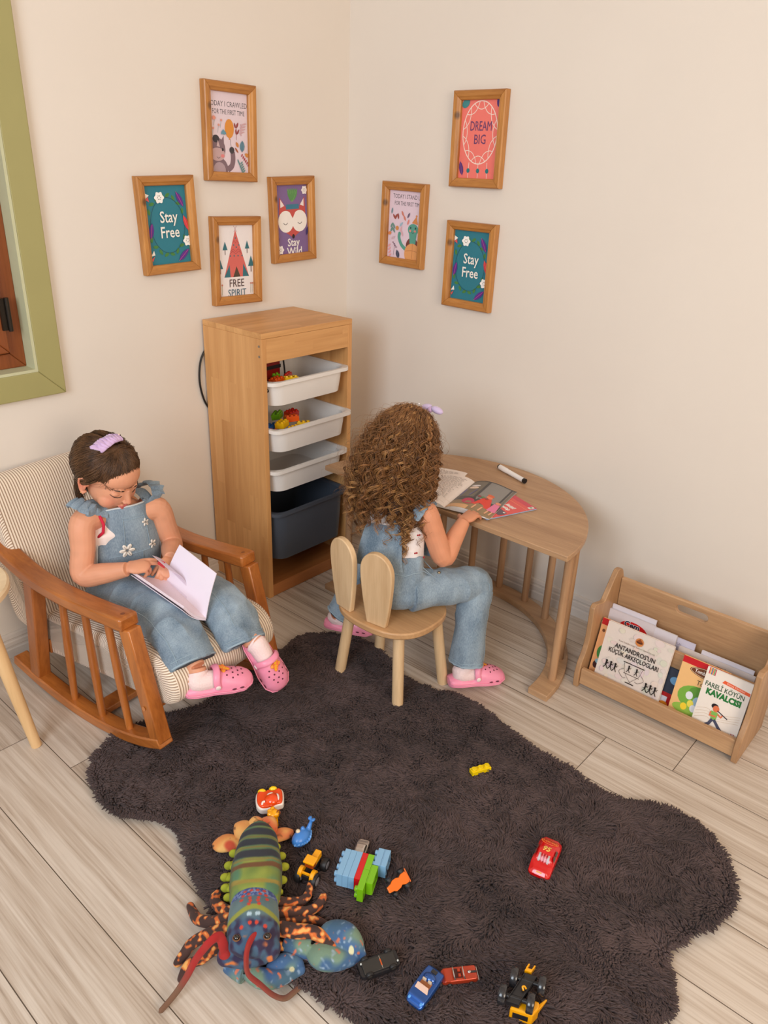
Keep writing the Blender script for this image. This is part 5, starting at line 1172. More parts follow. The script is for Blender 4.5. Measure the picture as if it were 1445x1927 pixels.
# striped legs
def f_leg(n0, n1, freq=1.0):
    n0 = np.array(n0); 
    def f(co):
        n = len(co); base = mixc(colr(n, (56, 36, 32)), colr(n, (76, 50, 44)), n3(co, 60, 3))
        sp = n3(co, 135, 7); base = mixc(base, colr(n, (206, 104, 46)), (sp - .52) * 12); base = mixc(base, colr(n, (232, 172, 96)), (sp - .70) * 12)
        return base
    return f
LEGS = [
 ([(522, 1697, .052), (548, 1698, .045), (570, 1694, .038), (581, 1680, .036), (583, 1664, .034)], .0105),
 ([(527, 1718, .050), (555, 1716, .045), (580, 1715, .038), (600, 1703, .034), (609, 1686, .032)], .0115),
 ([(527, 1738, .040), (560, 1733, .036), (590, 1731, .032), (614, 1740, .030)], .0105),
 ([(530, 1748, .060), (556, 1752, .062), (590, 1755, .056), (612, 1768, .050), (628, 1784, .044)], .0150),
 ([(430, 1716, .045), (412, 1706, .038), (404, 1692, .036), (409, 1682, .040)], .0125),
 ([(430, 1728, .050), (400, 1735, .040), (374, 1731, .026), (364, 1718, .018), (358, 1705, .016)], .0125),
 ([(430, 1746, .050), (395, 1757, .040), (362, 1775, .028), (346, 1796, .018), (334, 1812, .014)], .0125),
 ([(432, 1778, .045), (402, 1788, .036), (378, 1805, .020), (354, 1816, .015), (341, 1842, .011)], .0115),
 ([(520, 1775, .040), (540, 1783, .036), (557, 1772, .034)], .009)]
for pts, r in LEGS:
    P3 = [Q(*p) for p in cr(pts, 6)]; n = len(P3)
    mb = MB().tube(P3, [r * (1.0 - .35 * (i / n) ** 2) for i in range(n)], 14); mb.ell(P3[-1], (r * .66,) * 3); mb.ell(P3[0], (r,) * 3)
    o = remeshed('leg', mb, PLUSH, .0016, 3, lob); paint(o, f_leg(0, 0), PLUSH)
# claws
def f_claw(co):
    n = len(co); base = mixc(colr(n, (62, 92, 112)), colr(n, (60, 96, 150)), (n3(co, 24, 2) - .3) * 2); base = mixc(base, colr(n, (112, 138, 118)), (n3(co, 32, 6) - .5) * 4)
    base = mixc(base, colr(n, (150, 170, 190)), (n3(co, 160, 8) - .70) * 4); base = mixc(base, colr(n, (196, 110, 84)), (n3(co, 130, 11) - .74) * 10); return base
def claw(arm, lobe1, lobe2, w1, w2, name='claw', marks=()):
    mb = MB(); pa = [Q(*p) for p in arm]; mb.tube(pa, [.018, .020, .022], 16)
    l1 = [Q(*p[:3]) for p in lobe1]; mb.tube(l1, [(p[3], p[3] * .8) for p in lobe1], 18); mb.ell(l1[-1], (lobe1[-1][3],) * 3)
    l2 = [Q(*p[:3]) for p in lobe2]; mb.tube(l2, [(p[3], p[3] * .8) for p in lobe2], 18); mb.ell(l2[-1], (lobe2[-1][3],) * 3)
    o = remeshed(name, mb, PLUSH, .002, 3, lob)
    def f(co):
        b_ = f_claw(co)
        for m in marks:
            d = np.hypot(co[:, 0] - m[0], co[:, 1] - m[1]); b_ = mixc(b_, colr(len(co), (212, 208, 168)), (1 - d / .006) * 4 * (co[:, 2] > m[2]))
        return b_
    paint(o, f, PLUSH); return o
big = claw([(535, 1775, .034), (560, 1782, .034), (585, 1785, .034)],
     cr([(588, 1788, .036, .019), (606, 1800, .038, .026), (632, 1804, .036, .024), (660, 1803, .033, .016), (682, 1799, .030, .006)], 5),
     cr([(604, 1762, .046, .012), (622, 1754, .050, .022), (647, 1759, .052, .026), (667, 1778, .044, .021), (682, 1797, .034, .008)], 5), 0, 0, marks=[(*Q(661, 1781, .062)[:2], .04)])
sml = claw([(430, 1812, .022), (446, 1822, .022), (462, 1830, .022)],
     cr([(468, 1828, .024, .016), (492, 1841, .024, .020), (520, 1842, .024, .018), (545, 1834, .024, .013), (566, 1826, .024, .009)], 5),
     cr([(505, 1824, .026, .009), (520, 1814, .030, .014), (540, 1808, .030, .016), (558, 1812, .028, .013), (566, 1824, .026, .009)], 5), 0, 0, marks=[(*Q(549, 1817, .044)[:2], .02)])
# tail fan lobes
def f_fan(co):
    n = len(co); base = mixc(colr(n, (216, 132, 70)), colr(n, (232, 178, 104)), (n3(co, 40, 2) - .2) * 1.6); base = mixc(base, colr(n, (206, 84, 56)), (n3(co, 34, 5) - .5) * 5); base = mixc(base, colr(n, (110, 70, 40)), (n3(co, 110, 9) - .78) * 8); return base
def lobe(c, d, ln, w, th, n=1):
    c = Vector(c); d = Vector(d).normalized(); s = Vector((0, 0, 1)).cross(d); mb = MB(); pts = [c + d * (ln * t) + Vector((0, 0, .006 * math.sin(PI * t))) for t in [i / 9 for i in range(10)]]
    prof = [.55, .78, .92, 1, 1.03, 1.04, 1.0, .9, .7, .35]; mb.tube(pts, [(w * p, th * (.6 + .4 * p)) for p in prof], 20, side=s)
    o = remeshed('tail_lobe', mb, PLUSH, .0018, 2, lob); paint(o, f_fan, PLUSH); return o
base_t = Q(487, 1570, .03)
for tip, ln, w, th in (((405, 1592, .024), None, .024, .010), ((448, 1560, .036), None, .024, .018), ((480, 1550, .040), None, .020, .018), ((512, 1550, .040), None, .024, .019), ((548, 1568, .030), None, .017, .010)):
    st_ = {405: Q(452, 1588, .026), 448: Q(476, 1575, .034), 480: Q(486, 1568, .038), 512: Q(492, 1572, .036), 548: Q(504, 1582, .028)}[tip[0]]
    en = Q(*tip); lobe(st_, en - st_, (en - st_).length + .004, w, th)
# side frills
YG = [(440, 1606), (431, 1629), (424, 1651), (425, 1671), (430, 1689), (519, 1594), (529, 1611), (535, 1631), (531, 1656), (523, 1679)]
for x, y in YG:
    p = Q(x, y, .045); s = 1 if x > 480 else -1
    mb = MB().ell(p, (.011, .0075, .010), R=basis(SX_, AX, SX_.cross(AX)).to_3x3()); mb.ell(p - SX_ * s * .008, (.010, .010, .008))
    o = obj('side_frill', mb, flat((164, 168, 44), .85, name='lime_plush', noise_amt=.2, scale=60), lob, sm=0)
# feelers
def f_feel(root):
    root = np.array(root)
    def f(co):
        d = np.linalg.norm(co - root, axis=1); n = len(co); return mixc(mixc(colr(n, (160, 24, 26)), colr(n, (150, 60, 46)), (n3(co, 60, 1) - .3)), colr(n, (112, 80, 60)), (d - .06) / .04)
    return f
for pts in ([(424, 1795, .060), (420, 1778, .085), (413, 1763, .100), (400, 1768, .105), (384, 1785, .095), (367, 1808, .070), (350, 1840, .045), (330, 1870, .022), (302, 1903, .010)],
            [(502, 1776, .070), (490, 1765, .092), (477, 1764, .105), (467, 1780, .105), (463, 1806, .095), (467, 1833, .080), (490, 1853, .055), (513, 1872, .030), (535, 1879, .016), (552, 1868, .014), (565, 1856, .012)]):
    c3 = cr(pts, 6); P3 = [Q(*p) for p in c3]; n = len(P3); mb = MB().tube(P3, [((.0110 - .0055 * i / n), (.0050 - .0015 * i / n)) for i in range(n)], 12)
    mb.ell(P3[0], (.013, .013, .012)); mb.ell(P3[-1], (.0038,) * 3)
    o = remeshed('feeler', mb, PLUSH, .0013, 2, lob); paint(o, f_feel(P3[0]), PLUSH)
for x, y in ((445, 1765), (503, 1762)):
    p = Q(x, y, .107); e = obj('eye', MB().ell(p, (.0062, .0062, .0062)), flat((16, 12, 10), .06, coat=1.0, name='glass_eye'), lob, sm=0)
    obj('eye_rim', MB().tube([tuple(p + Vector((math.cos(t) * .0064, math.sin(t) * .0064, .0))) for t in [2 * PI * i / 20 for i in range(21)]], .0014, 8), flat((120, 80, 50), .5), e, sm=40)
# ---------------------------------------------------------------- people
from mathutils.bvhtree import BVHTree
def skin_mat():
    m, nt, b = new_mat('skin'); a = N(nt, 'ShaderNodeAttribute'); a.attribute_name = 'print'; nt.links.new(a.outputs['Color'], b.inputs['Base Color'])
    b.inputs['Roughness'].default_value = .48; b.inputs['Subsurface Weight'].default_value = .12; b.inputs['Subsurface Radius'].default_value = (.012, .005, .003); b.inputs['Subsurface Scale'].default_value = .5
    b.inputs['Specular IOR Level'].default_value = .35
    return m
SKIN = skin_mat()
def denim(name, lo=(78, 104, 130), hi=(134, 160, 182), spot=14):
    m, nt, b = new_mat(name); tc = N(nt, 'ShaderNodeTexCoord')
    n1 = N(nt, 'ShaderNodeTexNoise'); n1.inputs['Scale'].default_value = spot; n1.inputs['Detail'].default_value = 5; n2 = N(nt, 'ShaderNodeTexNoise'); n2.inputs['Scale'].default_value = 420
    mp = N(nt, 'ShaderNodeMapping'); mp.inputs['Scale'].default_value = (1, 1, .35); nt.links.new(tc.outputs['Object'], mp.inputs[0]); nt.links.new(mp.outputs[0], n1.inputs[0]); nt.links.new(mp.outputs[0], n2.inputs[0])
    ad = N(nt, 'ShaderNodeMath', operation='MULTIPLY_ADD'); nt.links.new(n2.outputs[0], ad.inputs[0]); ad.inputs[1].default_value = .5; nt.links.new(n1.outputs[0], ad.inputs[2])
    mr = N(nt, 'ShaderNodeMapRange'); mr.inputs[1].default_value = .52; mr.inputs[2].default_value = .98; nt.links.new(ad.outputs[0], mr.inputs[0])
    mx = N(nt, 'ShaderNodeMix', data_type='RGBA'); mx.inputs[6].default_value = srgb(*lo); mx.inputs[7].default_value = srgb(*hi); nt.links.new(mr.outputs[0], mx.inputs[0]); nt.links.new(mx.outputs[2], b.inputs['Base Color'])
    bp = N(nt, 'ShaderNodeBump'); bp.inputs['Strength'].default_value = .35; bp.inputs['Distance'].default_value = .001; nt.links.new(n2.outputs[0], bp.inputs['Height']); nt.links.new(bp.outputs[0], b.inputs['Normal'])
    b.inputs['Roughness'].default_value = .9; b.inputs['Sheen Weight'].default_value = .15; return m
DENIM = denim('washed_denim', (92, 112, 130), (154, 171, 184)); DENIMD = flat((58, 66, 76), .9, name='denim_inside'); SEAM = flat((150, 170, 184), .9, name='denim_seam'); SHIRT = flat((238, 222, 216), .85, name='white_cotton'); PTRIM = flat((206, 30, 62), .8, name='crimson_trim')
def wrinkle(o, amp, sc, seed=0, aniso=(1, 1, 1), amp2=0, sc2=60):
    me = o.data; n = len(me.vertices); co = np.empty(n * 3, np.float32); me.vertices.foreach_get('co', co); co = co.reshape(-1, 3).astype(float)
    no = np.empty(n * 3, np.float32); me.vertices.foreach_get('normal', no); no = no.reshape(-1, 3)
    a = np.array(aniso); d = (1 - 2 * np.abs(n3(co * a, sc, seed) - .5)) ** 2 * amp - amp * .5
    if amp2: d = d + (n3(co * a, sc2, seed + 3) - .5) * amp2
    co = co + no * d[:, None]; me.vertices.foreach_set('co', co.astype(np.float32).ravel()); me.update()
def bvh_of(o):
    me = o.data; return BVHTree.FromPolygons([v.co.copy() for v in me.vertices], [tuple(p.vertices) for p in me.polygons])
def limb(mb, pts, rad, seg=18, k=6):
    c = cr([tuple(p) + ((r,) if not isinstance(r, tuple) else r) for p, r in zip(pts, rad)], k)
    if len(c[0]) == 4: mb.tube([q[:3] for q in c], [max(q[3], .001) for q in c], seg); 
    else: mb.tube([q[:3] for q in c], [(q[3], q[4]) for q in c], seg)
    return c
def hand(mb, o, f, n, t, sc, curls, thumb=(.6, .75, .25), spread=.0):
    f = Vector(f).normalized(); n = Vector(n); n = (n - f * n.dot(f)).normalized(); t0 = Vector(t); t = f.cross(n)
    if t.dot(t0) < 0: t = -t
    o = Vector(o)
    R = basis(t, f, t.cross(f)).to_3x3()
    mb.ell(o + f * .030 * sc, (.0235 * sc, .033 * sc, .0115 * sc), R=R, u=22, w=14)
    mb.ell(o + f * .016 * sc + t * .012 * sc + n * .003 * sc, (.012 * sc, .020 * sc, .011 * sc), R=R)
    lens = (.037, .041, .038, .031)
    for i in range(4):
        L_ = lens[i] * sc; p = o + f * (.050 - .002 * (i - 1) ** 2) * sc + t * (.0175 - i * .0118) * sc; a = 0; fd = (f + t * spread * (1.5 - i)).normalized(); pts = [p - f * .012 * sc, p]
        for q, rr in enumerate((.45, .30, .25)):
            a += math.radians(curls[i][q]); d = fd * math.cos(a) + n * math.sin(a); p = p + d * L_ * rr; pts.append(p.copy())
        r0 = (.0062, .0062, .0060, .0052)[i] * sc
        mb.tube(pts, [r0 * 1.05, r0 * 1.05, r0, r0 * .9, r0 * .78], 12); mb.ell(pts[-1], (r0 * .78,) * 3, u=12, w=8)
    a, b_, c = thumb; d = (f * a + t * b_ + n * c).normalized(); p = o + f * .012 * sc + t * .016 * sc; pts = [p, p + d * .020 * sc]; d2 = (d * .8 + f * .45 + n * .1).normalized(); pts += [pts[-1] + d2 * .017 * sc]; pts += [pts[-1] + (d2 + n * .2).normalized() * .013 * sc]
    mb.tube(pts, [.0085 * sc, .0072 * sc, .0066 * sc, .0055 * sc], 12); mb.ell(pts[-1], (.0055 * sc,) * 3, u=12, w=8)
def head_shapes(mb, M, k=1.0):
    R = M.to_3x3()
    def E(c, r, e=(0, 0, 0)): mb.ell(M @ (Vector(c) * k), tuple(q * k for q in r), R=R @ Euler(e).to_matrix(), u=28, w=18)
    E((0, -.014, .024), (.070, .086, .068)); E((0, .018, -.016), (.059, .064, .068)); E((0, .028, -.056), (.040, .044, .034)); E((0, .028, .038), (.059, .053, .044))
    for s in (-1, 1):
        E((s * .030, .046, -.032), (.027, .026, .027)); E((s * .0285, .064, .004), (.0130, .0105, .0085)); E((s * .0075, .086, -.023), (.0052, .005, .0042))
        mb.tube([M @ (Vector(q) * k) for q in ((s * .012, .077, .018), (s * .026, .076, .021), (s * .040, .064, .018))], [.003 * k, .0040 * k, .002 * k], 10)
        # ear: shell and lobe
        e = [M @ (Vector(q) * k) for q in ((s * .070, .008, -.022), (s * .076, .004, -.030), (s * .078, -.004, -.024), (s * .083, -.012, -.004), (s * .085, -.013, .012), (s * .082, -.004, .021), (s * .075, .006, .014), (s * .071, .010, -.002))]
        mb.tube(e, [.0035 * k, .0055 * k, .0045 * k, .0036 * k, .0036 * k, .0036 * k, .0034 * k, .003 * k], 10); E((s * .075, -.001, -.004), (.0045, .012, .020), (0, 0, s * -.35))
    E((0, .060, -.077), (.017, .014, .012)); E((0, .0895, -.019), (.0085, .0085, .0075))
    mb.tube([M @ (Vector(q) * k) for q in ((0, .076, .014), (0, .081, .0), (0, .088, -.015))], [.0065 * k, .0065 * k, .0075 * k], 12)
    for z, r, w in ((-.0435, .0036, .0155), (-.0505, .0046, .0130)):
        mb.tube([M @ (Vector(q) * k) for q in ((-w, .0755, z + (-.0005)), (-w * .45, .0815, z + .001), (0, .0825, z), (w * .45, .0815, z + .001), (w, .0755, z - .0005))], [.002 * k, r * k, r * .95 * k, r * k, .002 * k], 10)
def paint_skin(o, M, k, base=(214, 152, 120), heads=True):
    Mi = np.array(M.inverted())
    def f(co):
        n = len(co); c = mixc(colr(n, base), colr(n, tuple(min(255, q * 1.05) for q in base)), n3(co, 60, 2))
        h = co @ Mi[:3, :3].T + Mi[:3, 3]; h = h / k
        d = np.hypot(np.hypot(h[:, 0], (h[:, 1] - .080)), (h[:, 2] + .047) * 1.6)
        c = mixc(c, colr(n, (196, 104, 96)), (1 - np.abs(h[:, 0]) / .016) * 4 * ((np.abs(h[:, 2] + .0475) < .0078) & (h[:, 1] > .070)))
        for s in (-1, 1):
            d = np.linalg.norm(h - np.array([s * .036, .062, -.026]), axis=1); c = mixc(c, colr(n, (218, 132, 112)), (1 - d / .028) * .55)
            d = np.linalg.norm(h - np.array([s * .080, -.004, -.004]), axis=1); c = mixc(c, colr(n, (216, 122, 98)), (1 - d / .032) * .8)
        d = np.linalg.norm(h - np.array([0, .094, -.020]), axis=1); c = mixc(c, colr(n, (218, 134, 112)), (1 - d / .016) * .5)
        d = np.minimum(np.linalg.norm(h - np.array([.0055, .090, -.0275]), axis=1), np.linalg.norm(h - np.array([-.0055, .090, -.0275]), axis=1)); c = mixc(c, colr(n, (110, 60, 50)), (1 - d / .003) * 2)
        return c
    paint(o, f, SKIN)
def cast(bv, M, x, z, k, off=.0, y0=.16):
    """point on the face surface at head coordinates (x, z), cast along -y"""
    o = M @ Vector((x * k, y0 * k, z * k)); d = -(M.to_3x3() @ Vector((0, 1, 0)))
    h = bv.ray_cast(o, d); p = h[0] if h[0] is not None else o + d * .08
    return p - d * off
CLOG = flat((240, 146, 174), .45, name='pink_foam', noise_amt=.03, coat=.1); HOLE = flat((92, 34, 52), .7); SOCK = flat((240, 214, 212), .9, name='ribbed_white_sock', noise_amt=.1, scale=220, bump=.5)
def clog(parent, M, side, k=1.0, charm=True):
    """M: local y toe, z up, origin at mid sole; side: +1 rivet shown on +x"""
    def pw(y):  # half width
        tab = [(-.088, .016), (-.080, .026), (-.055, .031), (-.02, .032), (.03, .038), (.06, .037), (.078, .028), (.088, .012)]
        for (a, p), (c, d) in zip(tab, tab[1:]):
            if a <= y <= c: s = (y - a) / (c - a); s = s * s * (3 - 2 * s); return p + (d - p) * s
        return .01
    def ph(y):
        tab = [(-.088, .024), (-.060, .032), (-.022, .026), (-.012, .030), (.000, .055), (.015, .056), (.045, .047), (.070, .036), (.083, .027), (.088, .018)]
        for (a, p), (c, d) in zip(tab, tab[1:]):
            if a <= y <= c: s = (y - a) / (c - a); return p + (d - p) * s
        return .018
    mb = MB(); vs = []; fs = []; n = 36; K = 20
    for i in range(n + 1):
        y = -.088 + .176 * i / n; w = pw(y); h = ph(y)
        for j in range(K):
            th = 2 * PI * j / K; cx, sz = math.cos(th), math.sin(th)
            x = math.copysign(abs(cx) ** .75, cx) * w * (1.06 if sz < .0 else 1 - .16 * sz * sz); z = .010 + (abs(sz) ** .8) * ((h - .010) if sz > 0 else -.012)
            z += .006 * max(0, (y - .06) / .028) * (1 if sz < 0 else 0)
            vs.append((x * k, y * k, z * k))
    fs = [[i * K + j, i * K + (j + 1) % K, (i + 1) * K + (j + 1) % K, (i + 1) * K + j] for i in range(n) for j in range(K)] + [list(range(K)), list(range(n * K, n * K + K))[::-1]]
    o = obj('clog', MB().add(vs, fs, M), CLOG, parent, sm=50)
    def top(x, y):
        w = pw(y); h = ph(y); u = min(.97, abs(x) / w); return .010 + (h - .010) * (1 - u ** 2.4) ** .55
    # ventilation holes, side slots
    for (x, y) in ((-.016, .020), (0, .022), (.016, .020), (-.022, .034), (-.008, .036), (.008, .036), (.022, .034), (-.015, .048), (0, .050), (.015, .048), (-.008, .061), (.008, .061)):
        z = top(x, y); z2 = top(x * 1.1, y); nx = -(top(x + .001, y) - top(x - .001, y)) / .002; ny = -(top(x, y + .001) - top(x, y - .001)) / .002
        nn = Vector((nx, ny, 1)).normalized(); Mh = M @ T(x * k, y * k, (z) * k) @ nn.to_track_quat('Z', 'Y').to_matrix().to_4x4()
        obj('vent_hole', MB().lathe([(.0024 * k, -.001), (.0024 * k, .0006), (.0012 * k, .0007)], 12, Mh), HOLE, o)
    for s in (-1, 1):
        for y in (.034, .054): obj('side_slot', MB().ell((s * (pw(y) * 1.0 + .0003) * k, y * k, .0185 * k), (.0014 * k, .0058 * k, .0022 * k), M, u=12, w=8), HOLE, o, sm=0)
    # heel strap over the instep, welt line, rivets
    st = [Vector((s_ * x, y, z)) * k for s_, x, y, z in ((-1, .034, -.006, .030), (-1, .031, -.008, .044), (-1, .020, -.006, .060), (0, 0, -.004, .066), (1, .020, -.006, .060), (1, .031, -.008, .044), (1, .034, -.006, .030))]
    obj('strap', MB().tube([M @ Vector(p) for p in cr(st, 5)], (lambda nn: [(.0085 * k, .0032 * k)] * nn)(len(cr(st, 5))), 12, side=M.to_3x3() @ Vector((0, 1, .25))), CLOG, o, sm=40)
    wl = [(pw(y) * 1.065 * k, y * k, .014 * k) for y in [-.086 + .172 * i / 30 for i in range(31)]]; wl = wl + [(-a, b_, c) for a, b_, c in wl[::-1]]
    obj('sole_welt', MB().tube([M @ Vector(p) for p in wl], .0016 * k, 6), flat((240, 150, 176), .5), o, sm=40)
    for s in (-1, 1): obj('rivet', MB().lathe([(.0068 * k, -.001), (.0068 * k, .002 * k), (.005 * k, .0032 * k)], 16, M @ T(s * .0345 * k, -.006 * k, .031 * k) @ RY(90 * s)), flat((244, 226, 222), .4), o, sm=40)
    if charm:
        z = top(side * .010, .010); A = Art(M=M @ T(side * .006 * k, .014 * k, (z + .0045) * k) @ RX(-14) @ RZ(-90 * side * .75 + 0), unit=.01 * k, step=.0003, rough=.3)
        A.poly([(x * 1.9, y * .75) for x, y in circle(0, 0, 1, 20)], (244, 120, 60)); A.text('Barbie', 0, 0, 1.25, (250, 200, 40), bold=.02, shear=.2); A.build('charm', o)
        obj('charm_base', MB().ell((side * .006 * k, .014 * k, (z + .002) * k), (.016 * k, .007 * k, .0022 * k), M @ T(0, 0, 0)), flat((240, 150, 50), .4), o, sm=0)
    return o
def seam(name, parent, pts, r=.0009, mat=None): return obj(name, MB().tube(pts, r, 6), mat or SEAM, parent, sm=40)
def surf_line(bv, pts, toward, off=.0012):
    out = []
    for p in pts:
        h = bv.find_nearest(Vector(p)); out.append(h[0] + h[1] * off)
    return out
HAIRB = lambda nm, lo, hi: hair_mat(nm, lo, hi)
def hair_mat(name, lo, hi, sc=30):
    m, nt, b = new_mat(name); tc = N(nt, 'ShaderNodeTexCoord'); nz = N(nt, 'ShaderNodeTexNoise'); nz.inputs['Scale'].default_value = sc; nz.inputs['Detail'].default_value = 4; at = N(nt, 'ShaderNodeAttribute'); at.attribute_name = 'rnd'; av = N(nt, 'ShaderNodeMath', operation='MULTIPLY_ADD'); nt.links.new(at.outputs['Fac'], av.inputs[0]); av.inputs[1].default_value = .34; nt.links.new(nz.outputs[0], av.inputs[2])
    mp = N(nt, 'ShaderNodeMapping'); mp.inputs['Scale'].default_value = (1.6, 1.6, .5); nt.links.new(tc.outputs['Object'], mp.inputs[0]); nt.links.new(mp.outputs[0], nz.inputs[0])
    mr = N(nt, 'ShaderNodeMapRange'); mr.inputs[1].default_value = .40; mr.inputs[2].default_value = .95; nt.links.new(av.outputs[0], mr.inputs[0])
    mx = N(nt, 'ShaderNodeMix', data_type='RGBA'); mx.inputs[6].default_value = srgb(*lo); mx.inputs[7].default_value = srgb(*hi); nt.links.new(mr.outputs[0], mx.inputs[0]); nt.links.new(mx.outputs[2], b.inputs['Base Color'])
    b.inputs['Roughness'].default_value = .42; b.inputs['Specular IOR Level'].default_value = .45; return m

# ============================================================ girl in the rocking chair
def Lw(w, s, z): return L(s, w, z)
def Ld(w, s, z): return RN * w + RF * s + Vector((0, 0, z))
g1o = Lw(.235, -.41, .25)
g1 = thing('person', 'child in denim dungarees and pink clogs reading in the rocking chair', 'person', tuple(g1o), 0, 'children in denim dungarees')
def A1(w, s, z): return Lw(w, s, z) - g1o
HK = 1.0
HM = frame_from(Ld(.05, .86, -.50), Ld(.0, .48, .86), A1(.210, -.374, .658))
mb = MB(); head_shapes(mb, HM, HK)
limb(mb, [A1(.225, -.395, .545), A1(.223, -.388, .580), A1(.220, -.375, .625)], [.040, .034, .036])
# trunk
mb.tube([A1(.235, -.415, .300), A1(.233, -.405, .36), A1(.230, -.392, .43), A1(.228, -.380, .50), A1(.228, -.378, .545), A1(.228, -.380, .570)], [(.088, .060), (.082, .062), (.082, .060), (.088, .058), (.086, .046), (.045, .034)], 26, side=Ld(1, .28, 0))
mb.ell(A1(.235, -.415, .305), (.095, .070, .060), R=basis(Ld(1, .1, 0), Ld(-.1, 1, 0), (0, 0, 1)).to_3x3())
RS, RE, RW = A1(.122, -.382, .545), A1(.086, -.360, .412), A1(.146, -.250, .440)
LS, LE, LW_ = A1(.322, -.328, .530), A1(.352, -.315, .415), A1(.272, -.226, .427)
limb(mb, [A1(.17, -.385, .545), RS, (RS + RE) / 2, RE, (RE * .55 + RW * .45) + Vector((0, 0, -.004)), RW], [.034, .035, .032, .030, .0285, .0195])
limb(mb, [A1(.285, -.345, .535), LS, (LS + LE) / 2, LE, (LE * .55 + LW_ * .45), LW_], [.036, .036, .034, .0305, .029, .0195])
hand(mb, RW - Ld(0, 0, 0) * 0, Ld(.86, .35, -.02), Ld(.1, -.35, -.92), Ld(-.2, .2, .9) + Ld(0, -.6, 0), 1.0, [(8, 8, 6), (12, 10, 8), (48, 42, 20), (62, 50, 20)], thumb=(.75, .45, .5))
hand(mb, LW_, Ld(-.72, .42, -.42), Ld(-.30, -.35, -.80), Ld(-.5, -.6, .4), 1.0, [(38, 40, 25), (44, 46, 28), (50, 48, 30), (56, 50, 30)], thumb=(.8, .35, .6))
# legs
RH, RK, RA = A1(.190, -.395, .305), A1(.152, -.130, .336), A1(.130, .012, .250)
LH, LK, LA = A1(.280, -.395, .305), A1(.298, -.085, .342), A1(.292, .058, .258)
limb(mb, [RH, (RH + RK) / 2, RK, (RK + RA) / 2, RA], [.052, .044, .034, .032, .025]); limb(mb, [LH, (LH + LK) / 2, LK, (LK + LA) / 2, LA], [.052, .044, .034, .032, .025])
RF0 = frame_from(Ld(.82, .56, .02), Ld(-.05, .12, 1), A1(.166, .052, .186)); LF0 = frame_from(Ld(.10, .56, -.80), Ld(-.30, .78, .46), A1(.310, .074, .194))
for A_, Fm in ((RA, RF0), (LA, LF0)):
    h_ = Fm @ Vector((0, -.052, .034)); t_ = Fm @ Vector((0, .045, .026)); limb(mb, [A_, (A_ + h_) / 2, h_, t_], [.025, .024, .024, .018])
body = remeshed('body', mb, SKIN, .0019, 5, g1, factor=.45)
bmx = HM; paint_skin(body, HM, HK); bv = bvh_of(body)
# face details
HR1 = hair_mat('brown_hair', (54, 34, 20), (112, 78, 50), 26)
for s in (-1, 1):
    obj('eyelashes', MB().tube([cast(bv, HM, s * x, z, HK, .0006) for x, z in ((.0165, -.001), (.021, -.0040), (.0275, -.0055), (.034, -.0045), (.0395, -.001), (.0425, .0012))], [.0005, .0011, .0013, .0013, .0011, .0004], 6), flat((40, 24, 18), .6), body, sm=0)
    obj('eyebrow', MB().tube([cast(bv, HM, s * x, z, HK, .0002) for x, z in ((.0125, .0175), (.020, .0205), (.030, .0225), (.036, .0210), (.041, .0180))], [.0010, .0018, .0018, .0014, .0005], 8), HR1, body, sm=0)
obj('mouth_line', MB().tube([cast(bv, HM, x, z, HK, .0001) for x, z in ((-.0145, -.0472), (-.007, -.0468), (0, -.0474), (.007, -.0468), (.0145, -.0472))], [.0004, .0007, .0008, .0007, .0004], 6), flat((120, 50, 48), .6), body, sm=0)
# hair: cap + strands
CC, CRR = np.array([0, -.014, .024]), np.array([.070, .086, .068])
def cran(d, off=0.0):
    d = np.asarray(d, float); d = d / np.linalg.norm(d, axis=-1, keepdims=True); r = 1 / np.sqrt(((d / CRR) ** 2).sum(-1, keepdims=True)); return CC + d * (r + off)
hm3 = np.array(HM.to_3x3()); ht = np.array(HM.translation)
def tohead(P_): return (P_ * HK) @ hm3.T + ht
cap = MB(); nu, nv = 48, 26; vs = []; fs = []
def hairline(az):   # lowest elevation of the cap for an azimuth (0 = front)
    a = abs(az); return 10 - 6 * (a / 60) if a < 60 else (4 - 36 * (a - 60) / 50 if a < 110 else -32 - 15 * min(1, (a - 110) / 40))
for j in range(nv + 1):
    for i in range(nu):
        az = -180 + 360 * i / nu; e0 = hairline(az); el = math.radians(e0 + (90 - e0) * j / nv); a = math.radians(az)
        d = (math.sin(a) * math.cos(el), math.cos(a) * math.cos(el), math.sin(el)); vs.append(tuple(tohead(cran(d, .0045 if j else -.003))))
fs = [[j * nu + i, j * nu + (i + 1) % nu, (j + 1) * nu + (i + 1) % nu, (j + 1) * nu + i] for j in range(nv) for i in range(nu)]
hair = obj('hair', MB().add(vs, fs), HR1, g1, sm=0, recalc=False)
K_ = 22; CP = []; RR_ = []
rg = np.random.default_rng(11)
def dirv(az, el): a, e = np.radians(az), np.radians(el); return np.array([np.sin(a) * np.cos(e), np.cos(a) * np.cos(e), np.sin(e)])
clip_d = dirv(3, 72)
for _ in range(1700):      # front hair drawn back to the clip
    az = rg.uniform(-100, 100); e = hairline(az) + abs(rg.normal(0, 5)) + 1; a_ = dirv(az, e); b_ = dirv(rg.uniform(-50, 50) + (az * .3), 70 + rg.uniform(-5, 8)); b_ = b_ + np.array([0, -.02, 0]); ts = np.linspace(0, 1, K_)
    D_ = (1 - ts)[:, None] * a_ + ts[:, None] * b_; off = .0045 + .007 * np.sin(np.pi * ts) * (.6 + .4 * rg.random()) + rg.normal(0, .0006)
    CP.append(cran(D_, off[:, None] if np.ndim(off) else off)); RR_.append(np.linspace(.0006, .0009, K_))
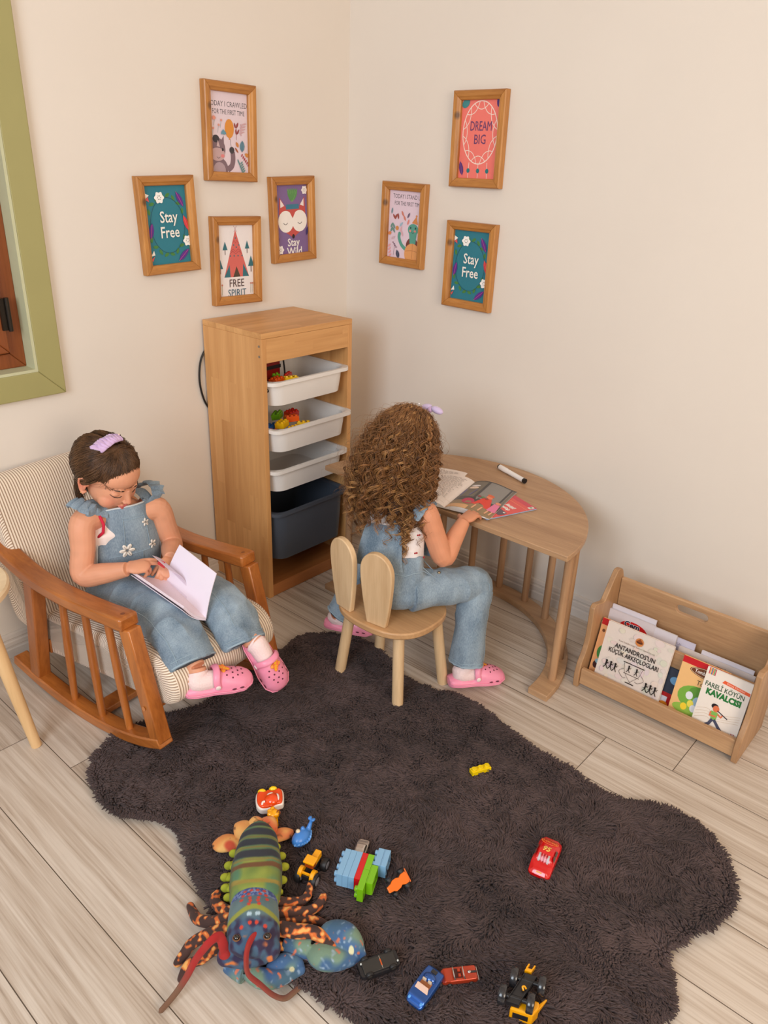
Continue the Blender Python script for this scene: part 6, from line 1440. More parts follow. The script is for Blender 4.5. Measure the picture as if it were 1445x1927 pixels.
for _ in range(2300):      # sides and back, falling
    az = rg.choice([-1, 1]) * rg.uniform(62, 180); e1 = rg.uniform(10, 80) if abs(az) > 90 else rg.uniform(hairline(az), 60); a_ = dirv(az * .9, e1 + 4); azb = np.sign(az) * min(178, abs(az) + (42 if abs(az) < 118 else 8)); b_ = dirv(azb, -38)
    ts = np.linspace(0, 1, 12); D_ = (1 - ts)[:, None] * a_ + ts[:, None] * b_; p = cran(D_, .006 + .006 * np.sin(np.pi * ts)[:, None] * rg.random() + rg.uniform(0, .006)); end = p[-1]
    dn = np.array(HM.to_3x3().inverted() @ Vector((0, 0, -1))); bk = np.array(HM.to_3x3().inverted() @ Ld(0, -1, 0)); ln = rg.uniform(.03, .085); out = b_ / np.linalg.norm(b_); out = out * .12 + bk * .05
    t2 = np.linspace(0, 1, K_ - 11)[1:, None]; tail = end + dn * ln * t2 + out * ln * (1 - t2) * t2 * 3 + rg.normal(0, .004, 3) * t2; CP.append(np.concatenate([p, tail])); RR_.append(np.linspace(.0010, .0005, K_))
CP = [c if len(c) == K_ else c[:K_] for c in CP]
tubes('hair_strands', tohead(np.array(CP)), np.array(RR_) * HK, HR1, sides=3, parent=hair)
wsp = []
for _ in range(70):
    az = rg.uniform(-42, 50); a_ = dirv(az, hairline(az) + 2); ts = np.linspace(0, 1, K_)[:, None]; p = cran(a_ + (dirv(az + rg.uniform(-20, 20), hairline(az) - 10) - a_) * ts, .004 + .003 * ts); wsp.append(p)
tubes('baby_hairs', tohead(np.array(wsp)), np.full((70, K_), .0003), HR1, sides=3, parent=hair)
# lilac hair clip: ruffled band across the crown
LIL = flat((208, 176, 216), .8, name='lilac_organza', sheen=.4)
pts = [tohead(cran(dirv(az, el), .012)) for az, el in ()]
rb = []; rr = []
for i in range(31):
    t = i / 30; x = .044 - .082 * t; rb.append(HM @ Vector((x, -.022 - .010 * t + .0015 * math.cos(i * 1.9), .1055 - 7.5 * x * x + .001 * math.sin(i * 1.9)))); rr.append((.0185 + .0022 * math.sin(i * 1.9) - .006 * t, .0062 + .0014 * math.sin(i * 1.9 + 1)))
hc = thing('hair_clip', 'lilac ruffled hair clip on the brown hair of the seated reading child', 'hair clip', tuple(Vector(rb[15]) + g1o))
sh = Vector(rb[15])
obj('ruffle', MB().tube([p - sh for p in rb], rr, 14, side=HM.to_3x3() @ Vector((0, 1, 0))), LIL, hc, sm=60)
obj('bead', MB().ell(rb[29] - sh + Vector((0, 0, .006)), (.0055, .0055, .005)), flat((30, 20, 22), .2), hc, sm=0); obj('gem', MB().ell(rb[29] - sh + Vector((-.001, -.003, .010)), (.003, .003, .0025)), flat((240, 210, 190), .1), hc, sm=0)
ear = HM @ Vector((.079, .0, -.031)); obj('earring', MB().ell(ear, (.0022,) * 3), flat((220, 170, 90), .2, metal=1), body, sm=0)
# shirt
mb = MB(); mb.tube([A1(.234, -.41, .33), A1(.232, -.402, .40), A1(.230, -.392, .45), A1(.228, -.380, .505), A1(.228, -.380, .540), A1(.227, -.384, .556)], [(.100, .068), (.102, .067), (.104, .065), (.105, .061), (.082, .049), (.044, .036)], 26, side=Ld(1, .28, 0))
sh1 = remeshed('shirt', mb, SHIRT, .003, 3, g1); wrinkle(sh1, .002, 30, 4)
obj('neck_trim', MB().tube([A1(.227, -.384, .556) + Ld(1, .28, 0).normalized() * math.cos(t) * .050 + Ld(-.28, 1, 0).normalized() * math.sin(t) * .044 for t in [2 * PI * i / 24 for i in range(25)]], .0035, 8), PTRIM, sh1, sm=0)
tr_ = RS + Ld(.012, .0, .0); obj('armhole_trim', MB().tube([tr_ + Ld(.020, .030, .018), tr_ + Ld(.022, .040, -.006), tr_ + Ld(.020, .036, -.030), tr_ + Ld(.014, .020, -.046)], .0042, 8), PTRIM, sh1, sm=0)
# dungarees: trousers
mb = MB(); mb.tube([A1(.236, -.418, .290), A1(.235, -.415, .335), A1(.234, -.408, .375), A1(.233, -.402, .400)], [(.100, .074), (.099, .076), (.095, .075), (.092, .070)], 28, side=Ld(1, .12, 0)); mb.ell(A1(.235, -.415, .300), (.103, .078, .058), R=basis(Ld(1, .1, 0), Ld(-.1, 1, 0), (0, 0, 1)).to_3x3())
def trouser(H, K, A_, hem, hem_r):
    c = cr([tuple(H) + (.066, .064), tuple(H * .6 + K * .4) + (.064, .058), tuple(H * .25 + K * .75) + (.062, .052), tuple(K + Vector((0, 0, -.006))) + (.062, .050), tuple(K * .5 + hem * .5 + Ld(0, .014, .006)) + (.066, .042), tuple(hem) + hem_r], 6)
    mb.tube([q[:3] for q in c], [(q[3], q[4]) for q in c], 26, side=Ld(1, .05, .1)); return c
hemR = A1(.128, .004, .262); hemL = A1(.278, .040, .258)
cR = trouser(RH, RK, RA, hemR, (.064, .036)); cL = trouser(LH, LK, LA, hemL, (.062, .034))
dg_ = remeshed('dungarees', mb, DENIM, .0026, 4, g1); wrinkle(dg_, .010, 14, 8, (1, 1, 1.2), .004, 45)
bvd = bvh_of(dg_)
for c in (cR, cL):   # hem cuff ring, dark opening and side seam
    p1, p0 = Vector(c[-1][:3]), Vector(c[-3][:3]); d = (p1 - p0).normalized(); a = Ld(1, .05, .1); a = (a - d * a.dot(d)).normalized(); b_ = d.cross(a); ra, rb2 = c[-1][3], c[-1][4]
    for off, r, m_, nm in ((-.002, .0030, SEAM, 'hem'), (-.016, .0010, SEAM, 'hem_stitching')):
        obj(nm, MB().tube([p1 + d * off + a * math.cos(t) * (ra + (.0015 if r < .002 else -.0005)) + b_ * math.sin(t) * (rb2 + (.0015 if r < .002 else -.0005)) for t in [2 * PI * i / 40 for i in range(41)]], r, 8), m_, dg_, sm=0)
    obj('leg_opening', MB().tube([p1 + d * .0005, p1 + d * .0028], [(ra * .95, rb2 * .93), (ra * .93, rb2 * .90)], 30, side=a), DENIMD, dg_, sm=40)
sp = [Vector(q[:3]) + Ld(-.058, .010, .030) for q in cR[4:-1]]; seam('side_seam', dg_, surf_line(bvd, sp, None))
sp = [Vector(q[:3]) + Ld(-.03, -.0, .06) for q in cL[8:-1]]; seam('side_seam', dg_, surf_line(bvd, sp, None))
seam('waist_seam', dg_, surf_line(bvd, [A1(.234, -.406, .385) + Ld(1, .12, 0).normalized() * math.cos(t) * .11 + Ld(-.12, 1, 0).normalized() * math.sin(t) * .09 for t in [PI * i / 20 for i in range(21)]], None))
# bib: curved panel in front of chest
def bib_pt(u, v):   # u -1..1 across, v 0..1 up
    x = u * (.090 - .012 * v * v - .020 * max(0, v - .55) / .45 * abs(u)); s0 = -.330 + .004 * v; bend = .030 * (u * u) * (1 + .25 * (1 - v)); z = .345 + .230 * v - .010 * abs(u) ** 3
    lean = .012 * v + .014 * math.sin(PI * v)
    return A1(.229 + x, s0 + .28 * x - bend + lean - .006 * v, z)
nu, nv = 22, 20; vs = [bib_pt(-1 + 2 * i / nu, j / nv) for j in range(nv + 1) for i in range(nu + 1)]
fs = [[j * (nu + 1) + i, j * (nu + 1) + i + 1, (j + 1) * (nu + 1) + i + 1, (j + 1) * (nu + 1) + i] for j in range(nv) for i in range(nu)]
bib = obj('bib', MB().add(vs, fs), DENIM, dg_, sm=0); s_ = bib.modifiers.new('s', 'SOLIDIFY'); s_.thickness = .004; s_.offset = 0
e_ = [bib_pt(-1, v / 12) for v in range(13)] + [bib_pt(-1 + 2 * i / 16, 1) for i in range(1, 17)] + [bib_pt(1, 1 - v / 12) for v in range(1, 13)]
fwdv = Ld(-.28, 1, .1).normalized() * .0035
seam('bib_piping', bib, [p + fwdv * .3 for p in e_], .0024, flat((206, 212, 214), .9, name='pale_piping'))
for vv, u0, u1 in ((.84, -.34, .44), (.87, -.34, .44), (.40, -.75, .80)): seam('pocket_stitching', bib, [bib_pt(u0 + (u1 - u0) * i / 10, vv) + fwdv for i in range(11)])
for uu in (-.34, .44): seam('pocket_stitching', bib, [bib_pt(uu, .86 - .46 * i / 10) + fwdv for i in range(11)])
seam('front_seam', bib, [bib_pt(.18, .40 - .40 * i / 6) + fwdv for i in range(7)])
LACE = flat((232, 224, 214), .9, name='cream_lace', noise_amt=.1, scale=200); LACE2 = flat((176, 166, 158), .9, name='grey_lace')
for (u, v, r, pw_) in ((-.30, .46, .0215, 0), (.42, .76, .0125, .3), (.56, .45, .0145, .6)):
    c = bib_pt(u, v) + fwdv * 1.2; ux = (bib_pt(u + .1, v) - bib_pt(u - .1, v)).normalized(); uy = (bib_pt(u, v + .05) - bib_pt(u, v - .05)).normalized(); nz_ = ux.cross(uy)
    if nz_.dot(fwdv) < 0: nz_ = -nz_
    mb = MB()
    for q in range(6 if r > .018 else 5):
        a = 2 * PI * q / (6 if r > .018 else 5) + pw_; d = ux * math.cos(a) + uy * math.sin(a); mb.ell(c + d * r * .58, (r * .42, r * .26, .0022), R=basis(d, nz_.cross(d), nz_).to_3x3(), u=14, w=8)
    fl = obj('lace_flower', mb, LACE, bib, sm=0); mb = MB()
    for q in range(6 if r > .018 else 5):
        a = 2 * PI * q / (6 if r > .018 else 5) + pw_; d = ux * math.cos(a) + uy * math.sin(a); mb.tube([c + nz_ * .0022 + d * r * .1, c + nz_ * .0026 + d * r * .75], .0009, 6)
    obj('lace_veins', mb, LACE2, fl, sm=0)
# straps with ruffles
for s, sh_ in ((-1, RS), (1, LS)):
    p = [bib_pt(s * .78, .97), A1(.228 + s * .064, -.345 + s * .018, .572), A1(.228 + s * .066, -.385 + s * .018, .588), A1(.228 + s * .062, -.430 + s * .012, .560), A1(.228 + s * .050, -.455, .500)]
    c = cr([tuple(q) for q in p], 6); st_ = obj('strap', MB().tube(c, [(.017, .003)] * len(c), 12, side=Ld(1, 0, 0)), DENIM, dg_, sm=40)
    rf = []; rr = []
    p = [bib_pt(s * .95, .90), A1(.228 + s * .096, -.340 + s * .020, .586), A1(.228 + s * .108, -.385 + s * .022, .598), A1(.228 + s * .098, -.432 + s * .016, .572)]
    c = cr([tuple(q) for q in p], 10)
    for i, q in enumerate(c): rf.append(Vector(q) + Vector((0, 0, .0035 * math.sin(i * 1.5)))); rr.append(((.021 + .003 * math.sin(i * 1.5)) * math.sin(PI * (.12 + .80 * i / (len(c) - 1))), .0032 + .0016 * math.sin(i * 1.5 + 1)))
    obj('shoulder_ruffle', MB().tube(rf, rr, 14, side=Ld(1, 0, .25 * -s)), DENIM, dg_, sm=60)
# socks + clogs (worn)
for A_, Fm, sd_ in ((RA, RF0, 1), (LA, LF0, -1)):
    mb = MB(); h_ = Fm @ Vector((0, -.050, .034)); t_ = Fm @ Vector((0, .02, .030)); up_ = (A_ - h_).normalized(); limb(mb, [h_ * .42 + A_ * .58, h_ * .6 + A_ * .4, h_, t_], [.0258, .0262, .0275, .022])
    sk = remeshed('sock', mb, SOCK, .0022, 3, g1); q = h_ * .42 + A_ * .58
    obj('sock_cuff', MB().tube([q - up_ * .005, q + up_ * .005], .0275, 20), SOCK, sk, sm=40)
    cg = clog(g1, Fm, -1 if Fm is RF0 else -1)
# the book in the hands
bk_o = Lw(.24, -.14, .388)
bkt = thing('open_book', 'white blank-backed book held open in the lap of the child in the rocking chair', 'book', tuple(bk_o))
def B1(w, s, z): return Lw(w, s, z + .000) - bk_o
WP = flat((236, 226, 240), .55, name='white_page', noise_amt=.01); 
Sb, St, PR_, PT_ = B1(.220, -.041, .330), B1(.232, -.209, .386), B1(.262, -.035, .451), B1(.272, -.183, .484)
def sheet(name, q, th, mat, bend=0.0, nrm=None, n=10):
    a, b_, c, d = q; nn = (b_ - a).cross(d - a).normalized() if nrm is None else nrm; vs = []
    for j in range(n + 1):
        t = j / n
        for (p, r) in ((a, d), (b_, c)):
            x = p.lerp(r, t) + nn * bend * math.sin(PI * t); vs += [x - nn * th / 2, x + nn * th / 2]
    fs = []
    for j in range(n):
        k = j * 4; fs += [[k, k + 4, k + 6, k + 2], [k + 1, k + 3, k + 7, k + 5], [k, k + 1, k + 5, k + 4], [k + 2, k + 6, k + 7, k + 3]]
    fs += [[0, 2, 3, 1], [n * 4, n * 4 + 1, n * 4 + 3, n * 4 + 2]]
    return obj(name, MB().add(vs, fs), mat, bkt, sm=40)
sheet('back_cover', (St, Sb, PR_, PT_), .0022, WP, .004)
NLs, NLt = B1(.150, -.085, .405), B1(.150, -.235, .436)
sheet('page_block', (St, Sb, B1(.158, -.050, .392), B1(.158, -.245, .427)), .007, flat((232, 214, 222), .6, noise_amt=.08, scale=300), .008, n=12)
sheet('front_cover', (St + Ld(0, 0, -.006), Sb + Ld(0, 0, -.004), B1(.154, -.048, .384), B1(.154, -.247, .420)), .0016, WP, .008, n=12)
sheet('turned_page', (St + Ld(0, 0, .004), St * .45 + Sb * .55 + Ld(0, 0, .006), B1(.205, -.150, .445), B1(.212, -.225, .462)), .0008, flat((220, 206, 222), .5), -.020, n=14)
rp = B1(.214, -.21, .440)
sheet('red_print', (rp, rp + Ld(.004, .022, -.008), rp + Ld(.010, .020, .008), rp + Ld(.006, 0, .012)), .0010, flat((196, 40, 44), .5), 0, n=3)
# ============================================================ girl at the table
g2o = Vector((-.735, -.92, .262))
g2 = thing('person', 'child with long curly brown hair seated at the half-round table, seen from behind', 'person', tuple(g2o), 0, 'children in denim dungarees')
def V2(x, y, z): return Vector((x, y, z)) - g2o
HM2 = frame_from((.72, -.16, -.66), (.66, -.10, .74), V2(-.630, -.862, .722)); HK2 = .95
mb = MB(); head_shapes(mb, HM2, HK2)
limb(mb, [V2(-.672, -.878, .575), V2(-.658, -.876, .612), V2(-.640, -.872, .660)], [.040, .033, .036])
TS = Vector((.18, -1, 0)).normalized()
mb.tube([V2(-.735, -.922, .320), V2(-.735, -.918, .37), V2(-.722, -.908, .43), V2(-.700, -.892, .50), V2(-.680, -.882, .562), V2(-.670, -.878, .590)], [(.090, .064), (.082, .060), (.080, .058), (.086, .056), (.084, .046), (.044, .034)], 26, side=TS)
mb.ell(V2(-.735, -.922, .325), (.094, .074, .058), R=basis(TS, Vector((0, 0, 1)).cross(TS), (0, 0, 1)).to_3x3())
RS2, RE2, RW2 = V2(-.680, -.978, .556), V2(-.650, -1.030, .424), V2(-.552, -1.022, .502)
LS2, LE2, LW2 = V2(-.648, -.792, .556), V2(-.590, -.755, .430), V2(-.520, -.820, .500)
limb(mb, [V2(-.680, -.945, .556), RS2, (RS2 + RE2) / 2, RE2, (RE2 * .55 + RW2 * .45), RW2], [.034, .035, .0315, .030, .0275, .019])
limb(mb, [V2(-.655, -.825, .556), LS2, (LS2 + LE2) / 2, LE2, (LE2 * .55 + LW2 * .45), LW2], [.034, .034, .031, .029, .027, .019])
hand(mb, RW2, (.88, .10, .10), (.1, 0, -1), (0, -1, 0) if False else (0, 1, 0), .98, [(12, 26, 20), (12, 26, 20), (14, 28, 20), (16, 28, 20)], thumb=(.65, .7, .3), spread=.06)
hand(mb, LW2, (.9, -.3, .02), (.1, 0, -1), (0, -1, 0), .98, [(10, 20, 16), (10, 20, 16), (12, 22, 16), (14, 24, 16)], spread=.06)
RH2, RK2, RA2 = V2(-.728, -.975, .325), V2(-.548, -1.078, .318), V2(-.604, -1.112, .085)
LH2, LK2, LA2 = V2(-.728, -.868, .325), V2(-.560, -.745, .322), V2(-.695, -.655, .082)
limb(mb, [RH2, (RH2 + RK2) / 2, RK2, (RK2 + RA2) / 2, RA2], [.050, .043, .034, .031, .024]); limb(mb, [LH2, (LH2 + LK2) / 2, LK2, (LK2 + LA2) / 2, LA2], [.050, .043, .034, .031, .024])
FR2 = frame_from((.82, -.57, 0), (0, 0, 1), V2(-.586, -1.138, .016)); FL2 = frame_from((.45, -.89, .0), (.0, -.08, 1), V2(-.672, -.692, .038))
for A_, Fm in ((RA2, FR2), (LA2, FL2)):
    h_ = Fm @ Vector((0, -.048, .034)); t_ = Fm @ Vector((0, .045, .026)); limb(mb, [A_, (A_ + h_) / 2, h_, t_], [.024, .024, .024, .018])
body2 = remeshed('body', mb, SKIN, .0019, 5, g2, factor=.45); paint_skin(body2, HM2, HK2, (208, 142, 108)); bv2 = bvh_of(body2)
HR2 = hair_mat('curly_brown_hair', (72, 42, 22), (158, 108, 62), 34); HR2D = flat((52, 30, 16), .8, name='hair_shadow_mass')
for s in (-1, 1):
    obj('eyelashes', MB().tube([cast(bv2, HM2, s * x, z, HK2, .0006) for x, z in ((.0165, -.001), (.0275, -.0055), (.0395, -.001))], [.0005, .0013, .0006], 6), flat((40, 24, 18), .6), body2, sm=0)
    obj('eyebrow', MB().tube([cast(bv2, HM2, s * x, z, HK2, .0004) for x, z in ((.0125, .0175), (.030, .0225), (.046, .0155))], [.0012, .0022, .0006], 8), HR2, body2, sm=0)
# shirt, dungarees
mb = MB(); mb.tube([V2(-.735, -.918, .36), V2(-.722, -.908, .43), V2(-.702, -.893, .50), V2(-.682, -.883, .562), V2(-.670, -.878, .594)], [(.088, .066), (.087, .064), (.092, .062), (.086, .052), (.046, .040)], 26, side=TS)
s2 = remeshed('shirt', mb, flat((232, 222, 220), .85, name='white_print_cotton'), .003, 3, g2); wrinkle(s2, .0035, 26, 4); bvs = bvh_of(s2)
arm_c = RS2 + Vector((.004, .020, .0)); obj('armhole_trim', MB().tube([arm_c + Vector((-.034, .004, .026)), arm_c + Vector((-.046, .003, .0)), arm_c + Vector((-.044, -.004, -.026)), arm_c + Vector((-.030, -.010, -.042))], .0045, 8), PTRIM, s2, sm=0)
CH_ = flat((176, 30, 44), .8)
for (x, y, z) in ((-.755, -.99, .425), (-.735, -1.00, .455), (-.715, -.985, .50), (-.76, -.95, .48), (-.70, -1.0, .43), (-.775, -.94, .41)):
    h = bvs.find_nearest(V2(x, y, z)); 
    for dx in (0, .005): obj('printed_dot', MB().ell(h[0] + Vector((dx, -dx * .5, -.001)), (.0026, .0026, .0026)), CH_, s2, sm=0)
mb = MB(); mb.tube([V2(-.735, -.922, .315), V2(-.736, -.920, .36), V2(-.734, -.916, .40), V2(-.728, -.912, .425)], [(.102, .076), (.099, .074), (.092, .070), (.088, .067)], 28, side=TS); mb.ell(V2(-.735, -.922, .322), (.104, .080, .058), R=basis(TS, Vector((0, 0, 1)).cross(TS), (0, 0, 1)).to_3x3())
def trouser2(H, K, hem, r):
    c = cr([tuple(H) + (.064, .060), tuple(H * .5 + K * .5) + (.058, .053), tuple(H * .15 + K * .85) + (.054, .050), tuple(K + Vector((.006, 0, -.012))) + (.052, .050), tuple(K * .75 + hem * .25) + (.050, .046), tuple(K * .4 + hem * .6) + (.051, .045), tuple(hem) + r], 6)
    mb.tube([q[:3] for q in c], [(q[3], q[4]) for q in c], 26); return c
hr_, hl_ = V2(-.606, -1.108, .078), V2(-.690, -.660, .085)
cR2 = trouser2(RH2, RK2, hr_, (.054, .048)); cL2 = trouser2(LH2, LK2, hl_, (.050, .046))
d2_ = remeshed('dungarees', mb, DENIM, .0026, 4, g2); wrinkle(d2_, .006, 18, 5, (1, 1, .8), .003, 55); bvd2 = bvh_of(d2_)
for c in (cR2, cL2):
    p1, p0 = Vector(c[-1][:3]), Vector(c[-3][:3]); d = (p1 - p0).normalized(); a = Vector((1, 0, 0)); a = (a - d * a.dot(d)).normalized(); b_ = d.cross(a); ra = (c[-1][3] + c[-1][4]) / 2
    for off, r, nm in ((-.002, .0026, 'hem'), (-.014, .0009, 'hem_stitching')):
        ring = [p1 + d * off + a * math.cos(t) * .07 + b_ * math.sin(t) * .07 for t in [2 * PI * i / 40 for i in range(41)]]
        obj(nm, MB().tube(surf_line(bvd2, ring, None, .0004), r, 8), SEAM, d2_, sm=0)
    obj('leg_opening', MB().tube([p1 + d * .0005, p1 + d * .0024], [ra * .93, ra * .90], 30), DENIMD, d2_, sm=40)
seam('side_seam', d2_, surf_line(bvd2, [Vector(q[:3]) + Vector((.0, -.06, .03)) for q in cR2[6:22]], None)); seam('side_seam', d2_, surf_line(bvd2, [Vector(q[:3]) + Vector((.03, -.05, .0)) for q in cR2[20:-1]], None))
seam('pocket_seam', d2_, surf_line(bvd2, [V2(-.70, -1.03, .41), V2(-.69, -1.04, .385), V2(-.675, -1.04, .365), V2(-.655, -1.03, .36), V2(-.64, -1.02, .37)], None)); seam('waistband', d2_, surf_line(bvd2, [V2(-.73, -.915, .405) + Vector((math.cos(t) * .11, math.sin(t) * .12, 0)) for t in [2 * PI * i / 40 for i in range(41)]], None), .0013)
obj('button', MB().ell(bvd2.find_nearest(V2(-.665, -1.03, .400))[0], (.005, .005, .005)), flat((170, 150, 120), .3, metal=.8), d2_, sm=0)
# back panel and straps
def strip_on(name, pts, wa, th, side, par): c = cr([tuple(p) for p in pts], 6); n = len(c); return obj(name, MB().tube(c, [(wa[0] + (wa[1] - wa[0]) * i / (n - 1), th) for i in range(n)], 14, side=side), DENIM, par, sm=50)
strip_on('back_panel', [V2(-.800, -.918, .405), V2(-.792, -.912, .445), V2(-.772, -.902, .490), V2(-.757, -.895, .515)], (.078, .055), .006, TS, d2_)
strip_on('strap', [V2(-.768, -.925, .495), V2(-.748, -.945, .535), V2(-.715, -.950, .572), V2(-.675, -.948, .578), V2(-.640, -.938, .545), V2(-.632, -.925, .50)], (.017, .016), .0035, Vector((.25, -1, -.3)), d2_)
strip_on('strap', [V2(-.768, -.880, .495), V2(-.740, -.850, .535), V2(-.700, -.832, .572), V2(-.660, -.825, .578), V2(-.620, -.83, .545), V2(-.612, -.85, .50)], (.017, .016), .0035, Vector((.1, -1, .3)), d2_)
strip_on('front_bib', [V2(-.665, -.900, .40), V2(-.640, -.890, .45), V2(-.618, -.880, .50), V2(-.612, -.875, .53)], (.085, .070), .005, TS, d2_)
for s, sx in ((-1, RS2), (1, LS2)):
    rf = []; rr = []; p = [sx + Vector((-.052, -s * -.0 + .01 * s, -.004)), sx + Vector((-.030, .006 * s, .026)), sx + Vector((.006, -.002 * s, .036)), sx + Vector((.040, .004 * s, .016))]; c = cr([tuple(q) for q in p], 9)
    for i, q in enumerate(c): rf.append(Vector(q) + Vector((0, 0, .003 * math.sin(i * 1.5)))); rr.append(((.020 + .003 * math.sin(i * 1.5)) * math.sin(PI * (.12 + .78 * i / (len(c) - 1))), .003))
    obj('shoulder_ruffle', MB().tube(rf, rr, 14, side=Vector((0, 1, -.35 * s))), DENIM, d2_, sm=60)
for A_, Fm in ((RA2, FR2), (LA2, FL2)):
    mb = MB(); h_ = Fm @ Vector((0, -.048, .034)); t_ = Fm @ Vector((0, .02, .030)); limb(mb, [A_, (A_ + h_) / 2, h_, t_], [.0275, .0275, .0275, .022]); remeshed('sock', mb, SOCK, .0022, 3, g2); clog(g2, Fm, -1 if Fm is FR2 else 1)
# hair: dark inner mass and curls
hc0 = np.array(HM2.translation); rg = np.random.default_rng(5)
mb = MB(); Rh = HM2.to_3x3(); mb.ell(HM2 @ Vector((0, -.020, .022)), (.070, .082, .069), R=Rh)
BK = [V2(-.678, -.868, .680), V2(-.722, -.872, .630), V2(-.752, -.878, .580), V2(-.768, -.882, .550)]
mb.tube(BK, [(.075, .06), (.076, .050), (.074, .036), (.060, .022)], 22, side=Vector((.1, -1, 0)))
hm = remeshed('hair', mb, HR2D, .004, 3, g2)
def head_pt(x, y, z): return np.array(HM2 @ Vector((x * HK2, y * HK2, z * HK2)))
def curl_set(n, k, r0, helR, pitch, lmin, lmax, spread, sub=1):
    C = np.zeros((n * sub, k, 3)); Rr = np.zeros((n * sub, k)); cc = head_pt(0, -.014, .030); down = np.array([0, 0, -1.0]); back = np.array([-.80, .02, 0]); R3_ = np.array(HM2.to_3x3()); ts = np.linspace(0, 1, k)
    for i in range(n):
        while True:
            d = rg.normal(size=3); d /= np.linalg.norm(d); loc = R3_.T @ d
            if loc[2] < -.55: continue
            if loc[1] > .45 and loc[2] < .50: continue     # face stays free
            break
        r = 1 / math.sqrt((loc[0] / .072) ** 2 + (loc[1] / .087) ** 2 + (loc[2] / .071) ** 2); p0 = cc + d * r
        side = loc[0]; ln = rg.uniform(lmin, lmax); top = max(0, loc[2])
        out = d * (.010 + .022 * rg.random()); out[2] *= .35 + .4 * (loc[2] > .6)
        outh = np.array([d[0], d[1], 0]); nh = np.linalg.norm(outh) + 1e-6; outh /= nh
        # drape: over the skull first, then down the back
        fr = max(0, loc[1]); tgt = outh * (.006 + .030 * rg.random()) + back * (.050 + .045 * rg.random()) + down * ln + np.array([0, spread * rg.normal() * .4, 0])
        if d[2] > .3: tgt = tgt + back * .03 * d[2]; 
        p = p0[None] + out[None] * np.sin(np.minimum(ts * 2.2, 1) * np.pi / 2)[:, None] + (back * (.045 * max(0, d[2]) + .12 * fr))[None] * (ts ** .7)[:, None] + tgt[None] * (ts ** 1.25)[:, None]
        # keep off the back
        zz = p[:, 2]; xmax = np.interp(zz, [V2(0, 0, .42).z, V2(0, 0, .55).z, V2(0, 0, .62).z, V2(0, 0, .75).z], [-.765 - g2o.x, -.735 - g2o.x, -.60 - g2o.x, 9]); yin = np.abs(p[:, 1] - (-.885 - g2o.y)) < .10
        p[:, 0] = np.where(yin & (p[:, 0] > xmax), xmax - .012 * rg.random(), p[:, 0])
        ph = rg.uniform(0, 6.28); turns = ln / pitch * rg.uniform(.75, 1.2); hr = helR * rg.uniform(.45, 1.15) * np.minimum(1, ts * 2.2 + .1) * (1 + .5 * ts); an = ph + 2 * np.pi * turns * ts * rg.choice([-1, 1])
        tg = p[-1] - p[0]; tg = tg / np.linalg.norm(tg); a1 = outh_ = np.array([outh[0], outh[1], 0]); a1 = a1 - tg * (a1 @ tg); a1 /= np.linalg.norm(a1) + 1e-6; a2 = np.cross(tg, a1)
        for q_ in range(sub):
            dp = rg.normal(0, .0011, 3) * (1 + ts[:, None]) if sub > 1 else 0; da = rg.normal(0, .16) if sub > 1 else 0; hq = hr * (rg.uniform(.85, 1.12) if sub > 1 else 1)
            C[i * sub + q_] = p + dp + hq[:, None] * (np.cos(an + da)[:, None] * a1 + np.sin(an + da)[:, None] * a2); Rr[i * sub + q_] = r0 * rg.uniform(.7, 1.2) * np.clip(1.15 - ts ** 3 * .9, .15, 1)
    return C, Rr
C_, R_ = curl_set(520, 56, .00125, .0080, .030, .12, .285, .03, sub=6); tubes('curls', C_, R_, HR2, sides=4, parent=hm)
C_, R_ = curl_set(190, 56, .0012, .0088, .030, .16, .30, .03, sub=6); tubes('golden_curls', C_, R_, hair_mat('golden_brown_hair', (120, 76, 40), (206, 156, 98), 30), sides=4, parent=hm)
C_, R_ = curl_set(1000, 46, .0007, .0085, .030, .10, .26, .04); tubes('fine_curls', C_, R_, HR2, sides=3, parent=hm)
C_, R_ = curl_set(700, 30, .00032, .0095, .030, .06, .22, .08); C_ = C_ + ((C_ - C_.mean(axis=(0, 1))) * .055); tubes('frizz', C_, R_, hair_mat('light_frizz', (120, 80, 46), (176, 128, 84)), sides=3, parent=hm)
# lilac bow
bo = HM2 @ Vector((-.006, .012, .114)) + g2o
bw = thing('hair_bow', 'lilac hair bow on top of the curly brown hair', 'hair clip', tuple(bo))
for s in (-1, 1): obj('loop', MB().ell(Vector((.006, -.020 * s, .004)), (.012, .019, .010), R=Euler((s * .3, 0, .3)).to_matrix()), flat((204, 186, 222), .7, name='pale_lilac_fabric', sheen=.3), bw, sm=0)
obj('knot', MB().ell((0, 0, .002), (.008, .008, .008)), LIL, bw, sm=0)
bo2 = HM2 @ Vector((-.042, .004, .112)) + g2o
pb = thing('hair_beads', 'pair of tiny white beads on lilac ribbon at the crown of the curly hair', 'hair clip', tuple(bo2))
for x in (-.004, .004): obj('bead', MB().ell((0, x * 1.3, .006 + x * .4), (.003, .003, .003)), flat((250, 246, 250), .2), pb, sm=0)
obj('ribbon', MB().ell((.008, -.010, .0), (.008, .014, .004)), LIL, pb, sm=0)
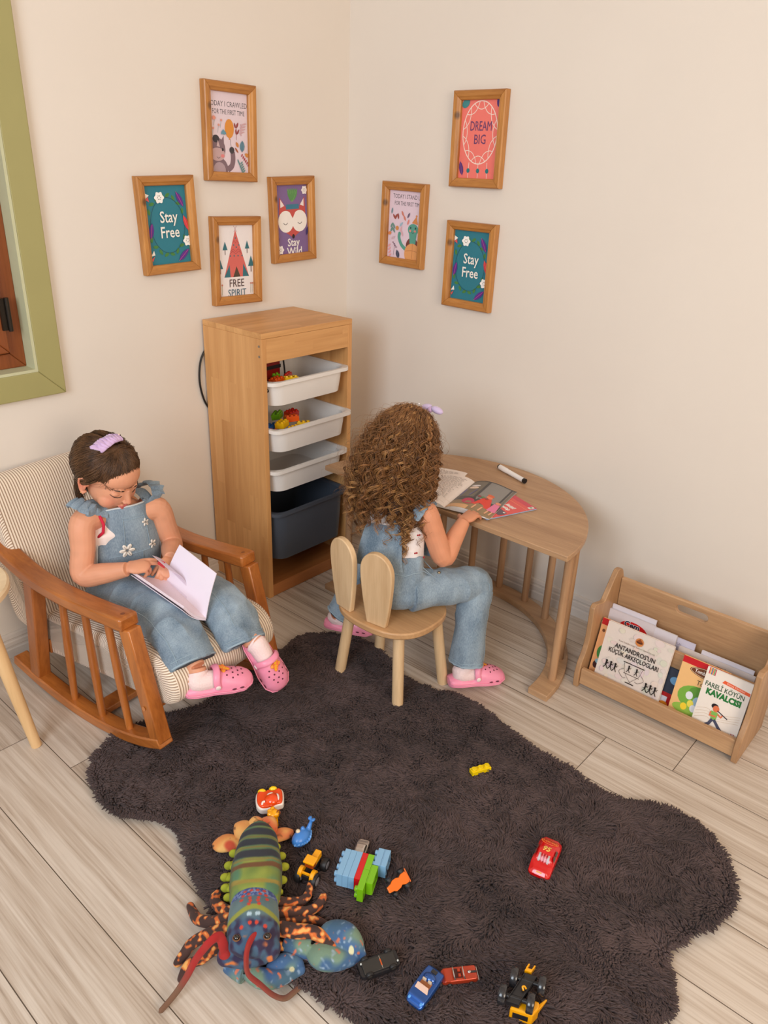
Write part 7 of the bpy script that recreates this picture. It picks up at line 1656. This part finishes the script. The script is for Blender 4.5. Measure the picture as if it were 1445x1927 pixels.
# ---------------------------------------------------------------- books in the rack
PAGE = flat((232, 226, 220), .7, name='paper_edges', noise_amt=.1, scale=260)
def book(label, x0, yL, wdt, hgt, th, deg, z0, art, cover=(230, 224, 220), group=None, roll=0):
    c, s = math.cos(math.radians(deg)), math.sin(math.radians(deg))
    M = basis((0, -1, 0), (s, 0, c), (-c, 0, s), (x0, yL, z0)) @ RZ(roll)
    t = thing('picture_book', label, 'book', M=M, group=group)
    obj('page_block', MB().box((wdt / 2, hgt / 2, -th / 2 - .0005), (wdt - .003, hgt - .004, th - .0012)), PAGE, t)
    obj('back_cover', MB().box((wdt / 2, hgt / 2, -th - .0004), (wdt, hgt, .0007)), flat(cover, .4), t)
    A = Art(z0=.0002, step=.00005, rough=.28, coat=.3); A.rect(0, 0, wdt * 100, hgt * 100, cover); art(A, wdt * 100, hgt * 100); o = A.build('front_cover', t)
    obj('cover_board', MB().box((wdt / 2, hgt / 2, -.0003), (wdt, hgt, .0007)), flat(cover, .4), t)
    return t
def fig(A, x, y, s, col=(30, 26, 26)):
    A.ell(x, y + 1.05 * s, .26 * s, .28 * s, col, n=12); A.line([(x, y + .9 * s), (x, y)], .36 * s, col); A.line([(x, y), (x - .5 * s, y - .9 * s)], .2 * s, col); A.line([(x, y), (x + .5 * s, y - .85 * s)], .2 * s, col)
    A.line([(x, y + .7 * s), (x + .55 * s, y + .4 * s)], .16 * s, col); A.line([(x - .5 * s, y - .1 * s), (x + .7 * s, y + .9 * s)], .08 * s, col)
def a_ant(A, w, h):
    for k in range(60): A.ell(random.uniform(.5, w - .5), random.uniform(.5, h - .5), random.uniform(.5, 1.6), random.uniform(.4, 1.2), (222 + random.randint(-8, 6), 208 + random.randint(-6, 8), 196 + random.randint(-4, 8)), n=10)
    I = (36, 30, 30); A.ell(w * .52, h * .865, 1.25, 1.25, (206, 128, 66)); A.ell(w * .52, h * .86, 1.0, .35, (90, 44, 20)); A.line([(w * .52, h * .86), (w * .52, h * .92)], .12, (90, 44, 20)); A.poly([(w * .47, h * .87), (w * .52, h * .92), (w * .57, h * .87)], (140, 70, 30))
    A.text('Kuzey Kazdağları Kültür Sanat ve Yaşatma Derneği', w / 2, h * .775, .62, (120, 100, 90), sx=.85)
    A.text("ANTANDROS'UN", w / 2, h * .68, 1.95, I, bold=.02, sx=.82); A.text('KÜÇÜK ARKEOLOGLARI', w / 2, h * .585, 1.95, I, bold=.02, sx=.72)
    A.line([(w * .38, h * .50), (w * .70, h * .50)], .25, I); A.line(cr([(w * .40, h * .49), (w * .43, h * .36), (w * .50, h * .27), (w * .56, h * .22)], 5), .09, I); A.line(cr([(w * .68, h * .49), (w * .65, h * .36), (w * .58, h * .27), (w * .54, h * .22)], 5), .09, I)
    A.line([(w * .42, h * .335), (w * .66, h * .335)], .14, I); A.line([(w * .48, h * .205), (w * .61, h * .205)], .3, I); A.line(cr([(w * .41, h * .40), (w * .35, h * .33), (w * .42, h * .26), (w * .47, h * .27)], 5), .1, I); A.line(cr([(w * .67, h * .40), (w * .73, h * .33), (w * .66, h * .26), (w * .61, h * .27)], 5), .1, I)
    for x in (.48, .60): fig(A, w * x, h * .405, 1.0)
    for x in (.14, .21, .28): fig(A, w * x, h * .34, 1.25)
    for x in (.78, .85, .92): fig(A, w * x, h * .25, 1.25)
    for k in range(8): A.line(circle(1.2 + k * 2.5, 1.5, .7, 16, ry=.5), .22, (150, 140, 132), closed=True)
def a_cem(A, w, h):
    A.rect(0, 0, w, h, (216, 208, 212)); A.ell(w * .58, h * .80, 4.4, 2.2, (200, 30, 34), rot=-4, n=32); A.ell(w * .58, h * .80, 4.6, 2.4, (220, 220, 220), n=4) if False else None
    A.text('Cem', w * .53, h * .855, 2.5, (250, 250, 250), bold=.07); A.text('Cem', w * .53, h * .855, 2.5, (40, 44, 70), bold=.035); A.text('ve', w * .80, h * .80, 1.2, (230, 120, 110)); A.text('Ceren', w * .58, h * .765, 2.5, (250, 250, 250), bold=.07); A.text('Ceren', w * .58, h * .765, 2.5, (40, 44, 70), bold=.035)
    A.ell(w * .3, h * .4, 2.5, 3, (180, 120, 90)); A.ell(w * .7, h * .42, 2.5, 3, (90, 130, 180))
def a_orange(A, w, h):
    A.rect(0, 0, w, h, (240, 172, 116)); A.rect(0, h - 2.0, w, h, (196, 26, 36)); A.ell(2.6, 8.2, 1.7, 2.4, (70, 140, 70)); A.ell(3.0, 9.6, .9, .9, (230, 220, 210)); A.ell(1.6, 4.0, .9, 1.2, (70, 40, 40)); A.ell(2.6, 5.2, 1.5, .9, (150, 190, 200)); A.ell(1.2, 15.0, .5, .5, (120, 70, 40))
def a_tomb(A, w, h):
    A.rect(0, 0, w, h, (240, 190, 128)); A.rect(0, h - 1.9, w, h, (200, 28, 36)); A.ell(w * .62, h * .835, 5.4, 1.5, (110, 60, 34), n=30); A.line(circle(w * .62, h * .835, 5.1, 30, ry=1.25), .12, (236, 210, 170), closed=True); A.text('Tombik Öyküler', w * .62, h * .835, 1.5, (250, 244, 236), bold=.01, sx=.8); A.text('Tombik', w * .62, h * .66, 2.0, (60, 40, 30), sx=.85)
    A.ell(w * .5, h * .40, w * .40, h * .20, (122, 176, 70)); A.ell(w * .6, h * .50, w * .28, h * .11, (96, 150, 60)); A.ell(w * .5, h * .18, w * .44, h * .10, (150, 190, 80))
    for (x, y, r, c) in ((.35, .42, 1.0, (228, 232, 236)), (.55, .36, 1.3, (160, 190, 210)), (.42, .30, .9, (240, 224, 90)), (.66, .28, .9, (230, 120, 50)), (.7, .42, .8, (244, 220, 100)), (.5, .24, .9, (236, 236, 240)), (.6, .18, .7, (200, 70, 50)), (.3, .22, .9, (250, 214, 60))): A.ell(w * x, h * y, r, r * 1.2, c, n=14)
def a_far(A, w, h):
    A.rect(0, 0, w, h, (240, 230, 220)); 
    for k, c in enumerate(((200, 40, 50), (240, 180, 40), (60, 90, 160), (230, 120, 40), (90, 170, 90), (200, 60, 90))): A.rect(.6 + k * .32, h - 1.9, .85 + k * .32, h, c)
    A.poly([(w * .42, h - 2.0), (w - .1, h - 2.7), (w - .1, h - 3.6), (w * .38, h - 2.9)], (236, 96, 52)); A.text('Dünya Klasikleri', w * .68, h - 2.75, .75, (250, 220, 200), rot=-5)
    A.text('FARELİ KÖYÜN', w * .48, h * .745, 1.9, (70, 96, 70), bold=.02, sx=.80); A.text('KAVALCISI', w * .50, h * .635, 2.3, (34, 120, 54), bold=.06, sx=.86)
    for k in range(4): A.line(cr([(.4, 6.2 - k * .9), (3.2, 7.2 - k * .8), (5.5, 6.4 - k * .6), (w - .6, 8.4 - k * .7)], 6), .07, (206, 180, 150))
    x, y = w * .42, h * .30
    A.ell(x - .3, y + 3.0, .95, .75, (40, 32, 34)); A.ell(x + .15, y + 2.4, .85, .95, (224, 120, 78)); A.poly([(x - .9, y + 1.5), (x + 1.0, y + 1.5), (x + .9, y - .6), (x - .5, y - .8)], (130, 186, 90)); A.line([(x + .9, y + 1.2), (x + 1.9, y + .6), (x + 2.2, y + 1.5)], .5, (224, 120, 78)); A.line([(x - .9, y + 1.2), (x - 1.0, y + .1), (x + .6, y + .3)], .5, (224, 120, 78))
    A.line([(x + .6, y + 2.1), (x + 3.6, y + .9)], .28, (60, 50, 60)); A.line([(x, y - .7), (x - .6, y - 2.3), (x - 1.8, y - 3.4)], .8, (74, 78, 100)); A.line([(x + .4, y - .7), (x + 2.2, y - 2.5), (x + 4.2, y - 4.2)], .8, (74, 78, 100)); A.line([(x + 4.0, y - 4.3), (x + 5.0, y - 4.2)], .45, (70, 44, 40)); A.line([(x - 2.2, y - 3.6), (x - 1.4, y - 3.5)], .5, (150, 60, 40))
    A.line([(w - 1.6, 3.1), (w - .7, 3.2), (w - 1.0, 2.3)], .2, (190, 40, 50), closed=True)
def a_blue(A, w, h): A.rect(0, 0, w, h, (54, 62, 78)); A.ell(w * .45, h * .72, 1.5, 1.2, (110, 160, 200)); A.rect(0, 0, w, h * .38, (176, 30, 34)); A.rect(.6, 1.5, 3, 3.4, (214, 214, 226)); A.ell(2.4, 1.0, 1.2, .9, (236, 150, 40))
def a_white(A, w, h): A.rect(0, 0, w, h, (220, 214, 222))
def a_lav(A, w, h): A.rect(0, 0, w, h, (206, 202, 220)); A.text('MASAL', w * .3, h * .9, .9, (120, 110, 140))
def a_ba(A, w, h): A.rect(0, 0, w, h, (218, 208, 204)); A.text('BAŞARI', 4.6, h - 3.0, 3.0, (52, 62, 78), bold=.05, sx=.9); A.text('Küçük Kaşif', w * .50, h - 1.7, 1.2, (110, 70, 50)); A.poly([(w * .55, h - 2.8), (w * .62, h - 1.6), (w * .93, h - 2.0), (w * .93, h - 4.5), (w * .58, h - 4.6)], (232, 180, 96)); A.rect(w * .52, h - 2.6, w * .60, h - 1.4, (170, 60, 50)); A.ell(w * .80, h - 3.4, .25, .25, (80, 50, 40))
BG = 'picture books standing in the book rack'
book('grey-beige book ANTANDROS’UN KÜÇÜK ARKEOLOGLARI, largest cover in the rack', -.350, -1.400, .201, .197, .010, 15, .030, a_ant, (226, 212, 202), BG)
book('orange book with red top edge half hidden behind the large grey-beige one', -.331, -1.374, .130, .188, .007, 15, .030, a_orange, (240, 172, 116), BG)
book('white book FARELİ KÖYÜN KAVALCISI with a flute player, front right of the rack', -.350, -1.700, .1225, .185, .006, 15, .030, a_far, (240, 230, 220), BG)
book('orange Tombik book with red top and green picture, left of the flute player book', -.338, -1.629, .128, .182, .006, 15, .030, a_tomb, (240, 190, 128), BG)
book('small dark blue and red book between the grey-beige and the orange Tombik book', -.322, -1.585, .085, .122, .005, 15, .030, a_blue, (54, 62, 78), BG)
book('white Cem ve Ceren book with red oval, back row left', -.262, -1.368, .146, .192, .005, 10, .029, a_cem, (216, 208, 212), BG)
book('blank white book topmost behind the Cem ve Ceren book', -.250, -1.369, .140, .203, .004, 10, .029, a_white, (226, 220, 228), BG)
book('pale beige blank book right of the Cem ve Ceren book in the back row', -.2615, -1.512, .068, .189, .005, 10, .029, a_white, (214, 206, 204), BG)
book('lavender white book behind the BA book in the back row', -.248, -1.560, .072, .178, .004, 10, .029, a_lav, (206, 202, 220), BG)
book('wide beige book with large letters BA in the back row on the right', -.262, -1.593, .215, .163, .006, 10, .029, a_ba, (218, 208, 204), BG)
book('white book behind the wide beige BA book, at the right back', -.249, -1.653, .146, .171, .004, 10, .029, a_white, (230, 226, 232), BG)
# ---------------------------------------------------------------- things on the table
zt = TH + .0006
S0, S1 = Vector((-.504, -.914, 0)), Vector((-.269, -.859, 0)); dy = (S1 - S0).normalized(); dx = Vector((dy.y, -dy.x, 0))
def open_book(label, S0, dy, dx, H, Wd, z, leftart, rightart, lift=.014, thick=.008, group=None, only=None):
    t = thing('open_book', label, 'book', M=basis(dx, dy, (0, 0, 1), (S0.x, S0.y, z)), group=group)
    for s, nm, art in ((1, 'right_page', rightart), (-1, 'left_page', leftart)):
        if only and s != only: continue
        def surf(u): return .001 + lift * math.sin(PI * min(1, u * 1.0)) ** .8 * (1 - u) ** .6 * 1.4 + thick * .25 * (1 - u)
        n = 14; vs = []; fs = []
        for i in range(n + 1):
            u = i / n; x = s * u * Wd
            for y in (0, H): vs += [(x, y, 0), (x, y, surf(u))]
        for i in range(n): k = i * 4; fs += [[k, k + 4, k + 6, k + 2], [k + 1, k + 3, k + 7, k + 5], [k, k + 1, k + 5, k + 4], [k + 2, k + 6, k + 7, k + 3]]
        fs += [[0, 2, 3, 1], [n * 4, n * 4 + 1, n * 4 + 3, n * 4 + 2]]
        obj('page_block', MB().add(vs, fs), PAGE, t, sm=40)
        A = Art(z0=.0002, step=.00006, rough=.35); A.warp = lambda v, s=s: (v[0], v[1], v[2] + surf(min(1, max(0, s * v[0] / Wd))))
        art(A, Wd * 100 * s, H * 100); A.build(nm, t)
    return t
def grid_rect(A, x0, y0, x1, y1, col, n=12):
    z = A.z(); pts = []; 
    for i in range(n + 1): x = x0 + (x1 - x0) * i / n; pts += [(x, y0), (x, y1)]
    A.raw(pts, [[2 * i, 2 * i + 2, 2 * i + 3, 2 * i + 1] if x1 > x0 else [2 * i, 2 * i + 1, 2 * i + 3, 2 * i + 2] for i in range(n)], col, z)
def a_text(A, w, h):
    grid_rect(A, 0, 0, w, h, (238, 226, 220)); rr = random.Random(4)
    for k in range(22):
        y = h - 2.2 - k * .92; x = w * .92
        while x < -1.2:
            l = rr.uniform(.5, 1.6); 
            if x + l > -1.2: break
            A.rect(x, y, x + l, y + .16, (96, 80, 82)); x += l + .35
def a_pic(A, w, h):
    grid_rect(A, 0, 0, w, h, (112, 104, 92)); grid_rect(A, w * .40, h * .36, w, h - .5, (136, 132, 128)); grid_rect(A, 0, h * .26, w, h * .40, (70, 66, 64)); grid_rect(A, 0, 0, w, h * .26, (150, 124, 88)); grid_rect(A, 0, 0, w * .45, h * .12, (224, 172, 118))
    grid_rect(A, w * .36, h * .36, w * .42, h, (66, 62, 62)); grid_rect(A, w * .88, h * .30, w * .92, h, (66, 62, 62)); grid_rect(A, w * .0, h - .5, w, h, (66, 62, 62))
    A.ell(w * .17, h * .72, 1.5, 1.1, (240, 214, 196)); A.ell(w * .17, h * .80, 1.5, .7, (236, 232, 236)); A.poly([(w * .03, h * .66), (w * .30, h * .66), (w * .26, h * .44), (w * .02, h * .44)], (90, 88, 150)); A.ell(w * .35, h * .25, 1.9, 2.2, (196, 44, 84), n=24)
    A.ell(w * .66, h * .52, 1.0, 1.0, (232, 130, 90)); A.ell(w * .66, h * .58, 1.1, .8, (216, 96, 50)); A.poly([(w * .58, h * .48), (w * .74, h * .48), (w * .86, h * .20), (w * .46, h * .20)], (220, 58, 40)); A.ell(w * .90, h * .46, .9, .9, (226, 140, 110)); A.poly([(w * .84, h * .42), (w * .96, h * .42), (w * .99, h * .18), (w * .80, h * .18)], (226, 120, 160))
    for x in (.56, .70, .85, .94): A.line([(w * x, h * .20), (w * x - .3, h * .07)], .5, (232, 170, 130))
    for k, c in enumerate(((150, 60, 60), (90, 130, 80), (150, 70, 60))): A.ell(w * (.47 + .08 * k), h * .46, .6, .6, c)
open_book('open storybook with a text page and a colourful picture page on the table', S0 + dy * .0, dy, dx, .240, .146, zt + .0052, a_text, a_pic, group=None)
sA = Vector((-.335, -.862, 0)); dyA = Vector((.95, .30, 0)).normalized(); dxA = Vector((dyA.y, -dyA.x, 0))
open_book('white printed booklet lying half under the open storybook near the curly hair', Vector((-.40, -.846, 0)), dyA, dxA, .20, .135, zt, a_text, a_text, lift=.003, thick=.002, only=-1)
# red book
rB, rA = Vector((-.298, -1.113, 0)), Vector((-.473, -1.048, 0)); u_ = (rB - rA).normalized(); v_ = Vector((-u_.y, u_.x, 0)); 
rd = thing('closed_book', 'red paperback lying under the right page of the open storybook', 'book', M=basis(v_, -u_, (0, 0, 1), (rB.x, rB.y, zt)) )
# local x away from the edge facing the seat (v), local y = -u
Hh = (rB - rA).length; 
obj('page_block', MB().box((.0675, Hh / 2, .0022), (.133, Hh - .002, .0036)), flat((150, 176, 204), .6, name='blue_grey_edges', noise_amt=.15, scale=200), rd)
A = Art(M=T(0, 0, .0041), z0=0, step=.00006, rough=.3, coat=.3); Hc = Hh * 100
A.rect(0, 0, 13.5, Hc, (226, 70, 66)); A.rect(0, 0, 13.5, 2.0, (206, 40, 70)); A.rect(0, 3.6, 13.5, 3.8, (240, 140, 90)); A.rect(0, Hc - 2.5, 13.5, Hc, (240, 150, 110)); A.rect(.5, .5, 1.8, 2.4, (240, 240, 230)); A.ell(1.2, 1.4, .4, .5, (90, 130, 80))
A.text('iletişi!', 4.6, 6.6, 2.0, (250, 246, 240), rot=180, bold=.04, sx=.8); A.text('eskap', 4.2, 8.6, 2.0, (250, 246, 240), rot=180, bold=.04, sx=.8); A.poly([(1.0, 10.6), (5.8, 10.4), (6.4, 12.0), (5.6, 13.6), (1.0, 13.8), (.6, 12.2)], (84, 66, 84)); A.ell(1.6, 11.2, .5, .35, (240, 236, 230)); A.build('cover', rd)
# marker pen
m0, m1 = Vector((-.094, -.835, 0)), Vector((-.144, -.972, 0)); md = (m1 - m0).normalized(); 
mk = thing('marker_pen', 'white marker pen with black ends lying on the table near the wall', 'marker', tuple(m0 + Vector((0, 0, zt + .0092))))
ML = (m1 - m0).length; obj('barrel', MB().tube([md * .006, md * .045, md * .046, md * (ML - .006)], [.0088, .0088, .0080, .0080], 20), flat((234, 230, 228), .3, coat=.3), mk, sm=40)
obj('end_cap', MB().tube([md * 0, md * .0065], [.0078, .0078], 20), flat((20, 20, 22), .3), mk, sm=40); obj('end_cap', MB().tube([md * (ML - .0075), md * ML], [.0086, .0086], 20), flat((20, 20, 22), .3), mk, sm=40)
